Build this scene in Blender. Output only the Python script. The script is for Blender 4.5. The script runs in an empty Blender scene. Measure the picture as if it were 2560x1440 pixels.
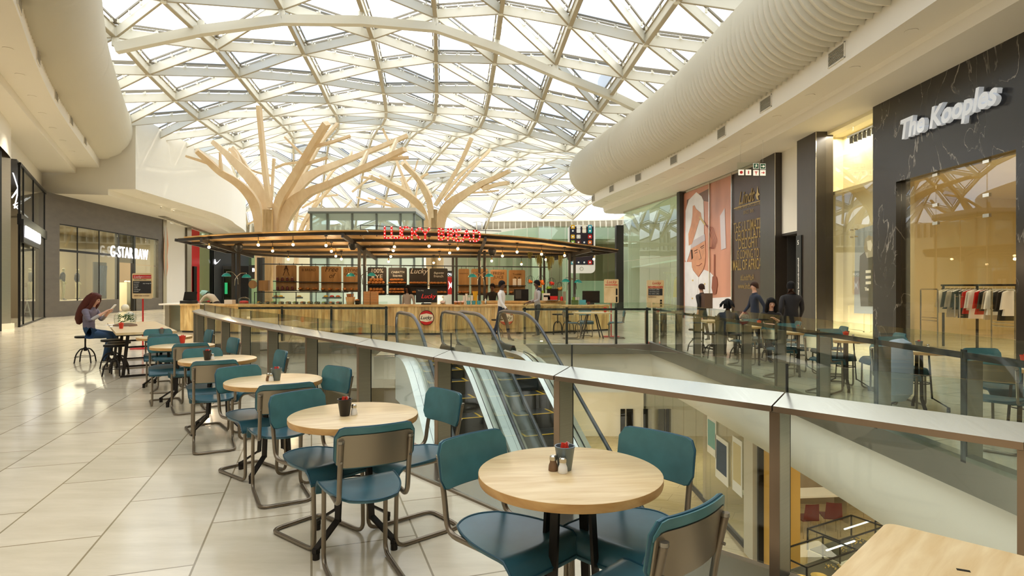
import bpy, bmesh, math, random
from mathutils import Vector, Matrix, Quaternion, geometry
random.seed(7)
PI = math.pi
SC = bpy.context.scene
COL = SC.collection
# ---------------------------------------------------------------- camera
F, CX, CY, EYE = 1490.0, 1280.0, 718.0, 1.5
cam_d = bpy.data.cameras.new('camera'); cam = bpy.data.objects.new('camera', cam_d); COL.objects.link(cam)
cam.location = (0, 0, EYE); cam.rotation_euler = (PI/2, 0, 0)
cam_d.sensor_width = 36; cam_d.lens = F/2560*36; cam_d.shift_y = -2/2560; cam_d.clip_end = 400; cam_d.clip_start = .05
SC.camera = cam
# ---------------------------------------------------------------- view, world, sun
SC.view_settings.view_transform = 'Standard'; SC.view_settings.look = 'None'
SC.view_settings.gamma = 1; SC.view_settings.use_curve_mapping = False
SC.view_settings.exposure = 0.55
SC.cycles.transparent_max_bounces = 40; SC.cycles.max_bounces = 7; SC.cycles.diffuse_bounces = 4
SC.cycles.glossy_bounces = 3; SC.cycles.transmission_bounces = 3; SC.cycles.use_denoising = True
SC.cycles.sample_clamp_indirect = 4; SC.cycles.caustics_reflective = False; SC.cycles.caustics_refractive = False
W = bpy.data.worlds.new('sky'); SC.world = W; W.use_nodes = True
nt = W.node_tree; nt.nodes.clear()
wo = nt.nodes.new('ShaderNodeOutputWorld'); wb = nt.nodes.new('ShaderNodeBackground')
wt = nt.nodes.new('ShaderNodeTexCoord'); wn = nt.nodes.new('ShaderNodeTexNoise'); wr = nt.nodes.new('ShaderNodeValToRGB')
wn.inputs['Scale'].default_value = 2.2; wn.inputs['Detail'].default_value = 5; wn.inputs['Distortion'].default_value = .6
wr.color_ramp.elements[0].position = .40; wr.color_ramp.elements[0].color = (.72, .84, 1.0, 1)
wr.color_ramp.elements[1].position = .62; wr.color_ramp.elements[1].color = (1.0, .99, .97, 1)
nt.links.new(wt.outputs['Generated'], wn.inputs['Vector']); nt.links.new(wn.outputs['Fac'], wr.inputs['Fac'])
nt.links.new(wr.outputs['Color'], wb.inputs['Color']); wb.inputs['Strength'].default_value = 2.6
nt.links.new(wb.outputs[0], wo.inputs[0])
sd = bpy.data.lights.new('sun', 'SUN'); sd.energy = 0.8; sd.angle = .03; sd.color = (1, .93, .82)
so = bpy.data.objects.new('sun', sd); COL.objects.link(so); so.rotation_euler = (math.radians(38), 0, math.radians(118))
def lamp(x, y, z, e, size=.6, col=(1, .86, .66), rot=(0, 0, 0), sy=None):
    d = bpy.data.lights.new('shop_and_fill_light', 'AREA'); d.energy = e; d.size = size; d.color = col
    if sy: d.shape = 'RECTANGLE'; d.size_y = sy
    o = bpy.data.objects.new('shop_and_fill_light', d); COL.objects.link(o); o.location = (x, y, z); o.rotation_euler = rot
    return o
def spot(x, y, z, e, col=(1, .93, .80)):
    d = bpy.data.lights.new('downlight_lamp', 'SPOT'); d.energy = e; d.color = col; d.shadow_soft_size = .06; d.spot_size = math.radians(105); d.spot_blend = .9
    o = bpy.data.objects.new('downlight_lamp', d); COL.objects.link(o); o.location = (x, y, z)
def bulb_light(x, y, z, e, col=(1, .72, .42)):
    d = bpy.data.lights.new('bulb_light', 'POINT'); d.energy = e; d.color = col; d.shadow_soft_size = .05
    o = bpy.data.objects.new('bulb_light', d); COL.objects.link(o); o.location = (x, y, z)
# ---------------------------------------------------------------- pixel helpers (photo measurements -> points)
def P(px, py, Y): return Vector(((px-CX)/F*Y, Y, EYE+(CY-py)/F*Y))
def XA(px, Y): return (px-CX)/F*Y
def ZA(py, Y): return EYE+(CY-py)/F*Y
def hexc(h):
    c = [int(h[i:i+2], 16)/255 for i in (0, 2, 4)]
    return tuple(((v+.055)/1.055)**2.4 if v > .04045 else v/12.92 for v in c)
# ---------------------------------------------------------------- materials
MATS = {}
def mat(name, col, rough=.5, metal=0., var=0., vscale=8., stretch=None, bump=0., emit=None, estr=0., spec=.5, island=0.):
    if name in MATS: return MATS[name]
    if isinstance(col, str): col = hexc(col)
    m = bpy.data.materials.new(name); m.use_nodes = True; MATS[name] = m
    t = m.node_tree; b = t.nodes['Principled BSDF']
    b.inputs['Base Color'].default_value = (*col, 1); b.inputs['Roughness'].default_value = rough
    b.inputs['Metallic'].default_value = metal; b.inputs['Specular IOR Level'].default_value = spec
    src = None
    if var or bump:
        tc = t.nodes.new('ShaderNodeTexCoord'); mp = t.nodes.new('ShaderNodeMapping'); n = t.nodes.new('ShaderNodeTexNoise')
        n.inputs['Scale'].default_value = vscale; n.inputs['Detail'].default_value = 6
        if stretch: mp.inputs['Scale'].default_value = stretch
        t.links.new(tc.outputs['Object'], mp.inputs['Vector']); t.links.new(mp.outputs[0], n.inputs['Vector'])
        if var:
            r = t.nodes.new('ShaderNodeValToRGB')
            r.color_ramp.elements[0].position = .3; r.color_ramp.elements[1].position = .7
            r.color_ramp.elements[0].color = (*[max(0, c*(1-var)) for c in col], 1)
            r.color_ramp.elements[1].color = (*[min(1, c*(1+var)) for c in col], 1)
            t.links.new(n.outputs['Fac'], r.inputs['Fac']); src = r.outputs['Color']
        if bump:
            bn = t.nodes.new('ShaderNodeBump'); bn.inputs['Strength'].default_value = bump; bn.inputs['Distance'].default_value = .01
            t.links.new(n.outputs['Fac'], bn.inputs['Height']); t.links.new(bn.outputs[0], b.inputs['Normal'])
    if island:
        g = t.nodes.new('ShaderNodeNewGeometry'); mr = t.nodes.new('ShaderNodeMapRange'); hs = t.nodes.new('ShaderNodeHueSaturation')
        mr.inputs['To Min'].default_value = 1-island; mr.inputs['To Max'].default_value = 1+island
        t.links.new(g.outputs['Random Per Island'], mr.inputs['Value']); t.links.new(mr.outputs[0], hs.inputs['Value'])
        if src: t.links.new(src, hs.inputs['Color'])
        else: hs.inputs['Color'].default_value = (*col, 1)
        src = hs.outputs['Color']
    if src: t.links.new(src, b.inputs['Base Color'])
    if emit:
        if isinstance(emit, str): emit = hexc(emit)
        b.inputs['Emission Color'].default_value = (*emit, 1); b.inputs['Emission Strength'].default_value = estr
    return m
def glass(name, tint=(.86, .93, .88), ior=1.45, rough=0., gl=1.):
    m = bpy.data.materials.new(name); m.use_nodes = True; MATS[name] = m
    t = m.node_tree; t.nodes.clear(); o = t.nodes.new('ShaderNodeOutputMaterial')
    tr = t.nodes.new('ShaderNodeBsdfTransparent'); tr.inputs[0].default_value = (*tint, 1)
    g = t.nodes.new('ShaderNodeBsdfGlossy'); g.inputs['Roughness'].default_value = rough; g.inputs[0].default_value = (gl, gl, gl, 1)
    f = t.nodes.new('ShaderNodeMath'); f.operation = 'MULTIPLY_ADD'; f.inputs[1].default_value = .8; r0 = ((ior-1)/(ior+1))**2; f.inputs[2].default_value = r0
    lw = t.nodes.new('ShaderNodeLayerWeight'); lw.inputs[0].default_value = .5; pw = t.nodes.new('ShaderNodeMath'); pw.operation = 'POWER'; pw.inputs[1].default_value = 4.5
    t.links.new(lw.outputs['Facing'], pw.inputs[0]); t.links.new(pw.outputs[0], f.inputs[0]); x = t.nodes.new('ShaderNodeMixShader')
    t.links.new(f.outputs[0], x.inputs[0]); t.links.new(tr.outputs[0], x.inputs[1]); t.links.new(g.outputs[0], x.inputs[2])
    t.links.new(x.outputs[0], o.inputs[0]); return m
def film(name, tint, white, frac):
    m = bpy.data.materials.new(name); m.use_nodes = True; MATS[name] = m
    t = m.node_tree; t.nodes.clear(); o = t.nodes.new('ShaderNodeOutputMaterial')
    tr = t.nodes.new('ShaderNodeBsdfTransparent'); tr.inputs[0].default_value = (*tint, 1)
    g = t.nodes.new('ShaderNodeBsdfTranslucent'); g.inputs[0].default_value = (*white, 1)
    x = t.nodes.new('ShaderNodeMixShader'); x.inputs[0].default_value = frac
    t.links.new(tr.outputs[0], x.inputs[1]); t.links.new(g.outputs[0], x.inputs[2]); t.links.new(x.outputs[0], o.inputs[0]); return m
def wood(name, c1, c2, scale=(1, 12, 1), rough=.45, rot=0., island=.0):
    m = bpy.data.materials.new(name); m.use_nodes = True; MATS[name] = m
    t = m.node_tree; b = t.nodes['Principled BSDF']; b.inputs['Roughness'].default_value = rough
    tc = t.nodes.new('ShaderNodeTexCoord'); mp = t.nodes.new('ShaderNodeMapping'); mp.inputs['Scale'].default_value = scale
    mp.inputs['Rotation'].default_value = (0, 0, rot)
    n = t.nodes.new('ShaderNodeTexNoise'); n.inputs['Scale'].default_value = 3; n.inputs['Detail'].default_value = 8; n.inputs['Distortion'].default_value = .5
    r = t.nodes.new('ShaderNodeValToRGB'); r.color_ramp.elements[0].position = .3; r.color_ramp.elements[1].position = .68
    r.color_ramp.elements[0].color = (*hexc(c1), 1); r.color_ramp.elements[1].color = (*hexc(c2), 1)
    t.links.new(tc.outputs['Object'], mp.inputs[0]); t.links.new(mp.outputs[0], n.inputs['Vector']); t.links.new(n.outputs['Fac'], r.inputs[0])
    out = r.outputs[0]
    if island:
        g = t.nodes.new('ShaderNodeNewGeometry'); mr = t.nodes.new('ShaderNodeMapRange'); hs = t.nodes.new('ShaderNodeHueSaturation')
        mr.inputs['To Min'].default_value = 1-island; mr.inputs['To Max'].default_value = 1+island
        t.links.new(g.outputs['Random Per Island'], mr.inputs['Value']); t.links.new(mr.outputs[0], hs.inputs['Value'])
        t.links.new(out, hs.inputs['Color']); out = hs.outputs[0]
    t.links.new(out, b.inputs['Base Color']); return m
def tiles(name, c1, c2, grout, ang, w=1.2, h=.6, rough=.14, mortar=.006, spec=.5):
    m = bpy.data.materials.new(name); m.use_nodes = True; MATS[name] = m
    t = m.node_tree; b = t.nodes['Principled BSDF']; b.inputs['Roughness'].default_value = rough; b.inputs['Specular IOR Level'].default_value = spec
    tc = t.nodes.new('ShaderNodeTexCoord'); mp = t.nodes.new('ShaderNodeMapping'); mp.inputs['Rotation'].default_value = (0, 0, ang)
    mp.inputs['Location'].default_value = (60, 60, 0)
    k = t.nodes.new('ShaderNodeTexBrick'); k.inputs['Scale'].default_value = 1; k.inputs['Brick Width'].default_value = w; k.inputs['Row Height'].default_value = h
    k.inputs['Mortar Size'].default_value = mortar; k.inputs['Mortar Smooth'].default_value = .1; k.inputs['Bias'].default_value = 0
    k.inputs['Color1'].default_value = (*hexc(c1), 1); k.inputs['Color2'].default_value = (*hexc(c2), 1); k.inputs['Mortar'].default_value = (*hexc(grout), 1)
    n = t.nodes.new('ShaderNodeTexNoise'); n.inputs['Scale'].default_value = 2.2; n.inputs['Detail'].default_value = 9; n.inputs['Roughness'].default_value = .65
    mp2 = t.nodes.new('ShaderNodeMapping'); mp2.inputs['Scale'].default_value = (.5, 2.5, 1); mp2.inputs['Rotation'].default_value = (0, 0, ang)
    x = t.nodes.new('ShaderNodeMix'); x.data_type = 'RGBA'; x.blend_type = 'MULTIPLY'; x.inputs['Factor'].default_value = 1
    r = t.nodes.new('ShaderNodeValToRGB'); r.color_ramp.elements[0].position = .35; r.color_ramp.elements[0].color = (.84, .83, .8, 1)
    r.color_ramp.elements[1].position = .65; r.color_ramp.elements[1].color = (1, 1, 1, 1)
    t.links.new(tc.outputs['Object'], mp.inputs[0]); t.links.new(mp.outputs[0], k.inputs['Vector'])
    t.links.new(tc.outputs['Object'], mp2.inputs[0]); t.links.new(mp2.outputs[0], n.inputs['Vector'])
    t.links.new(n.outputs['Fac'], r.inputs[0]); t.links.new(k.outputs['Color'], x.inputs['A']); t.links.new(r.outputs[0], x.inputs['B'])
    t.links.new(x.outputs['Result'], b.inputs['Base Color']); return m
def marble(name):
    m = bpy.data.materials.new(name); m.use_nodes = True; MATS[name] = m
    t = m.node_tree; b = t.nodes['Principled BSDF']; b.inputs['Roughness'].default_value = .22
    tc = t.nodes.new('ShaderNodeTexCoord'); mp = t.nodes.new('ShaderNodeMapping'); mp.inputs['Rotation'].default_value = (.6, .3, .2); mp.inputs['Scale'].default_value = (1, 1.5, .6)
    n = t.nodes.new('ShaderNodeTexNoise'); n.inputs['Scale'].default_value = .9; n.inputs['Detail'].default_value = 10; n.inputs['Distortion'].default_value = 1.2
    r = t.nodes.new('ShaderNodeValToRGB'); e = r.color_ramp.elements
    e[0].position = .490; e[0].color = (.018, .015, .012, 1); e[1].position = .510; e[1].color = (.018, .015, .012, 1)
    q = e.new(.5); q.color = (.28, .25, .21, 1)
    n2 = t.nodes.new('ShaderNodeTexNoise'); n2.inputs['Scale'].default_value = 1.7; n2.inputs['Detail'].default_value = 3
    r2 = t.nodes.new('ShaderNodeValToRGB'); r2.color_ramp.elements[0].position = .4; r2.color_ramp.elements[1].position = .6
    x = t.nodes.new('ShaderNodeMix'); x.data_type = 'RGBA'; x.inputs['A'].default_value = (.02, .017, .014, 1)
    t.links.new(tc.outputs['Object'], mp.inputs[0]); t.links.new(mp.outputs[0], n.inputs['Vector']); t.links.new(tc.outputs['Object'], n2.inputs['Vector'])
    t.links.new(n.outputs['Fac'], r.inputs[0]); t.links.new(n2.outputs['Fac'], r2.inputs[0]); t.links.new(r2.outputs[0], x.inputs['Factor'])
    t.links.new(r.outputs[0], x.inputs['B']); t.links.new(x.outputs['Result'], b.inputs['Base Color']); return m
mat('white', 'E8E1D1', .6); mat('cream', 'EFE3C4', .6); mat('steel_white', 'EAE6D6', .45); mat('steel_band', 'D9D4C2', .5)
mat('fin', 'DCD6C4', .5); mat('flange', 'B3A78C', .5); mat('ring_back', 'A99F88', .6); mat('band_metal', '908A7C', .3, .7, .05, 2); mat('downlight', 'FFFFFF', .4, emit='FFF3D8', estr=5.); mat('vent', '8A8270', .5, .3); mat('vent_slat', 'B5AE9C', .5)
tiles('stone', 'E4D6BB', 'DACCB0', '9A8A6C', -math.radians(108.6))
tiles('lower_stone', 'CDBB94', 'C4B28A', '9A8A68', .5, rough=.25)
mat('brushed', 'A8A08F', .28, .85, .06, 3, (1, 1, 60)); mat('brushed_top', 'D8D2C8', .22, .75, .04, 3, (40, 1, 1)); mat('channel', '8F897C', .2, .8)
mat('post_edge', 'A58D74', .3, .8); mat('gasket', '1A1A18', .5); mat('black', '15140F', .45); mat('charcoal', '34342F', .5)
glass('rail_glass', (.91, .95, .92)); glass('clear_glass', (.93, .96, .94)); glass('green_glass', (.80, .90, .83)); glass('amber_glass', (.95, .94, .88)); glass('dark_glass', (.5, .52, .46))
glass('shop_glass', (.86, .89, .84), 1.5)
film('cushion_white', (.42, .42, .42), (1, 1, 1), .72); film('cushion_clear', (.235, .275, .335), (.8, .86, .95), .2)
film('frosted', (.86, .92, .88), (.9, .94, .92), .35)
mat('leather', '437274', .34, 0, .25, 6, bump=.04, spec=.6); mat('leather_seat', '345E68', .28, 0, .25, 5, bump=.04, spec=.6); mat('piping', '1D4A58', .4)
mat('chair_metal', '857866', .3, .8, .05, 4); mat('chair_panel', '9A8D78', .32, .75, .05, 3); mat('cap', '9A9284', .25, .8)
wood('table_wood', 'D2B07A', 'E8CE9E', (1.2, 9, 1), .32, .35); wood('table_edge', 'B98545', 'D9AC6C', (2, 2, 6), .4)
wood('tree_wood', 'DFC091', 'EBD2A6', (1, 1, .4), .5); wood('slat_wood', 'C49A5E', 'E0BF88', (3, 3, .5), .5, 0, .12)
wood('plank', 'BB9250', 'E8CC8C', (2, 2, .5), .5, 0, .22); wood('counter_wood', 'C99E5C', 'E6C78C', (1, 6, 1), .4)
wood('ceiling_slat', 'B08A52', 'D2AC70', (1, 1, 1), .6, 0, .2); wood('board_wood', '8A6233', 'A98048', (2, 2, .3), .5)
wood('bread', '8A4F1E', 'C98A45', (4, 4, 4), .6); wood('carton', 'B9854F', 'C9965F', (1, 1, 1), .7)
mat('iron', '2C2620', .42, .6, .1, 5); mat('iron_dark', '1C1A17', .4, .6); mat('canopy_steel', '3F3B35', .45, .4); mat('chalk', 'D8D4C8', .8); mat('chalkboard', '26221E', .6)
marble('marble_black'); tiles('tile_brown', '3E352B', '362E25', '5A5042', 0, 9, .9, .35, .004)
mat('granite', '564E44', .45, 0, .12, 1.5, (1, 1, 3)); mat('store_dark', '3A3630', .6); mat('store_back', '9C8F76', .7); mat('store_gold', 'D6C493', .7); mat('store_cream', 'EEE4BE', .6)
mat('red', 'C41C18', .4); mat('red_glow', 'D8201A', .4, emit='D8201A', estr=.25); mat('teal_enamel', '179CA0', .25, spec=.7); mat('teal_cup', '4FA3B0', .4); mat('yellow', 'D9A81E', .6)
mat('green_leaf', '3F5A1E', .6, 0, .3, 20); mat('moss', '6B6430', .9, 0, .3, 20); mat('orange', 'D96A14', .5); mat('lime', '7FA324', .5); mat('pine', 'A87A2C', .6, 0, .3, 30)
mat('pot_grey', '6F7B80', .35, .3); mat('pot_black', '1E1814', .35); mat('pot_red', 'D2301E', .3); mat('salt', 'EDE8DE', .7); mat('pepper', '7A5A3C', .7); mat('chrome', 'C8C2B4', .15, .9)
mat('pink', 'E8C8C0', .6); mat('sachet', 'E23A22', .5); mat('paper', 'F2EEE4', .7); mat('skin_light', 'D9A68A', .55); mat('skin_dark', '5C3A28', .5); mat('lip', '8F3A34', .5)
mat('hair_auburn', '4F1D0C', .6, 0, .3, 30, (8, 8, 1), spec=.3); mat('hair_black', '110D0B', .7, spec=.2); mat('hair_brown', '3A2418', .7, spec=.2); mat('eye', '120E0C', .2)
mat('vest', '6E6470', .6, 0, .12, 3, (1, 1, 14)); mat('grey_shirt', 'A9A29C', .8); mat('jeans', '25405C', .8, 0, .15, 12); mat('white_shirt', 'E6DDD2', .8); mat('navy', '1D2535', .8); mat('dark_cloth', '26211F', .85)
mat('trouser', '3A3532', .8); mat('coat_cream', 'D9CCB2', .8); mat('cap_mint', '9CC6B8', .7); mat('shoe', '1A1614', .5); mat('tan_cloth', 'B0A28E', .8); mat('brown_pack', '5A4232', .7); mat('light_blue_coat', 'A7B2BC', .8)
mat('led_white', 'FFFFFF', .4, emit='F4F4FF', estr=.9); mat('sign_face', 'DADDE0', .5, emit='E6ECF4', estr=.15); mat('bulb', 'FFFFFF', .3, emit='FFD9A0', estr=14.); mat('bulb_small', 'FFFFFF', .3, emit='FFF0D8', estr=3.)
mat('screen', '14110F', .2); mat('gold', 'C9A95A', .4, .3); mat('poster_brown', '3A2418', .3, 0, .2, .6, (1, 1, 1)); mat('hoard', 'D8D2C6', .7)
mat('mannequin', 'D8CDA8', .5); mat('escal_step', '3A3A38', .4, .5); mat('escal_yellow', 'D8A818', .5); mat('deck_bright', 'D4D6CE', .3, .6); mat('handrail', '3C3F40', .35); mat('handrail_edge', '9A9A96', .25, .8)
mat('green_sign', '1E5A3A', .5); mat('sign_white', 'EEE8D8', .5, emit='EEE8D8', estr=.3); mat('lower_ceiling', 'CFC6B0', .6); mat('amber_lit_wall', 'D9A850', .6); mat('red_plastic', '5E1F1C', .45)
# ---------------------------------------------------------------- mesh builder
class MB:
    def __init__(s): s.v = []; s.f = []; s.m = []; s.mats = []; s.cm = 0
    def mat(s, name):
        if name not in s.mats: s.mats.append(name)
        s.cm = s.mats.index(name); return s
    def add(s, vs, fs):
        o = len(s.v); s.v += [tuple(v) for v in vs]
        for f in fs: s.f.append([i+o for i in f]); s.m.append(s.cm)
        return s
    def box(s, c, d, rz=0., M=None):
        x, y, z = d[0]/2, d[1]/2, d[2]/2
        vs = [Vector((a*x, b*y, e*z)) for e in (-1, 1) for a, b in ((-1, -1), (1, -1), (1, 1), (-1, 1))]
        if M is None: M = Matrix.Rotation(rz, 3, 'Z')
        c = Vector(c)
        return s.add([M @ v + c for v in vs], [(3, 2, 1, 0), (4, 5, 6, 7), (0, 1, 5, 4), (1, 2, 6, 5), (2, 3, 7, 6), (3, 0, 4, 7)])
    def bb(s, a, b): return s.box([(a[i]+b[i])/2 for i in range(3)], [abs(b[i]-a[i]) for i in range(3)])
    def beam(s, p, q, w, h, up=(0, 0, 1)):
        p, q = Vector(p), Vector(q); d = q-p; L = d.length
        if L < 1e-6: return s
        d /= L; up = Vector(up)
        if abs(d.dot(up)) > .98: up = Vector((1, 0, 0)) if abs(d.x) < .9 else Vector((0, 1, 0))
        r = d.cross(up).normalized(); u = r.cross(d)
        return s.box((p+q)/2, (w, L, h), M=Matrix((r, d, u)).transposed())
    def tube(s, pts, r, n=8, closed=False, caps=True):
        pts = [Vector(p) for p in pts]; N = len(pts); rr = r if isinstance(r, (list, tuple)) else [r]*N
        vs = []; up = None
        for i, p in enumerate(pts):
            a = pts[(i-1) % N] if (i or closed) else pts[0]; b = pts[(i+1) % N] if (i < N-1 or closed) else pts[-1]
            t = (b-a); t = t.normalized() if t.length > 1e-9 else Vector((0, 0, 1))
            if up is None:
                up = Vector((0, 0, 1)) if abs(t.z) < .9 else Vector((0, 1, 0))
            u = (up - t*up.dot(t))
            u = u.normalized() if u.length > 1e-6 else t.orthogonal().normalized()
            up = u; w = t.cross(u)
            for k in range(n):
                th = 2*PI*k/n; vs.append(p+(u*math.cos(th)+w*math.sin(th))*rr[i])
        fs = []
        for i in range(N if closed else N-1):
            j = (i+1) % N
            for k in range(n):
                l = (k+1) % n; fs.append((i*n+k, i*n+l, j*n+l, j*n+k))
        if caps and not closed: fs.append(tuple(range(n-1, -1, -1))); fs.append(tuple((N-1)*n+k for k in range(n)))
        return s.add(vs, fs)
    def lathe(s, prof, c=(0, 0, 0), n=16, M=None):
        vs = []; c = Vector(c)
        for r, z in prof:
            for k in range(n):
                th = 2*PI*k/n; v = Vector((r*math.cos(th), r*math.sin(th), z)); vs.append((M @ v if M else v)+c)
        fs = []
        for i in range(len(prof)-1):
            for k in range(n):
                l = (k+1) % n; fs.append((i*n+k, i*n+l, (i+1)*n+l, (i+1)*n+k))
        fs.append(tuple(range(n-1, -1, -1))); fs.append(tuple((len(prof)-1)*n+k for k in range(n)))
        return s.add(vs, fs)
    def cyl(s, c, r, h, n=16): return s.lathe([(r, 0), (r, h)], c, n)
    def ball(s, c, r, n=10, m=7, sc=(1, 1, 1)):
        pr = []
        c = Vector(c); vs = []; fs = []
        for i in range(m+1):
            a = -PI/2+PI*i/m
            for k in range(n):
                th = 2*PI*k/n; vs.append(c+Vector((r*sc[0]*max(math.cos(a), .01)*math.cos(th), r*sc[1]*max(math.cos(a), .01)*math.sin(th), r*sc[2]*math.sin(a))))
        for i in range(m):
            for k in range(n):
                l = (k+1) % n; fs.append((i*n+k, i*n+l, (i+1)*n+l, (i+1)*n+k))
        return s.add(vs, fs)
    def prism(s, poly, z0, z1):
        n = len(poly)
        a = sum(poly[i][0]*poly[(i+1) % n][1]-poly[(i+1) % n][0]*poly[i][1] for i in range(n))
        if a < 0: poly = list(reversed(poly))
        vs = [(p[0], p[1], z0) for p in poly]+[(p[0], p[1], z1) for p in poly]
        return s.add(vs, [tuple(range(n-1, -1, -1)), tuple(range(n, 2*n))]+[(i, (i+1) % n, (i+1) % n+n, i+n) for i in range(n)])
    def plate(s, poly3, nrm, th):
        # planar outline in 3D thickened along nrm
        nrm = Vector(nrm).normalized()*th; n = len(poly3); A = [Vector(p) for p in poly3]
        return s.add(A+[p+nrm for p in A], [tuple(range(n-1, -1, -1)), tuple(range(n, 2*n))]+[(i, (i+1) % n, (i+1) % n+n, i+n) for i in range(n)])
    def strip(s, A, B):
        # ribbon between two 3D polylines
        n = len(A); return s.add(list(A)+list(B), [(i, i+1, n+i+1, n+i) for i in range(n-1)])
    def sweep(s, path, prof, closed_prof=True, nrm=None):
        # profile (offset along right normal in plan, z) swept along plan path
        N = len(path); vs = []; m = len(prof)
        for i in range(N):
            a = Vector(path[max(0, i-1)][:2]); b = Vector(path[min(N-1, i+1)][:2]); d = (b-a).normalized(); r = Vector((d.y, -d.x))
            z = path[i][2] if len(path[i]) > 2 else 0
            for (o, h) in prof: vs.append((path[i][0]+r.x*o, path[i][1]+r.y*o, z+h))
        fs = []
        for i in range(N-1):
            for k in range(m if closed_prof else m-1):
                l = (k+1) % m; fs.append((i*m+k, i*m+l, (i+1)*m+l, (i+1)*m+k))
        if closed_prof: fs.append(tuple(range(m-1, -1, -1))); fs.append(tuple((N-1)*m+k for k in range(m)))
        return s.add(vs, fs)
    def build(s, name, mt=None, parent=None, smooth=False, loc=None):
        me = bpy.data.meshes.new(name); me.from_pydata(s.v, [], s.f)
        if s.mats:
            for q in s.mats: me.materials.append(MATS[q])
            for p, i in zip(me.polygons, s.m): p.material_index = i
        elif mt: me.materials.append(MATS[mt])
        bm = bmesh.new(); bm.from_mesh(me); bmesh.ops.recalc_face_normals(bm, faces=bm.faces); bm.to_mesh(me); bm.free()
        if smooth:
            me.polygons.foreach_set('use_smooth', [True]*len(me.polygons))
            try: me.set_sharp_from_angle(angle=math.radians(38))
            except Exception: pass
        o = bpy.data.objects.new(name, me); COL.objects.link(o)
        if parent: o.parent = parent
        if loc: o.location = loc
        return o
def tag(o, label=None, cat=None, group=None, kind=None):
    if label: o['label'] = label
    if cat: o['category'] = cat
    if group: o['group'] = group
    if kind: o['kind'] = kind
    return o
def thing(name, label, cat, loc=(0, 0, 0), rz=0., group=None):
    o = bpy.data.objects.new(name, None); COL.objects.link(o); o.location = loc; o.rotation_euler = (0, 0, rz); o.empty_display_size = .1
    return tag(o, label, cat, group)
def struct(mb, name, mt=None, smooth=False):
    return tag(mb.build(name, mt, None, smooth), kind='structure')
def one(mb, name, mt, label, cat, loc=None, rz=0., group=None, smooth=False):
    o = mb.build(name, mt, None, smooth)
    if loc is not None: o.location = loc
    o.rotation_euler[2] = rz
    return tag(o, label, cat, group)
def dup(root, loc, rz=0., label=None, group=None, scale=None):
    r = root.copy(); COL.objects.link(r); r.location = loc; r.rotation_euler = (0, 0, rz)
    if scale: r.scale = (scale,)*3
    if label: r['label'] = label
    if group: r['group'] = group
    for ch in root.children:
        c = ch.copy(); COL.objects.link(c); c.parent = r
        for g in ch.children:
            d = g.copy(); COL.objects.link(d); d.parent = c
    return r
def fillet(pts, r, n=4):
    pts = [Vector(p) for p in pts]; out = [pts[0]]
    for i in range(1, len(pts)-1):
        a, b, c = pts[i-1], pts[i], pts[i+1]; u = (a-b); v = (c-b); rr = min(r, u.length*.45, v.length*.45)
        p0 = b+u.normalized()*rr; p1 = b+v.normalized()*rr
        for k in range(n+1):
            t = k/n; out.append(p0*(1-t)**2+b*2*t*(1-t)+p1*t*t)
    out.append(pts[-1]); return out
def smoothpath(pts, n=6):
    pts = [Vector(p) for p in pts]; out = []
    for i in range(len(pts)-1):
        a = pts[max(0, i-1)]; b = pts[i]; c = pts[i+1]; d = pts[min(len(pts)-1, i+2)]
        for k in range(n):
            t = k/n; out.append(.5*((2*b)+(c-a)*t+(2*a-5*b+4*c-d)*t*t+(3*b-a-3*c+d)*t**3))
    out.append(pts[-1]); return out
def rrect(x0, y0, x1, y1, r, n=4):
    o = []
    for cx_, cy_, a in ((x1-r, y1-r, 0), (x0+r, y1-r, PI/2), (x0+r, y0+r, PI), (x1-r, y0+r, 1.5*PI)):
        for k in range(n+1): o.append((cx_+r*math.cos(a+PI/2*k/n), cy_+r*math.sin(a+PI/2*k/n)))
    return o
def text(s, size, mt, name, parent=None, org=(0, 0, 0), right=(1, 0, 0), up=(0, 0, 1), ext=.01, bold=0., shear=0., align='LEFT', sx=1., spacing=1.):
    cu = bpy.data.curves.new('t', 'FONT'); cu.body = s; cu.size = size; cu.extrude = ext; cu.offset = bold; cu.shear = shear; cu.align_x = align
    cu.resolution_u = 3; cu.space_character = spacing
    o = bpy.data.objects.new('t', cu); COL.objects.link(o)
    dg = bpy.context.evaluated_depsgraph_get(); me = bpy.data.meshes.new_from_object(o.evaluated_get(dg)); bpy.data.objects.remove(o)
    me.materials.clear(); me.materials.append(MATS[mt])
    r = Vector(right).normalized(); u = Vector(up).normalized(); n = r.cross(u)
    M = Matrix((r*sx, u, n)).transposed().to_4x4(); M.translation = Vector(org)
    me.transform(M)
    q = bpy.data.objects.new(name, me); COL.objects.link(q)
    if parent: q.parent = parent
    return q
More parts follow.
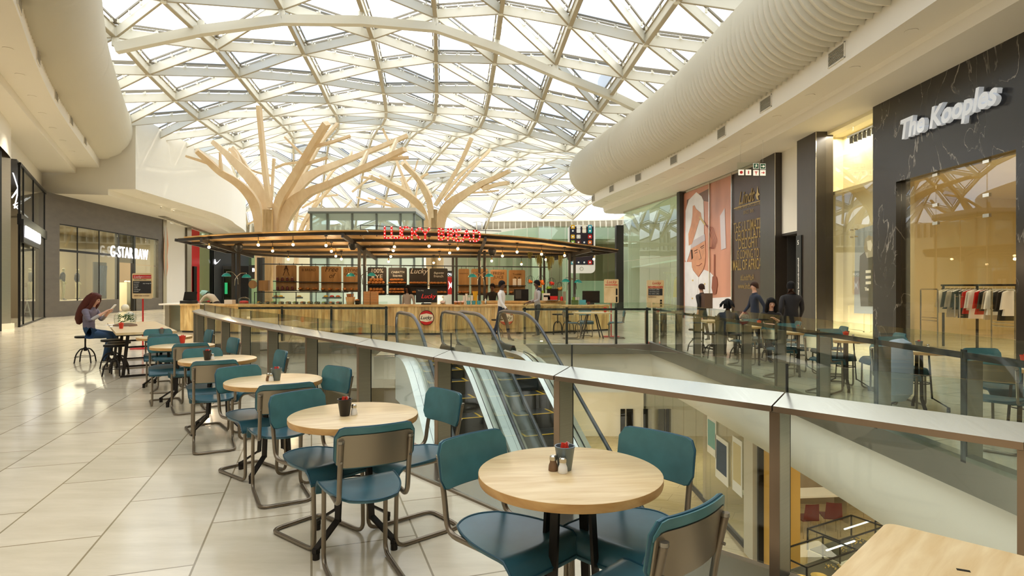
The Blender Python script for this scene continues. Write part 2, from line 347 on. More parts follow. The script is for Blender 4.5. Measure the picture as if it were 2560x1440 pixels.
NODES = "-1,4,-439,552,171;0,1,-363,465,197;0,3,-376,531,193;0,5,-389,598,191;0,7,-401,664,191;0,9,-414,731,195;0,11,-430,796,204;0,13,-447,861,220;0,15,-467,923,242;0,17,-487,988,257;0,19,-508,1055,262;0,21,-528,1121,259;0,23,-549,1187,246;0,25,-568,1251,224;0,27,-587,1311,194;0,29,-604,1368,157;1,-4,-280,310,241;1,-2,-292,377,226;1,0,-298,448,217;1,2,-312,512,212;1,4,-326,577,210;1,6,-338,642,210;1,8,-349,709,212;1,10,-363,775,218;1,12,-380,840,225;1,14,-397,903,245;1,16,-419,966,267;1,18,-441,1031,280;1,20,-464,1097,285;1,22,-486,1163,280;1,24,-508,1228,266;1,26,-530,1291,244;1,28,-550,1350,213;1,30,-569,1405,174;1,32,-588,1459,133;2,-7,-204,224,281;2,-5,-218,291,265;2,-3,-231,358,249;2,-1,-247,422,232;2,1,-245,494,226;2,3,-257,560,227;2,5,-267,627,225;2,7,-278,692,228;2,9,-292,757,235;2,11,-308,821,244;2,13,-326,886,251;2,15,-349,949,267;2,17,-372,1014,274;2,19,-396,1080,272;2,21,-420,1145,261;2,23,-442,1208,242;2,25,-464,1269,213;2,27,-484,1325,177;2,29,-504,1378,136;3,-8,-140,207,304;3,-6,-154,273,286;3,-4,-167,341,271;3,-2,-179,408,257;3,0,-183,474,250;3,2,-189,542,241;3,4,-197,610,238;3,6,-208,676,238;3,8,-219,741,244;3,10,-235,806,252;3,12,-254,870,260;3,14,-278,934,269;3,16,-302,997,280;3,18,-327,1063,282;3,20,-351,1128,274;3,22,-375,1191,258;3,24,-398,1253,233;3,26,-420,1310,200;3,28,-440,1364,159;4,-7,-88,254,297;4,-5,-103,322,286;4,-3,-115,389,274;4,-1,-122,457,262;4,1,-123,525,248;4,3,-132,592,246;4,5,-142,659,244;4,7,-153,725,243;4,9,-167,789,254;4,11,-186,854,262;4,13,-207,919,273;4,15,-231,984,274;4,17,-254,1050,266;4,19,-277,1114,248;4,21,-299,1175,222;4,23,-320,1232,188;4,25,-339,1286,148;5,-8,-21,234,299;5,-6,-38,301,286;5,-4,-52,369,278;5,-2,-61,437,269;5,0,-65,506,258;5,2,-73,573,246;5,4,-81,641,239;5,6,-91,708,236;5,8,-102,773,245;5,10,-123,838,253;5,12,-143,904,265;5,14,-165,969,271;5,16,-189,1034,268;5,18,-214,1099,256;5,20,-237,1161,235;5,22,-260,1221,206;5,24,-281,1276,169;5,26,-301,1329,128;6,-7,23,278,267;6,-5,9,347,264;6,-3,-2,416,260;6,-1,-9,485,252;6,1,-16,553,237;6,3,-23,622,232;6,5,-31,690,228;6,7,-41,756,232;6,9,-55,821,241;6,11,-81,886,253;6,13,-98,953,261;6,15,-122,1019,258;6,17,-147,1083,252;6,19,-173,1147,238;6,21,-197,1208,215;6,23,-221,1266,184;6,25,-242,1320,145;7,-8,81,256,237;7,-6,65,324,237;7,-4,52,394,236;7,-2,45,463,232;7,0,39,532,228;7,2,31,600,218;7,4,27,669,216;7,6,20,738,217;7,8,9,804,227;7,10,-17,869,236;7,12,-35,935,247;7,14,-54,1002,250;7,16,-79,1066,245;7,18,-107,1130,241;7,20,-139,1194,239;7,22,-169,1256,228;7,24,-199,1316,208;7,26,-227,1373,179;7,28,-253,1427,143;8,-7,123,304,208;8,-5,103,372,208;8,-3,99,441,209;8,-1,95,509,208;8,1,84,578,199;8,3,79,647,198;8,5,76,716,199;8,7,71,784,208;8,9,60,851,223;8,11,28,915,236;8,13,11,983,243;8,15,-11,1050,241;8,17,-38,1114,234;8,19,-74,1176,226;8,21,-109,1234,208;8,23,-142,1290,182;8,25,-173,1343,148;9,-6,170,349,186;9,-4,160,417,190;9,-2,155,485,191;9,0,148,554,189;9,2,140,623,187;9,4,135,692,189;9,6,129,762,195;9,8,119,831,209;9,10,98,899,225;9,12,75,964,238;9,14,56,1032,244;9,16,31,1098,235;9,18,2,1162,222;9,20,-29,1223,209;9,22,-48,1285,179;9,24,-65,1341,142;10,5,189,739,187;10,7,179,809,198;10,9,164,879,212;10,11,144,946,226;10,13,123,1013,237;10,15,101,1080,239;10,17,74,1145,227;10,19,44,1209,211;10,21,17,1271,197;11,8,228,857,200;11,10,211,927,212;11,12,191,994,223;11,14,169,1062,228;11,16,144,1129,225;11,18,116,1193,213;11,20,89,1256,197;11,22,66,1319,181;12,13,236,1044,214;12,15,213,1111,214;12,17,186,1178,209;12,19,156,1242,199;12,21,133,1302,177"
# ================================================================ SETTING
def arc_pts(c, r, a0, a1, n): return [(c[0]+r*math.cos(a0+(a1-a0)*k/n), c[1]+r*math.sin(a0+(a1-a0)*k/n)) for k in range(n+1)]
def offs(path, d):
    out = []; N = len(path)
    for i in range(N):
        a = Vector(path[max(0, i-1)][:2]); b = Vector(path[min(N-1, i+1)][:2]); t = (b-a).normalized()
        out.append((path[i][0]+t.y*d, path[i][1]-t.x*d))
    return out
def resample(path, step):
    pts = [Vector((p[0], p[1])) for p in path]; L = [0]
    for i in range(1, len(pts)): L.append(L[-1]+(pts[i]-pts[i-1]).length)
    n = max(1, int(round(L[-1]/step))); out = []
    for k in range(n+1):
        s = L[-1]*k/n; i = 1
        while i < len(L)-1 and L[i] < s: i += 1
        t = (s-L[i-1])/max(1e-9, L[i]-L[i-1]); out.append(tuple(pts[i-1].lerp(pts[i], t)))
    return out
def sm2(path, n=6): return [(p.x, p.y) for p in smoothpath([(a[0], a[1], 0) for a in path], n)]
# near balustrade: near edge of its cap, from beside the camera to the far end
POSTS = [(3.35, .85), (2.65, 1.6), (1.97, 2.29), (1.31, 3.0), (.283, 4.02), (-.67, 5.09), (-1.65, 6.28), (-2.62, 7.5), (-3.6, 8.72), (-4.55, 9.95), (-5.49, 11.2), (-6.45, 12.55), (-7.4, 13.95), (-8.1, 15.1)]
NEAR = list(reversed(POSTS))     # far -> near ; right normal points to the camera side (-void)
NEARF = list(POSTS)              # near -> far ; offs(+d) moves to the void side
GLASSL = offs(NEARF, .17)
RAILX = [(3.78, 1.0), (3.78, 4.0), (3.78, 8.0), (3.74, 11.0), (3.66, 13.2), (3.62, 15.3)]
hole = [(p[0], p[1]) for p in GLASSL]+[(-7.7, 16.2), (-3.25, 16.2), (-3.0, 13.1), (.55, 13.1), (.35, 15.5), (3.62, 15.5)]+[(3.9, p[1]) if p[1] < 10 else (p[0]+.1, p[1]) for p in reversed(RAILX[:-1])]
hole[0] = (3.7, .6)
def poly_holes(mb, outer, holes, z, thick):
    loops = [[Vector((p[0], p[1], 0)) for p in outer]]+[[Vector((p[0], p[1], 0)) for p in h] for h in holes]
    tri = geometry.tessellate_polygon(loops); vs = [v for l in loops for v in l]
    mb.add([(v.x, v.y, z) for v in vs], [tuple(t) for t in tri]); mb.add([(v.x, v.y, z-thick) for v in vs], [tuple(t) for t in tri])
    return mb
outer = [(-60, -6), (24, -6), (24, 90), (-60, 90)]
struct(poly_holes(MB(), outer, [hole], 0, .02), 'floor', 'stone')
# slab edges and bulkhead round the void
mb = MB().mat('steel_band')
HV = hole+[hole[0]]
HR = [(3.9, -1.0), (3.9, 4.0), (3.9, 8.0), (3.84, 11.0), (3.76, 13.2), (3.66, 15.5)]
FARE = [(3.66, 15.5), (.35, 15.5)]
prof_b = [(0, .10), (-.03, .10), (-.03, -.22), (0, -.24)]
mb.mat('band_metal').sweep(HR, [(-.04, .10), (-.10, .08), (-.10, -.22), (0, -.24)])
mb.sweep(FARE, [(-.04, .04), (-.10, .02), (-.10, -.22), (0, -.24)])
mb.sweep([(-3.2, 16.2), (-7.8, 16.2)], [(-.04, .02), (-.08, .0), (-.08, -.3), (0, -.3)])
mb.sweep([(.55, 13.0), (-3.0, 13.0)], [(0, -.001), (-.05, -.01), (-.05, -.5), (0, -.5)])
mb.mat('white')
curve = [(0, -.24), (-.02, -.5), (.0, -.8), (.12, -1.08), (.35, -1.22), (.9, -1.25), (.9, -.3)]
mb.sweep(HR+[(3.66, 15.9)], curve)
mb.sweep([(4.4, 15.56), (.2, 15.56)], [(0, -.24), (.02, -1.25), (.9, -1.25), (.9, -.3)])
mb.sweep([(.6, 13.1), (.4, 15.6)], [(0, -.24), (0, -1.25), (.3, -1.25), (.3, -.3)])
mb.sweep([(-3.2, 16.25), (-9.2, 16.25)], [(0, -.24), (.02, -1.25), (.9, -1.25), (.9, -.3)])
mb.sweep([(p[0], p[1]) for p in reversed(offs(NEARF, .02))], [(0, -.03), (0, -1.1), (.3, -1.1), (.3, -.03)])
struct(mb, 'trim_1', None, True)
tm = MB().mat('channel')
tm.sweep(NEARF, [(-.30, .0), (-.30, .012), (-.28, .014), (-.28, .004), (.2, .004), (.2, .0)])
tm.mat('chair_metal').sweep(NEARF, [(-.315, 0), (-.315, .016), (-.295, .016), (-.295, 0)])
struct(tm, 'trim_2')
# lower level
struct(MB().bb((-14, -8, -4.6), (26, 45, -4.5)), 'floor', 'lower_stone')
mb = MB().mat('lower_ceiling')
mb.bb((4.8, -8, -1.3), (26, 45, -1.22)); mb.bb((-14, 16.6, -1.3), (4.8, 45, -1.22))
struct(mb, 'ceiling')
mb = MB().mat('white'); mb.bb((-14, -8, -4.5), (-13.8, 45, -.1)); mb.bb((-14, -8, -4.5), (26, -7.8, -.1)); mb.mat('cream').bb((-14, 30, -4.5), (26, 30.2, -1.2)); mb.mat('white').bb((-9, 24, -4.5), (5.3, 24.1, -1.9))
struct(mb, 'wall_lower')
# ---- right side gallery ceiling
L2R = [(7.4, -4), (7.4, 4), (7.4, 10), (7.41, 15), (7.31, 17.6), (7.08, 22), (6.7, 25), (6.12, 28.6), (5.45, 31.6), (4.87, 35.2), (4.95, 36.6), (5.5, 37.4)]
L1R = [(8.31, -4), (8.31, 4), (8.31, 10), (8.29, 15.6), (8.16, 19.6), (7.8, 24.3), (7.23, 28.35), (6.7, 31.4), (6.24, 34.1), (5.75, 37.0), (6.0, 38.0), (6.6, 38.3)]
SFR = [(9.42, -4), (9.42, 4), (9.42, 10), (9.42, 15.6), (9.42, 19.6), (9.3, 22.2), (8.49, 29.2), (7.95, 32), (7.41, 35.5), (6.97, 37.2), (7.0, 38), (7.4, 38.4)]
def rs(path, n): return resample(path, sum((Vector(path[i+1])-Vector(path[i])).length for i in range(len(path)-1))/n)
a, b, c = [rs(sm2(p, 5), 60) for p in (L2R, L1R, SFR)]
def z3(p, z): return [(q[0], q[1], z) for q in p]
mb = MB().mat('white')
mb.strip(z3(a, 6.5), z3(b, 6.5)); bb_ = offs(b, -.10)
mb.strip(z3(bb_, 6.5), z3(offs(b, -.04), 6.42)); mb.strip(z3(offs(b, -.04), 6.42), z3(b, 6.2)); mb.strip(z3(b, 6.2), z3(offs(c, .3), 6.2)); mb.strip(z3(offs(c, .3), 6.2), z3(offs(c, .3), 7.2))
mb.strip(z3(a, 6.5), z3(a, 7.09)); mb.strip(z3(a, 7.09), z3(offs(a, 1.2), 7.09)); mb.strip(z3(offs(a, .35), 9.7), z3(offs(a, .35), 14))
mb.strip(z3(offs(a, .3), 7.09), z3(offs(a, .35), 9.7))
struct(mb, 'ceiling', None, True)
def louvre(path, cz, R, side, step, name):
    pts = resample(path, step/8); mb = MB().mat('fin'); N = len(pts); n = 26; k = 0; rings = []
    for i in range(0, N, 8):
        for f, dr in ((0, .055), (7, -.045)):
            j = min(N-1, i+f)
            q = Vector(pts[j]); t = (Vector(pts[min(N-1, j+1)])-Vector(pts[max(0, j-1)])).normalized(); r = Vector((t.y, -t.x))*side
            ring = []
            for m in range(n+1):
                th = -PI/2-PI*m/n      # bottom -> outward -> top
                ring.append((q.x+r.x*(-math.cos(th))*(-1)*(R+dr) if False else q.x+r.x*math.cos(th)*(-1)*(-(R+dr)) , q.y+r.y*math.cos(th)*(R+dr), cz+(R+dr)*math.sin(th)))
            rings.append(ring)
    vs = [v for r_ in rings for v in r_]; w = n+1; fs = []
    for i in range(len(rings)-1):
        for m in range(n): fs.append((i*w+m, i*w+m+1, (i+1)*w+m+1, (i+1)*w+m))
    fs.append(tuple(range(w))); fs.append(tuple((len(rings)-1)*w+m for m in range(w)))
    mb.add(vs, fs); o = struct(mb, name); return o
# cos(th) is negative on the outward half, so the bulge goes to -right*side
mb = MB().mat('white'); mb.strip(z3(offs(a, .3), 9.9), [(24, max(-4, q[1]), 9.9) for q in a]); mb.bb((12.2, 37, 9.3), (24, 70, 9.4)); struct(mb, 'ceiling')  # unseen slabs over the shops, added to keep out sky and sun
louvre(sm2(L2R[:10]+[(4.85, 36.0)], 5), 8.42, 1.35, 1, .29, 'trim_3')
# ---- left side gallery ceiling
L2L = [(-7.4, 7.2), (-9.0, 10.0), (-10.6, 12.66), (-12.8, 15.97), (-15.3, 20), (-18.1, 25), (-21.06, 30.45)]
L1L = [(-9.2, 7.2), (-11.6, 11.6), (-14.5, 16.85), (-17.7, 22.4), (-22.25, 30.45)]
SFL = [(-13, 12.5), (-15.6, 17.5), (-18.0, 21.4), (-19.3, 22.9), (-24.0, 30.45)]
a, b, c = [rs(sm2(p, 5), 40) for p in (L2L, L1L, SFL)]
mb = MB().mat('white')
mb.strip(z3(a, 7.6), z3(b, 7.6)); mb.strip(z3(b, 7.6), z3(b, 7.3)); mb.strip(z3(b, 7.3), z3(offs(c, -.4), 7.3)); mb.strip(z3(c, 6.15), z3(c, 7.35))
mb.strip(z3(a, 7.6), z3(a, 8.17)); mb.strip(z3(offs(a, -.35), 8.1), z3(offs(a, -.35), 12))
mb.strip(z3(offs(a, -.0), 8.17), z3(offs(a, -.35), 8.17))
struct(mb, 'ceiling', None, True)
mb = MB().mat('white'); mb.strip(z3(offs(a, -.3), 11.1), [(-60, q[1]-8, 11.1) for q in a]); mb.bb((-60, -8, 11.1), (-7.2, 7.5, 11.2)); mb.bb((8, -8, 9.9), (24, -3.9, 10)); struct(mb, 'ceiling')  # unseen roof slabs, added to close sky gaps that glared on the floor
louvre(sm2(L2L, 5), 9.5, 1.45, -1, .29, 'trim_4')
# ---- white end wall and curved bulkhead on the left
BKH = [(-19.2, 30.4), (-19.5, 33.5), (-19.9, 37.6), (-20.2, 40.7), (-21.0, 44.5), (-22.0, 47.5), (-23.4, 52), (-25.2, 56.4), (-27.5, 60)]
STP = [(-20.6, 30.4), (-21.0, 33), (-21.6, 36.9), (-21.7, 40), (-22.0, 43), (-23.2, 47.5), (-24.3, 51), (-25.7, 55), (-28.3, 60)]
GSW = [(-23.0, 29.9), (-24.1, 41.2), (-25.3, 46), (-26.1, 48), (-26.9, 51), (-26.7, 53), (-28, 56), (-30, 60)]
a, b, c = [rs(sm2(p, 5), 40) for p in (BKH, STP, GSW)]
mb = MB().mat('white')
mb.strip(z3(a, 6.5), z3(a, 10.3)); mb.strip(z3(a, 10.3), z3(offs(a, -40), 10.3)); mb.strip(z3(a, 6.5), z3(b, 6.5)); mb.strip(z3(b, 6.5), z3(b, 6.2)); mb.strip(z3(b, 6.2), z3(offs(c, -.3), 6.2))
mb.add([(-30, 30.42, 6.2), (-20.6, 30.4, 6.2), (-20.6, 30.4, 6.5), (-19.2, 30.4, 6.5), (-19.2, 30.4, 10.3), (-30, 30.42, 10.3)], [(0, 1, 2, 3, 4, 5)])
struct(mb, 'wall_left', None, False)
mb = MB().mat('vent')
for k in range(9):
    Y = 40+k*1.65; x = -23.3-(Y-40)*.26; mb.box((x, Y, 6.19), (.42, 1.35, .03), .25)
tag(mb.build('slot_diffuser'), 'row of dark slot diffusers in white soffit of the curved bulkhead', 'air vent')
# ---- far ring wall and enclosing walls
mb = MB().mat('ring_back')
ring = sm2([(-38, 60), (-30, 68), (-20, 70.5), (-11, 69), (-3, 66.5), (6, 66), (15, 64)], 6)
mb.strip(z3(ring, 5.6), z3(ring, 8.9)); mb.strip(z3(offs(ring, -.9), 8.9), z3(offs(ring, .2), 8.9))
struct(mb, 'wall_back', None, False)
fm = MB().mat('fin')
for q, t in zip(resample(ring, .62), resample(ring, .62)[1:]):
    fm.box((q[0], q[1]-.5, 7.5), (.09, .5, 2.5))
for z in (6.2, 8.7): fm.sweep(offs(ring, .75), [(0, z), (.1, z), (.1, z+.12), (0, z+.12)])
struct(fm, 'trim_5')
mb = MB().mat('store_cream')
mb.bb((24, -6, -.1), (24.2, 90, 9)); mb.bb((-60, -6, 0), (-59.8, 90, 9)); mb.mat('white').bb((-60, -6.2, 0), (24, -6, 9)); mb.mat('lower_ceiling').bb((-60, 88, 0), (24, 88.2, 10))
struct(mb, 'wall_front')
# ---- gridshell roof
nd = {}
for rec in NODES.split(';'):
    i, k, x, y, z = map(int, rec.split(',')); nd[(i, k)] = Vector((x/20, y/20, z/20))
for i in range(0, 10):      # the shell carries on over the viewer's head with the same grid
    ks = sorted(k for (a_, k) in nd if a_ == i); k = ks[0]
    while k > -24:
        u, v = nd[(i, k)], nd[(i, k+2)]; q = u*2-v; q.z = max(9.5, min(14, u.z+(u.z-v.z)*.6)); k -= 2; nd[(i, k)] = q
roof = tag(bpy.data.objects.new('ceiling', None), kind='structure'); COL.objects.link(roof)
lat = MB().mat('steel_white'); col_m = MB().mat('steel_white'); fr = MB().mat('vent'); cw = MB().mat('cushion_white'); cc = MB().mat('cushion_clear'); kn = MB().mat('steel_white')
Z1 = Vector((0, 0, .2)); ZF = Vector((0, 0, .52)); ZC = Vector((0, 0, .56))
rnd = random.Random(3)
for (i, k), p in nd.items():
    for d in ((0, 2), (1, 1), (1, -1)):
        q = nd.get((i+d[0], k+d[1]))
        if q is None: continue
        if d == (0, 2):
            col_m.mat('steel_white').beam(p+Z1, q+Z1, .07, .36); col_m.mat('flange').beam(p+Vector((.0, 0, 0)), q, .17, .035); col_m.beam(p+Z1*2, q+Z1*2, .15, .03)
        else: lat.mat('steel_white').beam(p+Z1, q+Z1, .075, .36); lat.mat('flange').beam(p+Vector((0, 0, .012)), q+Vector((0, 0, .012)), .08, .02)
        r = (q-p).normalized().cross(Vector((0, 0, 1))).normalized()
        for s_ in (-1, 1):
            fr.beam(p+ZF+r*.14*s_, q+ZF+r*.14*s_, .055, .07)
        if p.y < 46:
            for t in (.14, .38, .62, .86):
                w = p.lerp(q, t)+Vector((0, 0, .42)); kn.box(w+r*.12, (.07, .07, .14)); kn.box(w-r*.12, (.07, .07, .14))
    kn.cyl(p+Vector((0, 0, -.03)), .11, .5, 8)
    for tri in (((i, k), (i, k+2), (i+1, k+1)), ((i, k), (i+1, k-1), (i+1, k+1))):
        if all(t in nd for t in tri):
            A = [nd[t]+ZC for t in tri]; c0 = sum(A, Vector())/3; A = [v.lerp(c0, .07) for v in A]
            clear = (tri[1] == (i, k+2) and rnd.random() < .34) or (tri[1] != (i, k+2) and rnd.random() < .24)
            m = cc if clear else cw; top = c0+Vector((0, 0, .3))
            mids = [(A[j]+A[(j+1) % 3])/2 for j in range(3)]; im = [v.lerp(c0, .45)+Vector((0, 0, .2)) for v in A+mids]
            # cushion : outer corners 0-2, mids 3-5, inner ring 6-11, top 12
            m.add(A+mids+im+[top], [(0, 3, 9, 6), (3, 1, 7, 9), (1, 4, 10, 7), (4, 2, 8, 10), (2, 5, 11, 8), (5, 0, 6, 11), (6, 9, 12), (9, 7, 12), (7, 10, 12), (10, 8, 12), (8, 11, 12), (11, 6, 12)])
col_m.build('long_rib', None, roof); lat.build('diagonal_rib', None, roof); fr.build('cushion_frame', None, roof); kn.build('node_connector', None, roof)
cw.build('white_cushion', None, roof, True); cc.build('clear_cushion', None, roof, True)
ab = MB().mat('steel_band'); prev = None
for i in range(-1, 10):
    p = nd.get((i, 0)) if i % 2 else None
    if p is None:
        u, v = nd.get((i-1, 0)), nd.get((i+1, 0))
        if u is None or v is None: continue
        p = (u+v)/2+Vector((0, 0, .12))
    q = p-Vector((0, 0, .38))
    ab.cyl(p-Vector((0, 0, .3)), .13, .3, 10)
    if prev is not None: ab.beam(prev, q, .30, .34)
    prev = q
ab.build('arch_beam', None, roof)
# ---- fittings in the ceilings
def atz(px, py, z):
    Y = (z-EYE)*F/(CY-py); return Vector((XA(px, Y), Y, z))
def downlight(label, group):
    t = thing('downlight', label, 'ceiling light', group=group)
    MB().mat('white').lathe([(.12, -.012), (.12, 0), (.085, .0), (.085, -.006)], n=20).build('trim_ring', None, t)
    MB().mat('downlight').lathe([(.082, -.004), (.08, -.001)], n=16).build('lens', None, t); return t
pxs = {('round downlight recessed in the outer strip of the soffit over the menswear shops', 'downlights in the soffit by the menswear shops', 7.6): [(20, 121), (50, 186), (80, 240), (106, 283), (132, 320), (157, 351), (180, 378), (202, 401)],
       ('round downlight recessed in the soffit above the marble shopfront side', 'downlights in the soffit above the marble shopfront', 6.5): [(2278, 77), (2136, 169), (2025, 238), (1942, 291), (1870, 336), (1806, 370), (1753, 397), (1703, 421), (1658, 444), (1616, 462), (1581, 478), (1548, 492), (1515, 504)],
       ('round downlight in the underside of the curved white bulkhead', 'downlights under the curved white bulkhead', 6.5): [(362, 485), (411, 500), (452, 513), (486, 524), (516, 535), (539, 544), (559, 553), (573, 561), (584, 569)]}
for (lb, g, z), L in pxs.items():
    t0 = None
    for px, py in L:
        p = atz(px, py, z); p.z -= .003
        if t0 is None: t0 = downlight(lb, g); t0.location = p
        else: dup(t0, p)
        if L.index((px, py)) % 2 == 1 or z == 7.6: spot(p.x, p.y, p.z-.03, {7.6: 520, 6.5: 330}[z])
t0 = None
for px, py in ((405, 517), (436, 527), (472, 538), (500, 548), (525, 558), (558, 572)):
    p = atz(px, py+3, 6.32)
    p.y -= .25; p.x += .1
    if t0 is None:
        t0 = thing('wall_light', 'small uplight glowing on the step face of the bulkhead soffit', 'wall light', p, group='uplights along the bulkhead step')
        MB().mat('white').lathe([(.05, -.05), (.06, .05)], n=10).build('housing', None, t0); MB().mat('downlight').lathe([(.05, .052), (.04, .055)], n=10).build('lens', None, t0)
    else: dup(t0, p)
def vent(label, group):
    t = thing('air_vent', label, 'air vent', group=group)
    f = MB().mat('white'); f.box((.0, 0, .17), (.03, .7, .02)); f.box((0, 0, -.17), (.03, .7, .02)); f.box((0, .34, 0), (.03, .02, .36)); f.box((0, -.34, 0), (.03, .02, .36)); f.build('frame', None, t)
    g_ = MB().mat('vent').box((.012, 0, 0), (.004, .66, .32)); g_.mat('vent_slat')
    for k in range(9): g_.box((0, 0, -.14+k*.035), (.02, .66, .008))
    g_.build('louvre', None, t); return t
t0 = None
for px, py in ((2088, 140), (1912, 262), (1804, 331), (1687, 400), (1603, 444), (1541, 473), (1489, 496)):
    Y = 5.29*F/(CY-py); p = Vector((XA(px, Y), Y, 6.79)); pr = resample(sm2(L2R, 5), .2); j = min(range(len(pr)-1), key=lambda n_: (Vector(pr[n_])-p.xy).length)
    d = Vector(pr[j+1])-Vector(pr[j]); q = Vector(pr[j]); rz = math.atan2(d.y, d.x)-PI/2
    loc = (q.x-.015, q.y, 6.79)
    if t0 is None: t0 = vent('square louvred air vent in the white fascia under the ribbed bulge, marble shopfront side', 'vents in the fascia on the marble shopfront side'); t0.location = loc; t0.rotation_euler[2] = rz
    else: dup(t0, loc, rz)
t0 = None
for px, py in ((46, 5), (93, 142), (134, 240), (168, 302), (202, 350)):
    Y = 6.4*F/(CY-py); p = Vector((XA(px, Y), Y)); pr = resample(sm2(L2L, 5), .2); j = min(range(len(pr)-1), key=lambda n_: (Vector(pr[n_])-p).length)
    d = Vector(pr[j+1])-Vector(pr[j]); q = Vector(pr[j]); rz = math.atan2(d.y, d.x)+PI/2; loc = (q.x+.015, q.y, 7.9)
    if t0 is None: t0 = vent('narrow louvred air vent in the white fascia under the ribbed bulge, menswear side', 'vents in the fascia on the menswear side'); t0.location = loc; t0.rotation_euler[2] = rz
    else: dup(t0, loc, rz)
# ================================================================ BALUSTRADES
def plan_angle(a, b): d = Vector(b)-Vector(a); return math.atan2(d.y, d.x)
def post_mesh(p, t, n):
    # stainless post box, narrow face coloured as if warmly lit; t along rail, n away from the near side
    M = Matrix(((t.x, n.x, 0), (t.y, n.y, 0), (0, 0, 1)))
    mb = MB().mat('brushed'); mb.box((p.x+n.x*.075, p.y+n.y*.075, .44), (.052, .13, .86), M=M)
    mb.mat('post_edge').box((p.x+n.x*.008, p.y+n.y*.008, .44), (.05, .006, .85), M=M)
    mb.mat('gasket').box((p.x+n.x*.146, p.y+n.y*.146, .44), (.05, .012, .84), M=M); return mb
root = thing('glass_balustrade', 'curved steel-capped glass balustrade running beside the round cafe tables', 'balustrade', (0, 0, 0))
for j in range(1, len(POSTS)):
    a, b = Vector(POSTS[max(0, j-1)]), Vector(POSTS[min(len(POSTS)-1, j+1)]); t = (b-a).normalized(); n = Vector((t.y, -t.x)); p = Vector(POSTS[j])
    post_mesh(p+n*.02, t, n).build('post', None, root)
for j in range(len(POSTS)-1):
    seg = POSTS[j:j+2]; a, b = Vector(seg[0]), Vector(seg[1]); d = (b-a).normalized(); a2 = a+d*.004; b2 = b-d*.004
    def off(q, o_):
        return offs(NEARF, o_)[q]
    A0, B0 = off(j, 0), off(j+1, 0); A1, B1 = off(j, .165), off(j+1, .165)
    cp = MB().mat('brushed_top'); lp = lambda u, v, f: (u[0]+(v[0]-u[0])*f, u[1]+(v[1]-u[1])*f)
    e = .0035
    q = [lp(A0, B0, e), lp(A0, B0, 1-e), lp(A1, B1, 1-e), lp(A1, B1, e)]
    vs = [(q[0][0], q[0][1], .872), (q[1][0], q[1][1], .872), (q[2][0], q[2][1], .90), (q[3][0], q[3][1], .90), (q[0][0], q[0][1], .902), (q[1][0], q[1][1], .902), (q[2][0], q[2][1], .95), (q[3][0], q[3][1], .95)]
    cp.add(vs, [(4, 5, 6, 7)]); cp.mat('post_edge').add(vs, [(0, 1, 5, 4), (3, 2, 1, 0), (2, 3, 7, 6), (1, 2, 6, 5), (3, 0, 4, 7)])
    cp.build('cap_rail', None, root)
    G0, G1 = off(j, .172), off(j+1, .172); e = .004
    u, v = lp(G0, G1, e), lp(G0, G1, 1-e); n = Vector((v[1]-u[1], -(v[0]-u[0]))).normalized()*.012
    gp = MB().mat('rail_glass').add([(u[0], u[1], .02), (v[0], v[1], .02), (v[0], v[1], 1.105), (u[0], u[1], 1.105), (u[0]+n.x, u[1]+n.y, .02), (v[0]+n.x, v[1]+n.y, .02), (v[0]+n.x, v[1]+n.y, 1.105), (u[0]+n.x, u[1]+n.y, 1.105)],
        [(0, 1, 2, 3), (7, 6, 5, 4), (0, 4, 5, 1), (1, 5, 6, 2), (2, 6, 7, 3), (3, 7, 4, 0)])
    gp.build('glass_panel', None, root)
    MB().mat('gasket').beam((v[0]+n.x/2, v[1]+n.y/2, .95), (v[0]+n.x/2, v[1]+n.y/2, 1.10), .012, .010).build('joint_seal', None, root)
def balustrade(label, line, postpts, side, loc_name='glass_balustrade', top=1.105):
    # line: plan polyline of the glass; side=+1 floor side to the right of travel
    r = thing(loc_name, label, 'balustrade')
    for j in range(len(line)-1):
        u, v = line[j], line[j+1]; n = Vector((v[1]-u[1], -(v[0]-u[0]))).normalized()*.012; e = .004
        u2 = (u[0]+(v[0]-u[0])*e, u[1]+(v[1]-u[1])*e); v2 = (u[0]+(v[0]-u[0])*(1-e), u[1]+(v[1]-u[1])*(1-e))
        MB().mat('rail_glass').add([(u2[0], u2[1], .05), (v2[0], v2[1], .05), (v2[0], v2[1], top), (u2[0], u2[1], top), (u2[0]+n.x, u2[1]+n.y, .05), (v2[0]+n.x, v2[1]+n.y, .05), (v2[0]+n.x, v2[1]+n.y, top), (u2[0]+n.x, u2[1]+n.y, top)],
            [(0, 1, 2, 3), (7, 6, 5, 4), (0, 4, 5, 1), (1, 5, 6, 2), (2, 6, 7, 3), (3, 7, 4, 0)]).build('glass_panel', None, r)
        cp = MB(); cp.mat('brushed_top').sweep([u2, v2], [(.02*side, .955), (.02*side, .93), (.17*side, .89), (.17*side, .91)]); cp.mat('gasket').sweep([u2, v2], [(.016*side, .955), (.022*side, .955), (.022*side, .90), (.016*side, .90)])
        cp.build('cap_rail', None, r)
    for p in postpts:
        j = min(range(len(line)-1), key=lambda q_: abs((Vector(line[q_])-Vector(p)).length+(Vector(line[q_+1])-Vector(p)).length-(Vector(line[q_])-Vector(line[q_+1])).length))
        t = (Vector(line[j+1])-Vector(line[j])).normalized(); n = Vector((t.y, -t.x))*side
        M = Matrix(((t.x, n.x, 0), (t.y, n.y, 0), (0, 0, 1))); q = Vector(p)
        m_ = MB().mat('brushed').box((q.x+n.x*.10, q.y+n.y*.10, .45), (.055, .13, .86), M=M); m_.mat('gasket').box((q.x+n.x*.026, q.y+n.y*.026, .5), (.06, .012, .95), M=M)
        m_.build('post', None, r)
    return r
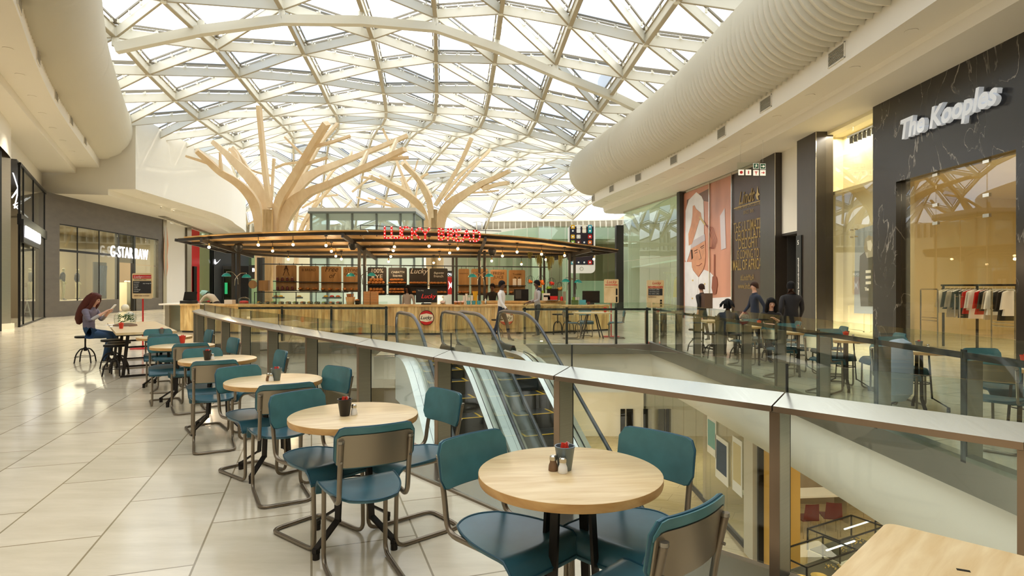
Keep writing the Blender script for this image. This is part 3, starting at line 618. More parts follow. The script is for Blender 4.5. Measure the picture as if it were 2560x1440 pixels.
RL = [(3.78, .6), (3.78, 2.6), (3.78, 3.8), (3.78, 5.02), (3.78, 6.23), (3.78, 7.41), (3.77, 8.57), (3.75, 9.76), (3.73, 10.98), (3.70, 12.2), (3.66, 13.4), (3.62, 14.6), (3.6, 15.3)]
balustrade('straight glass balustrade with steel posts in front of the marble shopfront', RL, RL[1:], 1)
balustrade('glass balustrade between the escalator heads and the corner of the void, facing the bread kiosk', [(3.6, 15.42), (2.70, 15.42), (1.42, 15.42), (.27, 15.42)], [(3.5, 15.42), (2.70, 15.42), (1.42, 15.42), (.33, 15.42)], 1)
balustrade('glass balustrade at the far edge of the void before the kiosk display counter', [(-3.4, 16.3), (-4.95, 16.3), (-6.3, 16.3), (-7.5, 16.3)], [(-3.45, 16.3), (-4.95, 16.3), (-6.3, 16.3)], 1)
# ================================================================ ESCALATORS
def escalator(x0, y0, w, label):
    # origin: head newel ; travels down along d
    d = Vector((.363, -.932)); r = Vector((d.y, -d.x))*-1   # r : across, to +x
    root = thing('escalator', label, 'escalator')
    def pt(s, u, z): return Vector((x0+d.x*s+r.x*u, y0+d.y*s+r.y*u, z))
    def zf(s):        # floor line of the truss
        if s < 1.4: return 0.
        if s < 2.6: q = (s-1.4)/1.2; return -.66*.6*q*q
        return -.396-.66*(s-2.6)
    S = 9.0
    ss = [k*.2 for k in range(int(S/.2)+1)]
    for u in (-w/2, w/2):
        # handrail loop
        top = [pt(s, u, zf(s)+.97-(.02 if s < .2 else 0)) for s in ss if s >= .25]
        loop = [pt(.35, u, .22), pt(.12, u, .27), pt(0, u, .45), pt(-.04, u, .66), pt(.0, u, .84), pt(.1, u, .93)]+top
        MB().mat('handrail').tube(loop, .032, 8).build('handrail', None, root, True)
        MB().mat('handrail_edge').tube([p-Vector((0, 0, .035)) if k > 5 else p+Vector((d.x, d.y, 0))*.035 for k, p in enumerate(loop)], .013, 6).build('handrail_guide', None, root, True)
        g = MB().mat('clear_glass'); A = [pt(.03, u, .30), pt(.03, u, .5), pt(.03, u, .8)]
        lo = [pt(s, u, zf(s)+.16) for s in ss]; hi = [pt(s, u, zf(s)+.93) for s in ss]; n = Vector((r.x, r.y, 0))*.008
        for k in range(len(ss)-1):
            g.add([lo[k]-n, lo[k+1]-n, hi[k+1]-n, hi[k]-n, lo[k]+n, lo[k+1]+n, hi[k+1]+n, hi[k]+n], [(0, 1, 2, 3), (7, 6, 5, 4)])
        g.build('glass_balustrade', None, root)
        sg = 1 if u > 0 else -1
        dk = MB().mat('deck_bright')
        for o0, o1, zz in ((-.02, .085, .13), (.095, .21, .12)):
            dk.strip([pt(s, u+sg*o0, zf(s)+zz+.03) for s in ss if s > .8], [pt(s, u+sg*o1, zf(s)+zz) for s in ss if s > .8])
        dk.strip([pt(s, u+sg*.21, zf(s)+.12) for s in ss if s > .8], [pt(s, u+sg*.21, zf(s)-.75) for s in ss if s > .8])
        dk.strip([pt(s, u-sg*.03, zf(s)+.15) for s in ss if s > .5], [pt(s, u-sg*.10, zf(s)+.10) for s in ss if s > .5])
        dk.mat('brushed').strip([pt(s, u-sg*.10, zf(s)+.10) for s in ss if s > .5], [pt(s, u-sg*.11, zf(s)-.15) for s in ss if s > .5])
        dk.mat('gasket').strip([pt(s, u+sg*.085, zf(s)+.135) for s in ss if s > .8], [pt(s, u+sg*.095, zf(s)+.125) for s in ss if s > .8])
        dk.build('deck', None, root)
        nb = MB().mat('charcoal'); nb.sweep([(pt(.1, u-.0, 0).x, pt(.1, u, 0).y), (pt(.95, u, 0).x, pt(.95, u, 0).y)], [(-.065, 0), (-.065, .16), (-.03, .24), (.03, .24), (.065, .16), (.065, 0)])
        nb.build('newel_cover', None, root, True)
    s = 1.3; k = 0
    while s < S-.3:
        st = MB(); z = zf(s+.2); z2 = zf(s+.6)
        M = Matrix(((r.x, d.x, 0), (r.y, d.y, 0), (0, 0, 1))); c = pt(s+.2, 0, z-.02)
        st.mat('escal_step').box((c.x, c.y, c.z-.12), (w-.24, .395, .26), M=M)
        st.mat('escal_yellow').box((c.x+d.x*.19, c.y+d.y*.19, c.z+.012), (w-.24, .035, .006), M=M)
        for u in (-1, 1): st.box((c.x+r.x*u*(w/2-.15), c.y+r.y*u*(w/2-.15), c.z+.012), (.04, .36, .006), M=M)
        st.build('step', None, root); s += .4
    pl = MB().mat('brushed'); c = pt(.65, 0, .008); M = Matrix(((r.x, d.x, 0), (r.y, d.y, 0), (0, 0, 1))); pl.box(c, (w-.2, 1.25, .016), M=M); pl.mat('escal_yellow').box(pt(1.26, 0, .012), (w-.24, .05, .02), M=M)
    pl.build('landing_plate', None, root)
    un = MB().mat('white'); un.strip([pt(s, -w/2-.2, zf(s)-.75) for s in ss if s > .8], [pt(s, w/2+.2, zf(s)-.75) for s in ss if s > .8]); un.build('truss_soffit', None, root)
    return root
escalator(-.78, 13.55, 1.0, 'escalator with glass sides nearest the white void wall, its head by the round emblem')
escalator(-2.05, 13.2, 1.0, 'escalator with glass sides farther from the white void wall, nearer the display counter')
# ================================================================ SHOPFRONTS
def onpl(px, py, A, B, off=0.):
    A = Vector(A); B = Vector(B); t = (B-A).normalized(); n = Vector((t.y, -t.x)); k = (px-CX)/F
    Y = (n.dot(A)+off)/(n.x*k+n.y); return Vector((k*Y, Y, EYE+(CY-py)/F*Y))
def wallbox(mb, A, B, u0, u1, z0, z1, th=.05, off=0.):
    A = Vector(A); B = Vector(B); t = (B-A).normalized(); n = Vector((t.y, -t.x)); p = A+t*u0+n*off; q = A+t*u1+n*off
    r = n*th; vs = [(p.x, p.y, z0), (q.x, q.y, z0), (q.x+r.x, q.y+r.y, z0), (p.x+r.x, p.y+r.y, z0)]
    return mb.add(vs+[(v[0], v[1], z1) for v in vs], [(3, 2, 1, 0), (4, 5, 6, 7), (0, 1, 5, 4), (1, 2, 6, 5), (2, 3, 7, 6), (3, 0, 4, 7)])
def uof(p, A, B): A = Vector(A); t = (Vector(B)-A).normalized(); return (Vector((p[0], p[1]))-A).dot(t)
# ---- marble fashion shop on the right (wall plane X = 9.42)
X0 = 9.42
mb = MB().mat('marble_black')
mb.bb((X0, 14.62, 0), (X0+.35, 15.56, 6.2)); mb.bb((X0, 11.14, 4.08), (X0+.35, 14.62, 6.2)); mb.bb((X0, 6, 0), (X0+.35, 11.14, 6.2)); mb.bb((X0, -4, 0), (X0+.35, 6, 6.2))
struct(mb, 'wall_right')
mb = MB().mat('store_gold'); mb.bb((X0+.35, 4, 4.3), (17, 19, 4.4)); mb.bb((16.8, 4, 0), (17, 19, 4.3)); mb.bb((X0+.3, 15.4, 0), (10.4, 15.5, 4.3)); mb.bb((10.3, 18.9, 0), (17, 19, 4.3)); mb.bb((10.3, 15.4, 0), (10.4, 19, 4.3)); mb.bb((X0+.3, 4, 0), (17, 4.1, 4.3)); mb.bb((14.6, 11.2, 0), (17, 11.4, 4.3))
struct(mb, 'wall_shop')
lamp(13, 12.2, 4.25, 200, 3.0, (1, .90, .72), sy=4); lamp(11, 8, 4.25, 60, 2, (1, .90, .72))
w = tag(bpy.data.objects.new('window_1', None), kind='structure'); COL.objects.link(w)
for a, b, z0, z1 in ((14.62, 13.42, 0, 4.08), (13.42, 11.98, 2.95, 4.08), (13.40, 12.70, 0, 2.93), (12.68, 11.99, 0, 2.93), (11.97, 11.14, 0, 4.08)):
    MB().mat('amber_glass').bb((X0+.12, b+.006, z0), (X0+.135, a-.006, z1)).build('pane', None, w)
hb = MB().mat('chrome')
for y in (13.42, 11.98):
    for z in (2.94, 3.35, 4.03): hb.bb((X0+.10, y-.08, z-.035), (X0+.155, y+.08, z+.035))
for y in (12.76, 12.62): hb.tube([(X0+.06, y, .85), (X0+.06, y, 1.35)], .014, 8); hb.beam((X0+.06, y, 1.3), (X0+.13, y, 1.3), .012, .012); hb.beam((X0+.06, y, .9), (X0+.13, y, .9), .012, .012)
hb.build('patch_fitting', None, w)
sg = thing('shop_sign', 'white raised lettering on the black marble shopfront', 'sign', (0, 0, 0))
p0 = onpl(2262, 349.5, (X0, 20), (X0, 5)); p1 = onpl(2507, 262, (X0, 20), (X0, 5)); L = (p1-p0).length
t_ = text('The Kooples', .62, 'sign_face', 'lettering', sg, (X0-.10, p0.y, p0.z), (0, -1, 0), (0, 0, 1), .05, .02, .22); wid = t_.dimensions.y
me = t_.data; k = abs(p1.y-p0.y)/max(.1, wid)
for v in me.vertices: v.co.y = p0.y+(v.co.y-p0.y)*k
# security gates and clothes rack inside
def gate(x, y, lb, copy=None):
    if copy: return dup(copy, (x, y, 0), 0, lb)
    g = thing('security_gate', lb, 'security gate', (x, y, 0))
    MB().mat('chrome').tube(fillet([(0, -.3, 0), (0, -.3, 1.45), (0, .3, 1.45), (0, .3, 0)], .04), .018, 8).build('frame', None, g); MB().mat('chrome').tube([(0, -.3, .75), (0, .3, .75)], .01, 6).build('crossbar', None, g); MB().mat('chrome').tube([(0, -.3, .68), (0, .3, .68)], .01, 6).build('crossbar', None, g)
    MB().mat('iron_dark').box((0, 0, .015), (.12, .66, .03)).build('base_plate', None, g); return g
g0 = gate(10.3, 14.72, 'silver anti-theft gate inside the shop doorway, by the bare counter'); gate(10.3, 12.5, 'silver anti-theft gate inside the shop, in front of the clothes rack', g0)
rk = thing('clothes_rack', 'long black clothes rack inside the amber-lit shop', 'clothes rack', (11.0, 15.2, 0)); rk.scale = (.9, .68, .9)
fr_ = MB().mat('black')
for x in (0, 1.05, 2.1): MB().mat('black').beam((0, -x*1.55, 0), (0, -x*1.55, 1.72), .05, .05).build('upright', None, rk)
fr_.beam((0, .1, 1.72), (0, -3.4, 1.72), .04, .05); fr_.beam((0, .1, 1.62), (0, -3.4, 1.62), .02, .02); fr_.build('frame', None, rk)
cl = ['cream', 'black', 'tan_cloth', 'tan_cloth', 'black', 'black', 'red', 'white_shirt', 'white_shirt', 'red', 'charcoal', 'tan_cloth', 'paper', 'charcoal', 'black', 'white_shirt']
for k, c_ in enumerate(cl):
    y = 15.05-k*.13+(.06 if k % 4 == 0 else 0); lo = .95+.12*math.sin(k*2.1); h = thing('hanging_garment', '%s garment on a hanger, %s' % ({'cream': 'cream', 'black': 'black', 'tan_cloth': 'grey-beige', 'red': 'red', 'white_shirt': 'off-white', 'charcoal': 'charcoal', 'paper': 'white'}[c_], ['at the end of the rack nearest the doorway gate', 'second in on the rack', 'third in on the rack', 'fourth in on the rack', 'beside the rack\'s first bay', 'just before the middle post', 'at the middle post of the rack', 'just past the middle post', 'second past the middle post', 'third past the middle post', 'fourth past the middle post', 'in the last bay of the rack', 'second in the last bay', 'third in the last bay', 'fourth in the last bay', 'at the far end of the rack'][k]), 'garment', (11.0, y, -.045)); h.scale = (1, .7, .95)
    g_ = MB().mat(c_); g_.add([(-.2, 0, 1.5), (0, 0, 1.56), (.2, 0, 1.5), (.25, 0, 1.1), (.17, 0, 1.12), (.19, 0, lo), (-.19, 0, lo), (-.17, 0, 1.12), (-.25, 0, 1.1)]+[(-.2, .05, 1.5), (0, .05, 1.56), (.2, .05, 1.5), (.25, .07, 1.1), (.17, .06, 1.12), (.19, .08, lo), (-.19, .08, lo), (-.17, .06, 1.12), (-.25, .07, 1.1)],
        [tuple(range(9)), tuple(range(17, 8, -1))]+[(i_, (i_+1) % 9, (i_+1) % 9+9, i_+9) for i_ in range(9)]); g_.build('cloth', None, h)
    MB().mat('paper').tube([(-.19, .025, 1.51), (0, .025, 1.58), (.19, .025, 1.51)], .008, 5).tube([(0, .025, 1.58), (0, .025, 1.63)], .005, 5).build('hanger', None, h)
# ---- cream display window between the marble and the brown pillar
mb = MB().mat('store_cream'); mb.bb((X0+.75, 15.56, 0), (X0+.85, 18.35, 6.1)); mb.bb((X0+.3, 15.55, 0), (X0+.85, 15.6, 6.1)); mb.bb((X0+.0, 18.3, 0), (X0+.85, 18.4, 6.1)); mb.bb((X0+.1, 15.56, 6.1), (X0+.85, 18.4, 6.2)); mb.bb((X0, 15.56, 0), (X0+.85, 18.4, .06))
for y0, y1 in ((16.1, 16.9), (17.2, 18.0)):
    for a, b in (((y0, .2), (y1, .23)), ((y0, .95), (y1, .98)), ((y0, .2), (y0+.03, .98)), ((y1-.03, .2), (y1, .98))): mb.bb((X0+.72, a[0], a[1]), (X0+.75, b[0], b[1]))
struct(mb, 'wall_display')
w = tag(bpy.data.objects.new('window_2', None), kind='structure'); COL.objects.link(w)
for a, b, z0, z1 in ((15.57, 16.55, 0, 3.0), (15.57, 16.55, 3.01, 5.95), (16.56, 18.3, 0, 2.98), (16.56, 18.3, 2.99, 5.95)): MB().mat('amber_glass').bb((X0+.05, a+.004, z0), (X0+.062, b-.004, z1)).build('pane', None, w)
sp = MB().mat('chrome')
for y in (16.45, 16.66, 18.2):
    for z in (2.9, 3.1): sp.tube([(X0+.02, y, z), (X0+.12, y, z)], .02, 8)
sp.build('spider_fitting', None, w)
lamp(9.75, 17.0, 6.05, 75, .5, (1, .93, .8), sy=2.4); lamp(9.75, 17.0, .09, 16, .5, (1, .93, .8), rot=(PI, 0, 0), sy=2.4)  # second lamp is an unseen uplight added to even out the display wall
t0 = None
tr = thing('spotlight_track', 'black spotlight track at the top of the cream display window', 'track light', (9.78, 0, 5.75))
MB().mat('black').beam((0, 15.6, .1), (0, 17.3, .1), .12, .04).build('track', None, tr)
for k in range(8):
    y = 15.7+k*.21; MB().mat('black').lathe([(.05, -.12), (.055, .05), (.02, .08)], (0, y, 0), 10).build('spotlight', None, tr); MB().mat('downlight').lathe([(.04, -.123), (.038, -.12)], (0, y, 0), 10).build('lens', None, tr)
# monochrome fashion poster
po = thing('fashion_poster', 'tall monochrome poster of a figure in a striped top, partly behind the marble', 'poster', (0, 0, 0))
YP = lambda px: F*(X0+.70)/(px-CX)
xq = X0+.70
def pshape(pts, m, lift): # pts px,py on plane x = xq
    A = [(xq-lift, F*xq/(px-CX), EYE+(CY-py)/F*(F*xq/(px-CX))) for px, py in pts]; return MB().mat(m).plate(A, (1, 0, 0), .002)
pshape([(2138, 576), (2190, 560), (2190, 785), (2135, 783)], 'light_blue_coat', .0).build('backing', None, po)
pshape([(2150, 640), (2162, 630), (2176, 632), (2192, 640), (2192, 766), (2152, 766), (2148, 700)], 'charcoal', .004).build('jacket', None, po)
pshape([(2163, 597), (2172, 588), (2184, 592), (2190, 640), (2168, 645), (2160, 620)], 'vent_slat', .008).build('hair', None, po)
pshape([(2168, 603), (2178, 600), (2182, 612), (2178, 628), (2170, 624)], 'paper', .011).build('face', None, po)
for y in (676, 690, 704): pshape([(2165, y), (2178, y-1), (2178, y+6), (2165, y+7)], 'paper', .011).build('stripe', None, po)
q = onpl(2163, 726, (xq, 20), (xq, 5)); text('The', .12, 'paper', 'lettering', po, (xq-.012, q.y, q.z), (0, -1, 0), (0, 0, 1), .002, .006)
# ---- brown stone pillars, white panel and recess
for k, (y0, y1, lb) in enumerate(((18.0, 19.2, ''), (20.8, 22.05, ''))):
    struct(MB().mat('tile_brown').bb((9.18, y0, 0), (9.7, y1, 6.2)).mat('chrome').bb((9.172, y0-.008, 0), (9.19, y0+.01, 6.2)), 'wall_pillar')
struct(MB().mat('white').bb((9.42, 19.2, 3.36), (9.5, 20.8, 6.2)).mat('store_dark').bb((9.42, 19.2, 3.28), (12, 20.8, 3.36)).bb((11.9, 19.2, 0), (12, 20.8, 3.4)).bb((9.6, 19.15, 0), (12, 19.25, 3.4)).bb((9.6, 20.75, 0), (12, 20.85, 3.4)), 'wall_recess')
bs = thing('level_sign', 'tall narrow black wayfinding sign on the brown pillar, numbered 5', 'sign', (0, 0, 0))
MB().mat('black').bb((9.14, 18.85, .9), (9.178, 19.18, 3.15)).build('panel', None, bs)
text('5', .2, 'paper', 'number', bs, (9.135, 19.08, 2.86), (0, -1, 0), (0, 0, 1), .002, .003); text('shopping level-north-southmall', .115, 'paper', 'lettering', bs, (9.135, 18.98, 1.0), (0, 0, 1), (0, 1, 0), .002, .002)
# ---- chocolate shop hoarding : three tall panels of a poster
LA, LB = (8.47, 29.35), (9.3, 22.1)
lw = (Vector(LB)-Vector(LA)).length; tL = (Vector(LB)-Vector(LA)).normalized(); nL = Vector((tL.y, -tL.x))
def LP(px, py, off=0.): return onpl(px, py, LA, LB, off)
pst = thing('advertising_hoarding', 'floor-to-ceiling chocolate advertisement with a chef and gold lettering', 'advertisement', (0, 0, 0))
def lshape(pts, m, lift, name):
    A = [LP(px, py, lift) for px, py in pts]; MB().mat(m).plate(A, (nL.x, nL.y, 0), .004).build(name, None, pst)
sgn = 1 if nL.x < 0 else -1
mat('ad_rose', 'C98A70', .35, 0, .3, .5, (1, 1, .3)); mat('ad_brown', '6B4632', .35, 0, .3, .5); mat('ad_white', 'E6E2E2', .4, 0, .06, 2); mat('ad_skin', 'CE8F6A', .45, 0, .12, 3); mat('ad_gold', 'C9AA62', .35); mat('ad_shade', 'C4B9BC', .45); mat('ad_wood', '8A3E24', .4)
u1 = uof(LP(1777, 600), LA, LB); u2 = uof(LP(1833, 600), LA, LB)
bk = MB().mat('ad_rose'); wallbox(bk, LA, LB, .05, u1, 0, 6.1, .03, 0); wallbox(bk, LA, LB, u1, u2, 0, 6.1, .03, 0); bk.mat('poster_brown'); wallbox(bk, LA, LB, u2, lw, 0, 6.1, .03, 0); bk.build('printed_panel', None, pst)
s_ = .034*sgn if sgn > 0 else .0
LF = .036
def L_(o): return LF+o
lshape([(1717, 500), (1775, 470), (1775, 505), (1740, 500), (1717, 560)], 'ad_brown', L_(0), 'dark_background')
lshape([(1714, 527), (1722, 500), (1741, 480.5), (1754, 491), (1759, 502), (1760, 545), (1760, 590), (1763, 601), (1727, 623), (1722, 640), (1716, 657), (1713, 650)], 'ad_white', L_(.005), 'chef_hat')
lshape([(1727, 605), (1762, 585), (1763, 601), (1727, 623)], 'ad_shade', L_(.009), 'hat_band')
lshape([(1727.5, 621.7), (1730, 669), (1738, 681), (1747, 690), (1758, 674), (1762, 660), (1764, 644), (1763, 602)], 'ad_skin', L_(.011), 'face')
lshape([(1712, 655), (1729, 655), (1732, 675), (1747, 694), (1760, 674), (1775, 680), (1784, 690), (1781, 735), (1777, 792), (1712, 797)], 'ad_white', L_(.008), 'jacket')
lshape([(1732, 515), (1736, 513), (1740, 522), (1752, 532), (1754, 546), (1748, 552), (1744, 565), (1738, 585), (1730, 610), (1722, 614), (1721, 585), (1728, 560), (1731, 540)], 'ad_skin', L_(.014), 'hand')
def lline(pts, w_, m, lift, name):
    for (x0_, y0_), (x1_, y1_) in zip(pts, pts[1:]):
        d_ = Vector((x1_-x0_, y1_-y0_)).normalized(); q_ = Vector((d_.y, -d_.x))*w_/2
        lshape([(x0_+q_.x, y0_+q_.y), (x1_+q_.x, y1_+q_.y), (x1_-q_.x, y1_-q_.y), (x0_-q_.x, y0_-q_.y)], m, lift, name)
lline([(1749, 542), (1763, 562)], 4, 'ad_gold', L_(.017), 'whisk_handle')
for o_ in (0, 4, 8, 12): lline([(1763, 562), (1772+o_*.9, 572-o_*.2), (1780+o_, 600), (1779+o_*.5, 622), (1774+o_*.2, 618)], .9, 'ad_wood', L_(.017+o_*.0002), 'whisk_wire')
lline([(1786, 636), (1786, 692)], 3, 'ad_wood', L_(.013), 'dipper_handle')
lshape([(1781, 692), (1786, 688), (1792, 693), (1794, 712), (1790, 735), (1783, 737), (1779, 720)], 'ad_wood', L_(.015), 'dipper_head')
lline([(1735, 628), (1744, 624)], 1.6, 'hair_brown', L_(.015), 'brow'); lline([(1751, 619), (1760, 613)], 1.6, 'hair_brown', L_(.015), 'brow')
lline([(1737, 633), (1744, 630)], 1.8, 'ad_brown', L_(.015), 'eye'); lline([(1753, 622), (1760, 618)], 1.8, 'ad_brown', L_(.015), 'eye')
lline([(1748, 625), (1753, 646), (1748, 649)], 1.2, 'ad_brown', L_(.015), 'nose'); lline([(1741, 664), (1748, 664), (1755, 658)], 2, 'ad_wood', L_(.015), 'mouth')
lshape([(1727.5, 625), (1731, 624), (1732.5, 645), (1729, 650)], 'hair_brown', L_(.014), 'sideburn')
lline([(1747, 694), (1744, 740), (1743, 790)], .8, 'ad_shade', L_(.011), 'jacket_seam')
for bx, by in ((1732, 701), (1731, 746), (1762, 710)): lshape([(bx-1.6, by-2), (bx+1.6, by-2), (bx+1.6, by+2), (bx-1.6, by+2)], 'ad_gold', L_(.012), 'button')
lshape([(1800, 540), (1812, 520), (1815, 620), (1803, 625)], 'ad_shade', L_(.004), 'bright_window'); lshape([(1779, 745), (1831, 742), (1831, 790), (1779, 795)], 'ad_white', L_(.006), 'counter_white')
def ltext(s, px, py, px1, m='ad_gold', bold=.0, shear=0., cap=None, name='lettering'):
    p = LP(px, py, L_(.01)); q = LP(px1, py, L_(.01)); w = (q-p).length
    o = text(s, 1., m, name, pst, (0, 0, 0), (1, 0, 0), (0, 0, 1), .002, bold, shear); dx = o.dimensions.x
    sc = w/dx; sz = cap/.72 if cap else sc
    me = o.data; M = Matrix(((tL.x*sc, 0, 0, p.x), (tL.y*sc, 0, 0, p.y), (0, 0, sz, LP(px, py).z), (0, 0, 0, 1)))
    # rotate into plane
    for v in me.vertices: x, y, z = v.co; v.co = Vector((p.x+tL.x*x*sc, p.y+tL.y*x*sc, p.z+z*sz))
ltext('Lindt', 1846, 512, 1886, shear=.35, cap=.50, bold=.02)
ltext('MASTER SWISS CHOCOLATIER', 1838, 527, 1903, cap=.16); ltext('SINCE 1845', 1858, 536, 1883, cap=.14)
ltext('THE ULTIMATE', 1834, 583, 1903, cap=.42, bold=.005); ltext('CHOCOLATE', 1837, 603, 1902, cap=.42, bold=.005); ltext('DELIGHT', 1846, 623, 1893, cap=.42, bold=.005); ltext('IS COMING TO', 1842, 648, 1896, cap=.36)
ltext('MALL OF AFRICA', 1832, 676, 1903, cap=.42, bold=.01); ltext('#LindtMoA', 1851, 701, 1885, cap=.24); ltext('www.lindt.com', 1845, 722, 1890, cap=.24)
lshape([(1835, 521), (1903, 500), (1903, 502), (1835, 523)], 'ad_gold', L_(.006), 'gold_rule')
lshape([(1892, 482), (1894, 465), (1896, 482), (1900, 486), (1895, 490), (1897, 500), (1892, 498), (1889, 488)], 'ad_gold', L_(.006), 'crest')
mu = MB().mat('chrome')
for px in (1777, 1833): u = uof(LP(px, 600), LA, LB); wallbox(mu, LA, LB, u-.03, u+.03, 0, 6.15, .06, .03)
wallbox(mu, LA, LB, 0, lw, 6.08, 6.18, .08, 0); mu.build('mullion', None, pst)
struct(wallbox(wallbox(MB().mat('store_dark'), LA, LB, -.3, lw+.4, 0, 6.2, .06, -.1), LA, LB, -.3, .05, 0, 6.2, .25, .0), 'wall_hoarding')
# ---- glazed shop beyond, curving away
GP = [(8.40, 29.75), (8.2, 30.9), (7.95, 32.1), (7.7, 33.4), (7.42, 34.7), (7.2, 36.0), (6.97, 37.2)]
w = tag(bpy.data.objects.new('window_3', None), kind='structure'); COL.objects.link(w)
for a, b in zip(GP, GP[1:]):
    for z0, z1 in ((.05, 3.1), (3.12, 6.12)):
        L = (Vector(b)-Vector(a)).length; wallbox(MB().mat('green_glass'), a, b, .01, L-.01, z0, z1, .015).build('pane', None, w)
fm = MB().mat('chrome'); fm.sweep(GP, [(-.03, 0), (.03, 0), (.03, .06), (-.03, .06)]); fm.sweep(GP, [(-.03, 6.12), (.03, 6.12), (.03, 6.2), (-.03, 6.2)]); fm.build('frame', None, w)
mb = MB().mat('store_cream'); mb.bb((15, 30, 0), (15.2, 52, 6.3)); mb.mat('white').bb((8.4, 29.4, 6.22), (15, 52, 6.3)); mb.mat('cream').bb((8.6, 29.45, 0), (15, 29.6, 6.2)).mat('white').bb((8.6, 44, 0), (15, 44.2, 6.2)).bb((8.8, 29.6, 2.9), (11.5, 44, 3.0))
struct(mb, 'wall_store'); lamp(11, 35, 6.1, 140, 3, (1, .95, .82), sy=8)
rk2 = thing('garment_rail', 'white lattice garment rail inside the green-glazed shop', 'clothes rack', (9.2, 34.0, 0))
lt = MB().mat('cream')
for k in range(5):
    lt.tube([(-.4+.2*k, 0, .1), (-.3+.2*k, 0, .9), (-.4+.2*k, 0, 1.7), (-.3+.2*k, 0, 2.3)], .02, 5); lt.tube([(-.3+.2*k, 0, .1), (-.4+.2*k, 0, .9), (-.3+.2*k, 0, 1.7), (-.4+.2*k, 0, 2.3)], .02, 5)
lt.box((0, 0, .08), (1.1, .3, .06)).box((0, 0, 2.32), (1.1, .1, .05)); lt.build('lattice', None, rk2)
g_ = thing('raincoat', 'yellow raincoat hanging inside the green-glazed shop', 'garment', (9.15, 32.6, 0)); MB().mat('yellow').tube([(0, 0, .95), (0, 0, 1.5), (0, 0, 1.95), (0, 0, 2.15)], [.34, .30, .27, .08], 12).build('coat', None, g_, True); MB().mat('yellow').ball((0, 0, 2.2), .13).build('hood', None, g_, True)
# ---- hanging safety signs
hs = thing('safety_sign_board', 'clear hanging panel with green exit and red fire equipment pictograms', 'sign', (0, 0, 0))
Yh = 19.0; a = P(1843, 406, Yh); b = P(1915, 442, Yh)
MB().mat('clear_glass').bb((a.x, Yh, b.z), (b.x, Yh+.01, a.z)).build('clear_panel', None, hs)
MB().mat('chrome').tube([(a.x+.1, Yh, a.z), (a.x+.1, Yh, 6.2)], .004, 4).tube([(b.x-.1, Yh, a.z), (b.x-.1, Yh, 6.2)], .004, 4).build('wire', None, hs)
def picto(px, py, sz, bg, fg, kind):
    c = P(px, py, Yh-.01); r = sz*Yh/F/2
    m = MB().mat('sign_white').box(c, (2*r, .006, 2*r)); m.mat(bg).box((c.x, c.y-.005, c.z), (2*r*.86, .006, 2*r*.86)); y = c.y-.012; m.mat(fg)
    if kind == 'arrow': m.plate([(c.x-.6*r, y, c.z-.12*r), (c.x+.1*r, y, c.z-.12*r), (c.x+.1*r, y, c.z-.5*r), (c.x+.7*r, y, c.z), (c.x+.1*r, y, c.z+.5*r), (c.x+.1*r, y, c.z+.12*r), (c.x-.6*r, y, c.z+.12*r)], (0, 1, 0), .004)
    elif kind == 'dot': m.plate([(c.x+.55*r*math.cos(k*PI/8), y, c.z+.55*r*math.sin(k*PI/8)) for k in range(16)], (0, 1, 0), .004)
    elif kind == 'bottle': m.box((c.x, y, c.z-.1*r), (.4*r, .004, 1.0*r)); m.box((c.x, y, c.z+.5*r), (.2*r, .004, .3*r))
    elif kind == 'hose': m.box((c.x, y, c.z+.3*r), (.9*r, .004, .3*r)); m.box((c.x, y, c.z-.2*r), (.25*r, .004, .9*r))
    else:
        m.box((c.x+.1*r, y, c.z+.5*r), (.22*r, .004, .22*r)); m.beam((c.x+.1*r, y, c.z+.35*r), (c.x-.05*r, y, c.z-.1*r), .25*r, .004, (0, 1, 0)); m.beam((c.x, y, c.z-.1*r), (c.x+.4*r, y, c.z-.3*r), .13*r, .004, (0, 1, 0))
        m.beam((c.x, y, c.z-.1*r), (c.x-.4*r, y, c.z-.6*r), .13*r, .004, (0, 1, 0)); m.beam((c.x+.1*r, y, c.z+.3*r), (c.x-.5*r, y, c.z+.2*r), .1*r, .004, (0, 1, 0)); m.beam((c.x+.1*r, y, c.z+.3*r), (c.x+.5*r, y, c.z+.1*r), .1*r, .004, (0, 1, 0))
    m.build('pictogram', None, hs)
picto(1890, 415, 14, 'green_sign', 'sign_white', 'run'); picto(1907, 416, 14, 'green_sign', 'sign_white', 'arrow')
picto(1853, 431, 14, 'sign_white', 'red', 'dot'); picto(1871, 431, 14, 'sign_white', 'red', 'bottle'); picto(1890, 432, 14, 'sign_white', 'red', 'hose'); picto(1907, 432, 14, 'sign_white', 'red', 'arrow')
# ================================================================ LEFT SHOPS
mb = MB().mat('black').bb((-18.4, 19.9, 0), (-17.38, 20.3, 6.9)); mb.mat('brushed').bb((-18.5, 21.0, .2), (-18.08, 21.5, 6.95)).mat('cream').bb((-18.55, 20.9, 0), (-18.03, 21.6, .2))
mb.mat('granite').bb((-60, 20.3, 0), (-18.2, 20.5, 7.3)); struct(mb, 'wall_pillar')
MA, MB_ = (-18.45, 22.3), (-23.6, 30.3)
lm = (Vector(MB_)-Vector(MA)).length
w = tag(bpy.data.objects.new('window_4', None), kind='structure'); COL.objects.link(w)
cuts = [0.05]+[uof(onpl(px, 600, MA, MB_), MA, MB_) for px in (57, 82, 110)]+[lm]
for a, b in zip(cuts, cuts[1:]):
    wallbox(MB().mat('shop_glass'), MA, MB_, a+.02, b-.02, .05, 3.9, .015).build('pane', None, w); wallbox(MB().mat('shop_glass'), MA, MB_, a+.02, b-.02, 4.2, 6.1, .015).build('pane', None, w)
fm = MB().mat('iron_dark')
for u in cuts: wallbox(fm, MA, MB_, u-.035, u+.035, 0, 6.15, .07, -.03)
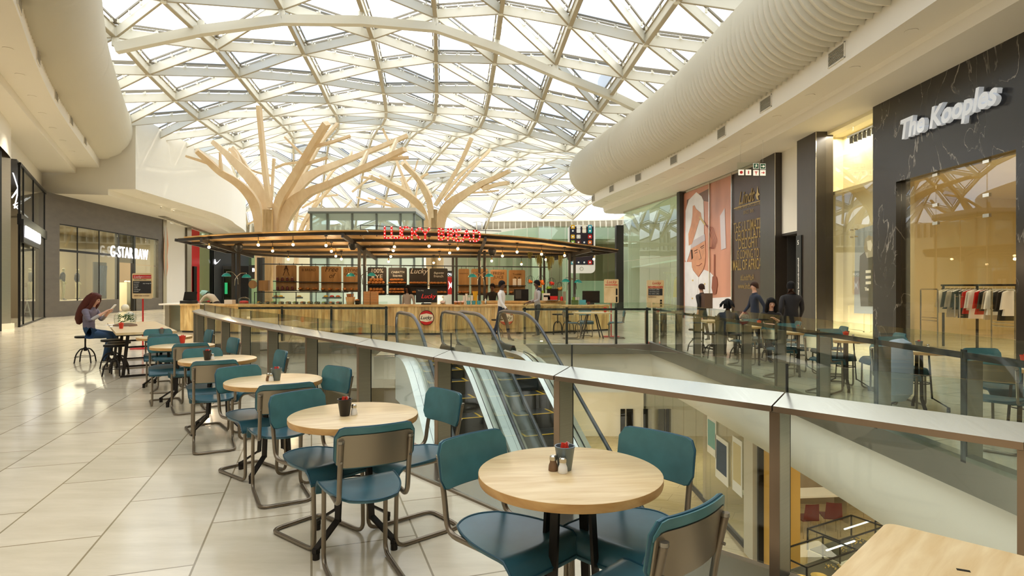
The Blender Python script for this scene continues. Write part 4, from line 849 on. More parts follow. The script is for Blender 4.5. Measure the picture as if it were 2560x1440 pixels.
wallbox(fm, MA, MB_, 0, lm, 3.85, 4.25, .12, -.05); wallbox(fm, MA, MB_, 0, lm, 6.08, 6.18, .1, -.04); wallbox(fm, MA, MB_, 0, lm, 0, .06, .07, -.03); fm.build('frame', None, w)
mb = MB().mat('store_dark'); wallbox(mb, MA, MB_, -.5, lm+.3, 0, 6.2, .1, 5.0 if False else -5.0); wallbox(mb, MA, MB_, -.5, lm+.3, 6.15, 6.2, -5.0, 0)
mb.mat('brushed').bb((-23.95, 30.2, 0), (-23.45, 30.7, 6.2)).mat('cream').bb((-24.0, 30.1, 0), (-23.4, 30.8, .2)); struct(mb, 'wall_shop')
sg = thing('shop_sign', 'tall narrow white block lettering in the glass menswear shopfront by the entrance pillar', 'sign', (0, 0, 0))
tm_ = (Vector(MB_)-Vector(MA)).normalized(); nm = Vector((tm_.y, -tm_.x))
p = onpl(63, 594, MA, MB_, .25); o = text('ANTONY MORATO', 1., 'led_white', 'lettering', sg, (0, 0, 0), (1, 0, 0), (0, 0, 1), .02, .01); q = onpl(101, 596, MA, MB_, .25); sc = (q-p).length/o.dimensions.x
p.z = 3.35
for v in o.data.vertices: x, y, z = v.co; v.co = Vector((p.x+tm_.x*x*sc+nm.x*y, p.y+tm_.y*x*sc+nm.y*y, p.z+z*.62))
wallbox(MB().mat('iron_dark'), MA, MB_, uof(p, MA, MB_)-.1, uof(q, MA, MB_)+.1, 3.15, 4.0, .08, .14).build('backing_board', None, sg)
ns = thing('light_tube_sculpture', 'zigzag of white light tubes behind the upper glass of the menswear shop', 'light sculpture', (0, 0, 0))
zz = [[(32, 430), (46, 474), (30, 494), (62, 445), (32, 432)], [(92, 480), (60, 500), (34, 512), (84, 556), (94, 482)], [(46, 474), (36, 520), (92, 482), (70, 498)], [(84, 556), (88, 500)], [(115, 505), (108, 545), (118, 556), (112, 520)]]
tb = MB().mat('led_white')
for L in zz:
    pts = [onpl(x, y, MA, MB_, -.5-.3*(k % 2)) for k, (x, y) in enumerate(L)]
    for a, b in zip(pts, pts[1:]): tb.tube([a, b], .025, 6)
tb.build('tube', None, ns)
lamp(-23, 24.5, 6.0, 160, 1.5)
# denim shop
GA, GB = (-23.0, 29.9), (-24.15, 41.2)
lg = (Vector(GB)-Vector(GA)).length; tg = (Vector(GB)-Vector(GA)).normalized(); ng = Vector((tg.y, -tg.x))
def GU(px): return uof(onpl(px, 700, GA, GB), GA, GB)
uw0, uw1, ud0, ud1 = GU(149), GU(396), GU(298), GU(341)
mb = MB().mat('granite')
wallbox(mb, GA, GB, -.6, lg, 4.75, 6.2, .3, -.3); wallbox(mb, GA, GB, -.6, uw0, 0, 4.75, .3, -.3); wallbox(mb, GA, GB, uw0, ud0, 0, .78, .3, -.3); wallbox(mb, GA, GB, ud1, uw1, 0, .78, .3, -.3); wallbox(mb, GA, GB, uw1, lg, 0, 4.75, .3, -.3)
mb.mat('black'); wallbox(mb, GA, GB, ud0, ud0+.12, 0, 4.75, .2, -.25); wallbox(mb, GA, GB, ud1-.2, ud1, 0, 4.75, .2, -.25)
mb.mat('brushed'); wallbox(mb, GA, GB, lg, lg+.5, 0, 6.2, .35, -.3)
struct(mb, 'wall_left')
mb = MB().mat('store_back'); wallbox(mb, GA, GB, -.6, lg, 0, 6.2, .1, -5); wallbox(mb, GA, GB, -.6, lg, 4.9, 5.0, -5, -.3); wallbox(mb, GA, GB, -.6, -.5, 0, 6.2, -5, -.3); wallbox(mb, GA, GB, lg-.1, lg, 0, 6.2, -5, -.3); wallbox(mb, GA, GB, 0, lg, .0, .06, -5, -.3)
struct(mb, 'wall_shop')
w = tag(bpy.data.objects.new('window_5', None), kind='structure'); COL.objects.link(w)
cuts = [uw0]+[GU(px) for px in (198, 252)]+[ud0]
for a, b in zip(cuts, cuts[1:]):
    for z0, z1 in ((.8, 3.35), (3.45, 4.73)): wallbox(MB().mat('shop_glass'), GA, GB, a+.02, b-.02, z0, z1, .015, -.1).build('pane', None, w)
for a, b in ((ud1, GU(368)), (GU(368), uw1)):
    for z0, z1 in ((.8, 2.9), (2.95, 4.73)): wallbox(MB().mat('shop_glass'), GA, GB, a+.02, b-.02, z0, z1, .015, -.1).build('pane', None, w)
fm = MB().mat('iron_dark'); wallbox(fm, GA, GB, uw0, ud0, 3.34, 3.46, .06, -.12); wallbox(fm, GA, GB, uw0, uw1, 4.70, 4.77, .06, -.12)
for u in cuts[1:-1]: wallbox(fm, GA, GB, u-.02, u+.02, .78, 4.75, .05, -.12)
fm.build('frame', None, w)
dr = wallbox(MB().mat('dark_glass'), GA, GB, ud0+.15, ud1-.2, 3.0, 4.73, .015, -.1); tag(dr.build('door_1'), kind='structure')
sg = thing('shop_sign', 'glowing white block lettering over the denim shop door', 'sign', (0, 0, 0))
p = onpl(276, 640, GA, GB, .2); q = onpl(369, 640, GA, GB, .2); o = text('G-STAR RAW', 1., 'led_white', 'lettering', sg, (0, 0, 0), (1, 0, 0), (0, 0, 1), .03, .0, spacing=1.1); sc = (q-p).length/o.dimensions.x
p.z = 3.28
for v in o.data.vertices: x, y, z = v.co; v.co = Vector((p.x+tg.x*x*sc+ng.x*y, p.y+tg.y*x*sc+ng.y*y, p.z+z*.95))
lamp(-25.5, 35, 4.85, 600, 2, sy=8)
def jeans_stand():
    t = thing('denim_display', 'pair of blue jeans displayed on a board in the denim shop window', 'clothing display', (0, 0, 0)); c = onpl(258, 700, GA, GB, -1.2)
    MB().mat('charcoal').box((c.x, c.y-.3, 1.9), (.08, 1.1, 2.2)).build('board', None, t); MB().mat('jeans').tube([(c.x+.08, c.y-.1, 2.8), (c.x+.08, c.y-.15, 1.0)], [.2, .13], 8).tube([(c.x+.08, c.y-.35, 2.8), (c.x+.08, c.y-.4, 1.0)], [.2, .13], 8).build('jeans', None, t, True)
jeans_stand()
pl_ = thing('display_plinth', 'white display plinth with pale shoes in the denim shop doorway', 'plinth', (0, 0, 0)); c = onpl(320, 730, GA, GB, -1.0)
MB().mat('store_cream').box((c.x, c.y, .9), (.7, 1.3, 1.8)).build('plinth', None, pl_)
sh = thing('display_shoes', 'pale pair of shoes on the plinth in the denim shop doorway', 'shoes', (c.x, c.y-.2, 1.8)); MB().mat('paper').ball((0, 0, .06), .08, sc=(1, 2, .8)).build('shoe', None, sh, True); MB().mat('paper').ball((0, .3, .06), .08, sc=(1, 2, .8)).build('shoe', None, sh, True)
# shops further along: face hoarding, white hoarding, red shop, glass shop, dark sports shop
def seg(px0, Y0, px1, Y1): return (XA(px0, Y0), Y0), (XA(px1, Y1), Y1)
def fullwall(name, px0, Y0, px1, Y1, z0, z1, m, th=.12, label=None, cat=None):
    a, b = seg(px0, Y0, px1, Y1); L = (Vector(b)-Vector(a)).length; o = wallbox(MB().mat(m), a, b, 0, L, z0, z1, th).build(name); 
    return tag(o, kind='structure') if not label else tag(o, label, cat)
fullwall('wall_face', 409, 41.9, 421, 43.5, 0, 6.2, 'hoard'); fullwall('wall_hoarding', 421, 43.5, 461, 47, 0, 6.2, 'hoard'); fullwall('wall_pillar', 461, 47, 472, 47.3, 0, 6.2, 'brushed', .4)
a_, b_ = seg(409, 41.9, 421, 43.5)
fp = thing('beauty_poster', 'tall narrow poster strip showing part of a face beside the white hoarding', 'poster', (0, 0, 0))
A = [onpl(x, y, a_, b_, .16) for x, y in ((411, 565), (417, 568), (419, 590), (421, 612), (418, 640), (420, 668), (417, 690), (411, 700), (409, 640))]; n_ = (Vector(b_)-Vector(a_)).normalized(); MB().mat('ad_skin').plate(A, (n_.y, -n_.x, 0), .01).build('print', None, fp)
fullwall('wall_red', 472, 48, 495, 50.5, 0, 6.2, 'red'); fullwall('wall_dark', 479, 48.5, 486, 49, 0, 3.2, 'iron_dark', .2)
fullwall('wall_glass', 495, 50.5, 532, 53, 0, 6.2, 'green_glass', .03); fullwall('wall_inner', 490, 55, 560, 56, 0, 6.2, 'store_cream')
mat('sport_wall', '3C4042', .55)
fullwall('wall_sport', 528, 53, 536, 53, 0, 6.2, 'iron_dark', .3); fullwall('wall_sport', 536, 53.1, 628, 55, 0, 6.2, 'sport_wall', .1)
sw = thing('shop_sign', 'white curved tick emblem on the dark grey sports shop wall', 'sign', (0, 0, 0)); A2, B2 = seg(536, 53.1, 628, 55); n_ = (Vector(B2)-Vector(A2)).normalized(); nn = Vector((n_.y, -n_.x, 0))
A = [onpl(x, y, A2, B2, .12) for x, y in ((536.5, 648), (538, 648), (539.5, 654), (541, 656.5), (543, 656), (551.5, 648), (544, 657), (539, 661), (536, 660), (534.8, 656))]; MB().mat('led_white').plate(A, nn, .05).build('emblem', None, sw)
fullwall('door_2', 556, 53.2, 585, 53.7, 0, 3.4, 'black', .2); fullwall('window_6', 560, 53.0, 582, 53.5, .1, 3.1, 'dark_glass', .12)
gm = mat('green_lit', '2FBF7A', .5, emit='2FBF7A', estr=.25); a, b = seg(562, 52.8, 574, 52.9); tag(wallbox(MB().mat('green_lit'), a, b, 0, .22, .9, 1.9, .05).build('lit_display'), 'green lit display in the sports shop doorway', 'display')
fullwall('wall_dark', 596, 53.2, 621, 53.6, 0, 3.4, 'iron_dark', .2)
fullwall('wall_back', 624, 56, 860, 60, 0, 6.3, 'store_cream'); fullwall('wall_glass', 622, 54.5, 700, 56.5, 0, 6.2, 'green_glass', .03)
bn = thing('shop_sign', 'black shop sign reading BAN beyond the kiosk corner post', 'sign', (0, 0, 0)); c = P(632, 680, 50); MB().mat('black').box((c.x+.3, 50, c.z), (1.2, .1, 1.15)).build('panel', None, bn); q = P(630, 679, 49.9); text('BAN', .42, 'led_white', 'lettering', bn, (q.x, 49.9, q.z), ext=.01, bold=.01)
# ---- glass lift shaft behind the kiosk
lf = thing('glass_lift_shaft', 'glass lift shaft with grey frame rising behind the kiosk canopy', 'lift shaft', (0, 0, 0)); Yl = 31.0
xs = [XA(px, Yl) for px in (777, 818, 880, 941, 1001, 1035)]; zt = ZA(534, Yl)
mat('lift_frame', '6E766F', .4, .3)
fm = MB().mat('lift_frame')
for x in xs: fm.bb((x-.05, Yl, 0), (x+.05, Yl+.1, zt))
for x in (xs[0], xs[-1]): fm.bb((x-.05, Yl+3.0, 0), (x+.05, Yl+3.1, zt))
fm.bb((xs[0], Yl, 3.0), (xs[-1], Yl+.08, 3.12)); fm.build('frame', None, lf)
MB().mat('lift_frame').bb((xs[0]-.12, Yl-.12, zt), (xs[-1]+.12, Yl+3.2, zt+.1)).mat('steel_band').bb((xs[0]-.1, Yl-.1, zt+.1), (xs[-1]+.1, Yl+3.2, zt+.3)).build('roof', None, lf)
for a, b in zip(xs, xs[1:]): MB().mat('frosted').bb((a+.05, Yl+.03, .05), (b-.05, Yl+.045, zt)).build('glass_panel', None, lf)
for x in (xs[0], xs[-1]): MB().mat('frosted').bb((x, Yl+.1, .05), (x+.015, Yl+3.0, zt)).build('glass_panel', None, lf)
# ---- glazed technology shop at the far side, with the phone poster
Ya = 46.0
w = tag(bpy.data.objects.new('window_7', None), kind='structure'); COL.objects.link(w)
pxs_ = [1132, 1168, 1205, 1247, 1283, 1318, 1347, 1379, 1413, 1420, 1487, 1520, 1540]
def par_y(px): return 592-(px-1250)*.0 if px > 1250 else 592
for a, b in zip(pxs_, pxs_[1:]):
    ya = Ya+1.5 if a >= 1347 else Ya+1.5-(1347-a)*.0; x0, x1 = XA(a, Ya), XA(b, Ya); zt = ZA(566, Ya) if a >= 1345 else ZA(566+(1345-a)*.16, Ya)
    zt1 = ZA(566, Ya) if b >= 1345 else ZA(566+(1345-b)*.16, Ya)
    yy0 = Ya+max(0, (1345-a))*.03; yy1 = Ya+max(0, (1345-b))*.03
    s0, s1 = yy0/Ya, yy1/Ya
    MB().mat('green_glass').add([(x0*s0+.02, yy0, .05), (x1*s1-.02, yy1, .05), (x1*s1-.02, yy1, EYE+(zt1-EYE)*s1), (x0*s0+.02, yy0, EYE+(zt-EYE)*s0), (x0*s0+.02, yy0+.03, .05), (x1*s1-.02, yy1+.03, .05), (x1*s1-.02, yy1+.03, EYE+(zt1-EYE)*s1), (x0*s0+.02, yy0+.03, EYE+(zt-EYE)*s0)], [(0, 1, 2, 3), (7, 6, 5, 4), (0, 4, 5, 1), (2, 6, 7, 3), (1, 5, 6, 2), (3, 7, 4, 0)]).build('pane', None, w)
mb = MB().mat('white'); za, zb = ZA(590, Ya+1), ZA(566, Ya+1)
mb.bb((XA(1340, 47), 47, 5.3), (XA(1560, 47), 47.3, 6.2)); mb.add([(XA(1340, 47), 47, 5.3), (XA(1340, 47), 47, 6.2), (-6.2, 54, 6.6), (-6.2, 54, 5.4)], [(0, 1, 2, 3)])
mb.bb((-6.2, 47.3, 5.25), (9.2, 60, 5.3)); mb.bb((-6.5, 56, 0), (15, 56.2, 5.3)); mb.mat('store_back').bb((1.8, 52, 0), (9, 52.1, 5.3)); mb.mat('white').bb((4.2, 49.5, 0), (5.6, 49.7, 5.25)).bb((1.7, 50, 0), (3.1, 50.2, 5.2)).bb((4, 46.4, 0), (9, 46.5, 2.9-.9))
struct(mb, 'wall_shop'); lamp(2, 50, 5.2, 130, 5, (1, .97, .9), sy=4)
struct(MB().mat('black').bb((XA(1541, 41), 41, 0), (XA(1559, 41), 41.6, ZA(563, 41))), 'wall_pillar')
ph = thing('phone_poster', 'giant white phone poster with rows of colourful icons on the glazed shop', 'poster', (0, 0, 0)); Yp = 45.2
def yr(px, py): p = P(px, py, Yp); return p.x, p.z
x0, z0 = yr(1420, 683); x1, z1 = yr(1488, 563)
MB().mat('paper').plate([(a, Yp, b) for a, b in rrect(x0, z0, x1, z1+.0, .35, 5)], (0, 1, 0), .06).build('phone_body', None, ph)
a, b = yr(1424, 662); c, d = yr(1484, 566); mat('phone_dark', '241820', .3, 0, .5, .6); MB().mat('phone_dark').bb((a, Yp-.01, b), (c, Yp, d)).build('phone_screen', None, ph)
ics = ['yellow', 'paper', 'cream', 'teal_cup', 'navy', 'paper', 'cream', 'teal_enamel', 'yellow', 'hoard', 'phone_dark', 'red', 'lime', 'red_plastic', 'navy', 'orange', 'hoard', 'red', 'hoard', 'phone_dark', 'teal_cup', 'navy', 'navy', 'red']
for k in range(24):
    r_, c_ = divmod(k, 4); py = 563+r_*14.3 if r_ < 5 else 656; px = 1432+c_*14.3
    if r_ == 0: py = 567
    a, b = yr(px, py)
    if ics[k] == 'phone_dark': continue
    m = MB().mat(ics[k]).plate([(u, Yp-.02, v) for u, v in rrect(a-.15, b-.15, a+.15, b+.15, .05, 3)], (0, 1, 0), .008); m.mat('paper').plate([(a+.07*math.cos(t*PI/4), Yp-.028, b+.07*math.sin(t*PI/4)) for t in range(8)], (0, 1, 0), .006); m.build('app_icon', None, ph)
a, b = yr(1454, 672); MB().mat('vent').tube([(a+.13*math.cos(t*PI/8), Yp-.01, b+.13*math.sin(t*PI/8)) for t in range(16)], .012, 5, True).build('home_button', None, ph)
ub = thing('shop_banner', 'red vertical banner with white emblem under a black header, seen behind the dark boards', 'banner', (0, 0, 0)); Yb = 40.0
a, b = P(1117, 692, Yb), P(1134, 736, Yb); MB().mat('red').plate([(u, Yb, v) for u, v in rrect(a.x, b.z, b.x, a.z, .1, 3)], (0, 1, 0), .06).build('panel', None, ub); a, b = P(1117, 677, Yb), P(1134, 691, Yb); MB().mat('black').bb((a.x, Yb, b.z), (b.x, Yb+.06, a.z)).build('header', None, ub)
q = P(1118, 688.5, Yb); text('OUR', .22, 'led_white', 'lettering', ub, (q.x, Yb-.01, q.z), ext=.004, bold=.008)
q = P(1125.5, 713, Yb-.02); MB().mat('led_white').plate([(q.x-.12, q.y, q.z+.3), (q.x+.02, q.y, q.z+.06), (q.x+.15, q.y, q.z+.3), (q.x+.1, q.y, q.z), (q.x+.15, q.y, q.z-.3), (q.x+.02, q.y, q.z-.06), (q.x-.12, q.y, q.z-.3), (q.x-.06, q.y, q.z)], (0, 1, 0), .01).build('emblem', None, ub)
# ================================================================ LOWER LEVEL
w = tag(bpy.data.objects.new('window_8', None), kind='structure'); COL.objects.link(w)
xl = 5.35
for k in range(9):
    y0 = 13.6+k*1.25; MB().mat('shop_glass').bb((xl, y0+.01, -4.45), (xl+.015, y0+1.24, -1.35)).build('pane', None, w)
MB().mat('iron_dark').bb((xl-.03, 13.5, -4.5), (xl+.06, 25, -4.38)).build('sill', None, w)
mb = MB().mat('store_gold').bb((9.5, 13, -4.5), (9.7, 26, -1.3)).mat('lower_ceiling').bb((xl-.1, 13.0, -4.5), (xl+.35, 13.5, -1.2)).mat('iron_dark').bb((xl, 12.92, -4.5), (xl+.12, 13.0, -1.2)).mat('amber_lit_wall').bb((xl+.1, 12.3, -4.5), (xl+.6, 12.9, -1.2))  # amber colour stands in for yellow light in the recess by the pillar
mb.mat('ad_wood' if False else 'tan_cloth').bb((xl, 16.5, -4.5), (16, 16.7, -1.3)); mb.mat('lower_ceiling').bb((-9, 25, -4.5), (xl, 25.1, -3.6))
struct(mb, 'wall_lower')
lamp(7.5, 18, -1.5, 60, 2, sy=5); lamp(6.2, 12.6, -1.6, 25, .4, (1, .7, .35)); lamp(8, 11, -1.45, 90, 1.5, sy=3); lamp(3, 20, -1.5, 170, 3, sy=2); lamp(-4.0, 8, -2.4, 260, 1.6, (1, .96, .88), rot=(0, -PI/2, 0), sy=8)  # last lamp is unseen fill, added to brighten the white bulkhead
def lowposter(px, py, w_, h_, m, lb):
    Y = (xl-.03)*F/(px-CX); p = Vector((xl-.03, Y, ZA(py, Y))); t = thing('window_poster', lb, 'poster', p); MB().mat('paper').box((0, 0, 0), (.01, w_, h_)).build('sheet', None, t); MB().mat(m).box((-.008, 0, h_*.05), (.006, w_*.8, h_*.7)).build('picture', None, t)
lowposter(1804, 1150, .9, 1.1, 'jeans', 'blue framed poster in the lower shop window'); lowposter(1843, 1165, .6, 1.3, 'store_gold', 'yellow patterned poster in the lower shop window, next to the blue one'); lowposter(1779, 1090, .7, 1.0, 'teal_enamel', 'teal poster in the lower shop window farthest from the stone pillar')
# dark far shops on the lower level
mb = MB().mat('iron_dark')
for x0, x1 in ((1551, 1562), (1566, 1582), (1608, 1628), (1660, 1672)):
    Y = 23.9; mb.bb((XA(x0, Y), Y-.06, -4.5), (XA(x1, Y), Y, ZA(1022, Y)))
tag(mb.build('shopfront_banner'), 'dark banners on the pale lower-level wall seen under the bulkhead', 'banner')
# jewellery cases, red chairs and white table
def case(x, y, rz, lb):
    t = thing('display_case', lb, 'display case', (x, y, -4.5), rz)
    MB().mat('hoard').box((0, 0, .28), (1.5, .7, .56)).build('plinth', None, t); MB().mat('clear_glass').box((0, 0, .78), (1.5, .7, .42)).build('glass_box', None, t)
    f = MB().mat('iron_dark')
    for a, b in ((-1, -1), (1, -1), (1, 1), (-1, 1)): f.beam((a*.75, b*.35, .56), (a*.75, b*.35, 1.0), .025, .025)
    for b in (-1, 1): f.beam((-.75, b*.35, 1.0), (.75, b*.35, 1.0), .025, .025)
    for a in (-1, 1): f.beam((a*.75, -.35, 1.0), (a*.75, .35, 1.0), .025, .025)
    f.build('frame', None, t); MB().mat('charcoal').box((0, 0, .57), (1.44, .64, .02)).build('tray', None, t)
    return t
cases = [(5.75, 11.3, .5, 'glass display case on a pale plinth holding two gold dishes'), (6.95, 12.4, .5, 'glass display case behind the one with the gold dishes, lit by a bright strip'), (8.6, 12.8, .5, 'glass display case farthest back on the lower floor')]
for x, y, r_, lb in cases: case(x, y, r_, lb)
for k, (dx, dy) in enumerate(((-.45, -.05), (-.1, -.15))):
    tag(MB().mat('gold').lathe([(.13, 0), (.15, .02), (.12, .025), (.05, .01)], (0, 0, 0), 18).build('gold_dish', loc=(5.75+dx*.88-dy*.48, 11.3+dx*.48+dy*.88, -3.905)), ('pale gold dish nearest the corner of the glass case', 'copper-toned dish second in the glass case')[k], 'dish')
for j, (x, y) in enumerate(((6.2, 11.45), (6.9, 12.3), (7.3, 12.65))):
    rg = random.Random(j); m = MB().mat('gold')
    for k in range(26): m.ball((rg.uniform(-.18, .18), rg.uniform(-.14, .14), .012), .014, 6, 4)
    tag(m.build('jewellery', loc=(x, y, -3.9)), ('gold jewellery heaped in the nearest case', 'gold jewellery at the near end of the second case', 'gold jewellery at the far end of the second case')[j], 'jewellery', kind='stuff')
for x, y in ((6.4, 11.6), (7.3, 12.6)): tag(MB().mat('led_white').box((0, 0, 0), (.9, .03, .02), .5).build('strip_light', loc=(x, y, -3.53)), 'bright strip light inside the %s glass display case' % ('nearest' if x < 7 else 'second'), 'light')
t0 = None
for x, y, r_ in ((6.35, 14.2, .3), (7.1, 14.4, .1), (7.75, 14.5, -.2), (6.9, 16.0, 3.0)):
    if t0 is None:
        t0 = thing('plastic_chair', 'dark red moulded chair at the long white table on the lower level', 'chair', (x, y, -4.5), r_, 'red chairs on the lower level')
        MB().mat('red_plastic').box((0, 0, .44), (.42, .42, .03)).build('seat', None, t0); b_ = MB().mat('red_plastic'); b_.strip([(-.2+.1*k, -.22-.03*math.sin(k*PI/4), .46) for k in range(5)], [(-.17+.085*k, -.26-.03*math.sin(k*PI/4), .85) for k in range(5)]); b_.build('backrest', None, t0)
        for a, b in ((-.17, -.17), (.17, -.17), (.17, .17), (-.17, .17)): MB().mat('chrome').tube([(a, b, 0), (a, b, .43)], .012, 6).build('leg', None, t0)
    else: dup(t0, (x, y, -4.5), r_)
tt = thing('white_table', 'long white table by the wood wall on the lower level', 'table', (7.3, 15.25, -4.5), .1); MB().mat('paper').box((0, 0, .73), (2.8, .6, .05)).build('tabletop', None, tt)
for a in (-1.2, 1.2): MB().mat('chrome').box((a, 0, .35), (.05, .5, .7)).build('leg', None, tt)
# ================================================================ CAFE FURNITURE
def panel(fn, nu, nv, th, nrm):
    # thick curved sheet: fn(u,v)->Vector, nrm(u,v)->Vector
    vs = []; fs = []
    for s in (0, 1):
        for j in range(nv+1):
            for i in range(nu+1):
                u, v = i/nu, j/nv; vs.append(fn(u, v)+nrm(u, v)*th*s)
    w = nu+1; o = w*(nv+1)
    for j in range(nv):
        for i in range(nu):
            a = j*w+i; fs.append((a, a+1, a+w+1, a+w)); fs.append((o+a+w, o+a+w+1, o+a+1, o+a))
    bd = [i for i in range(nu+1)]+[j*w+nu for j in range(1, nv+1)]+[nv*w+i for i in range(nu-1, -1, -1)]+[j*w for j in range(nv-1, 0, -1)]
    for k in range(len(bd)): a, b = bd[k], bd[(k+1) % len(bd)]; fs.append((a, o+a, o+b, b))
    return vs, fs, [Vector(vs[a]) for a in bd]
def make_chair():
    t = thing('cantilever_chair', 'x', 'chair')
    hw = .168
    side = lambda x: [(x, -.262, .765), (x, -.225, .60), (x, -.205, .455), (x, .195, .455), (x, .205, .014), (x, -.25, .014)]
    P1_ = side(-hw)+[(hw, -.25, .014)]+list(reversed(side(hw)[:-1]))
    MB().mat('chair_metal').tube(fillet(P1_, .065, 5), .0125, 10).build('frame', None, t, True)
    for x in (-hw, hw): MB().mat('cap').cyl((x, -.2625, .765), .0145, .012, 12).build('tube_cap', None, t, True)
    def sh(u, v):   # seat outline: rounded rear, straight drooping front
        y = -.20+.44*v; hwid = .205*(1-(1-v)**3*.42) if v < 1 else .205
        x = (u*2-1)*hwid; z = .474-.012*math.cos((u-.5)*PI)*math.sin(v*PI*.9)
        if v < .0001: pass
        yb = y
        if v < .5: yb = y-.05*(1-(2*u-1)**2)*(1-v*2)
        if v > .82: q = (v-.82)/.18; z -= .075*q*q; yb -= .012*q
        return Vector((x, yb, z))
    vs, fs, bd = panel(sh, 12, 14, .014, lambda u, v: Vector((0, 0, -1)))
    MB().mat('leather_seat').add(vs, fs).build('seat', None, t, True)
    MB().mat('piping').tube(bd[::1], .0045, 6, True).build('seat_piping', None, t, True)
    def bk(u, v):
        W_ = .193; x = (u*2-1)*W_; z = .638+.198*v; r = .045
        # rounded corners by pulling in
        dz = 0
        cx_ = W_-r
        if abs(x) > cx_:
            e = (abs(x)-cx_); c_ = r-math.sqrt(max(0, r*r-e*e)); z = .638+c_+(.198-2*c_)*v
        y = -.262+.85*x*x-.16*(z-.73)
        return Vector((x, y, z))
    vs, fs, bd = panel(bk, 18, 8, .016, lambda u, v: Vector((0, 1, .05)))
    bm_ = MB().mat('leather').add(vs, fs)
    vs2, fs2, _ = panel(lambda u, v: bk(u, .84+.16*v)+Vector((0, -.0065, .001)), 18, 3, .004, lambda u, v: Vector((0, 1, 0)))
    bm_.add(vs2, fs2)
    b = bm_.build('backrest', None, t, True)
    MB().mat('piping').tube([p+Vector((0, .006, 0)) for p in bd], .0055, 6, True).build('back_piping', None, b, True)
    vs, fs, _ = panel(lambda u, v: bk(.02+.96*u, .02+.80*v)+Vector((0, -.0075, 0)), 18, 6, .006, lambda u, v: Vector((0, 1, 0)))
    MB().mat('chair_panel').add(vs, fs).build('metal_back_panel', None, b, True)
    bo = MB().mat('cap')
    for x in (-hw, hw):
        for z in (.675, .745): bo.tube([(x, -.262, z), (x, -.238, z)], .006, 6)
    bo.build('bolt', None, t); return t
chair0 = make_chair(); chair_used = [False]
def chair(x, y, hx, hy, label, group=None):
    rz = math.atan2(hy, hx)-PI/2
    if not chair_used[0]:
        chair_used[0] = True; chair0.location = (x, y, 0); chair0.rotation_euler = (0, 0, rz); chair0['label'] = label
        if group: chair0['group'] = group
        return chair0
    c = dup(chair0, (x, y, 0), rz, label)
    if group: c['group'] = group
    return c
def make_table():
    t = thing('round_table', 'x', 'table')
    MB().mat('table_wood').lathe([(.001, .745), (.371, .745), (.375, .742)], n=64).mat('table_edge').lathe([(.375, .7425), (.3755, .72), (.372, .708), (.001, .708)], n=64).build('tabletop', None, t, True)
    kn_ = MB().mat('vent')
    MB().mat('iron').box((0, 0, .70), (.30, .30, .012)).box((0, 0, .692), (.42, .04, .012)).box((0, 0, .692), (.04, .42, .012)).build('mounting_plate', None, t)
    for k in range(4):
        a = PI/4+k*PI/2; c, s = math.cos(a), math.sin(a); r = lambda q, z: Vector((c*q, s*q, z))
        m = MB().mat('iron'); m.beam(r(.10, .70), r(.135, .15), .038, .014, (c, s, 0)); m.beam(r(.128, .165), r(.30, .055), .038, .014, (0, 0, 1)); m.box(r(.30, .045), (.03, .03, .03), a); m.cyl(r(.30, .0), .02, .035, 10); m.build('leg', None, t)
    MB().mat('iron').tube([(math.cos(a)*.118, math.sin(a)*.118, .34) for a in [k*PI/8 for k in range(16)]], .006, 6, True).build('brace_ring', None, t); return t
table0 = make_table(); tused = [False]
def table(x, y, rz, label, z=0):
    if not tused[0]: tused[0] = True; table0.location = (x, y, 0); table0.rotation_euler = (0, 0, rz); table0['label'] = label; return table0
    return dup(table0, (x, y, 0), rz, label)
ORD = ['nearest round table', 'second round table from the rectangular table corner', 'third round table along the curved balustrade', 'fourth round table along the curved balustrade', 'fifth round table along the curved balustrade', 'sixth round table, next to the communal table']
TB = [((.237, 2.45), 'grey sugar pot and two shakers'), ((-.94, 3.55), 'black sugar pot and one glass shaker'), ((-1.94, 4.86), 'grey sugar pot and a pair of shakers'), ((-3.10, 6.29), 'black pot and salt shaker, fourth from the camera'), ((-4.28, 7.75), 'red sugar pot'), ((-5.32, 9.13), 'grey pot, next to the communal table')]
for (xy, w_), r_ in zip(TB, (.12, .3, .6, .4, .7, .2)): table(xy[0], xy[1], r_, 'round pale wood cafe table carrying a '+w_)
CH = [[(-.01, 2.50, .70, -.71), (.49, 2.55, -.70, -.71), (.385, 2.0, -.66, .75)], [(-1.17, 3.62, .78, -.62), (-.77, 3.10, -.46, .89), (-.62, 3.67, -.76, -.65)], [(-2.1, 4.83, .78, -.62), (-1.67, 4.31, -.49, .87), (-1.60, 4.76, -.63, -.78)],
      [(-3.2, 6.25, .6, -.8), (-2.8, 5.6, -.47, .88), (-2.6, 6.07, -.8, -.6)], [(-4.48, 7.72, .57, -.82), (-3.93, 7.25, -.55, .83), (-3.8, 7.6, -.72, -.69)], [(-5.45, 9.2, .55, -.83), (-5.0, 8.65, -.3, .95), (-4.87, 9.07, -.75, -.66)]]
NM = ['the nearest round table', 'the second nearest round table', 'the third nearest round table', 'the fourth round table from the camera', 'the round table with the red pot', 'the round table beside the communal table']
RO = ['teal cantilever chair on the aisle side of %s', 'teal chair turned to show its metal back, at %s', 'teal cantilever chair on the balustrade side of %s']
for j, L in enumerate(CH):
    for k, (x, y, hx, hy) in enumerate(L):
        kk = k if j else (0, 2, 1)[k]
        chair(x, y, hx, hy, RO[kk] % NM[j])
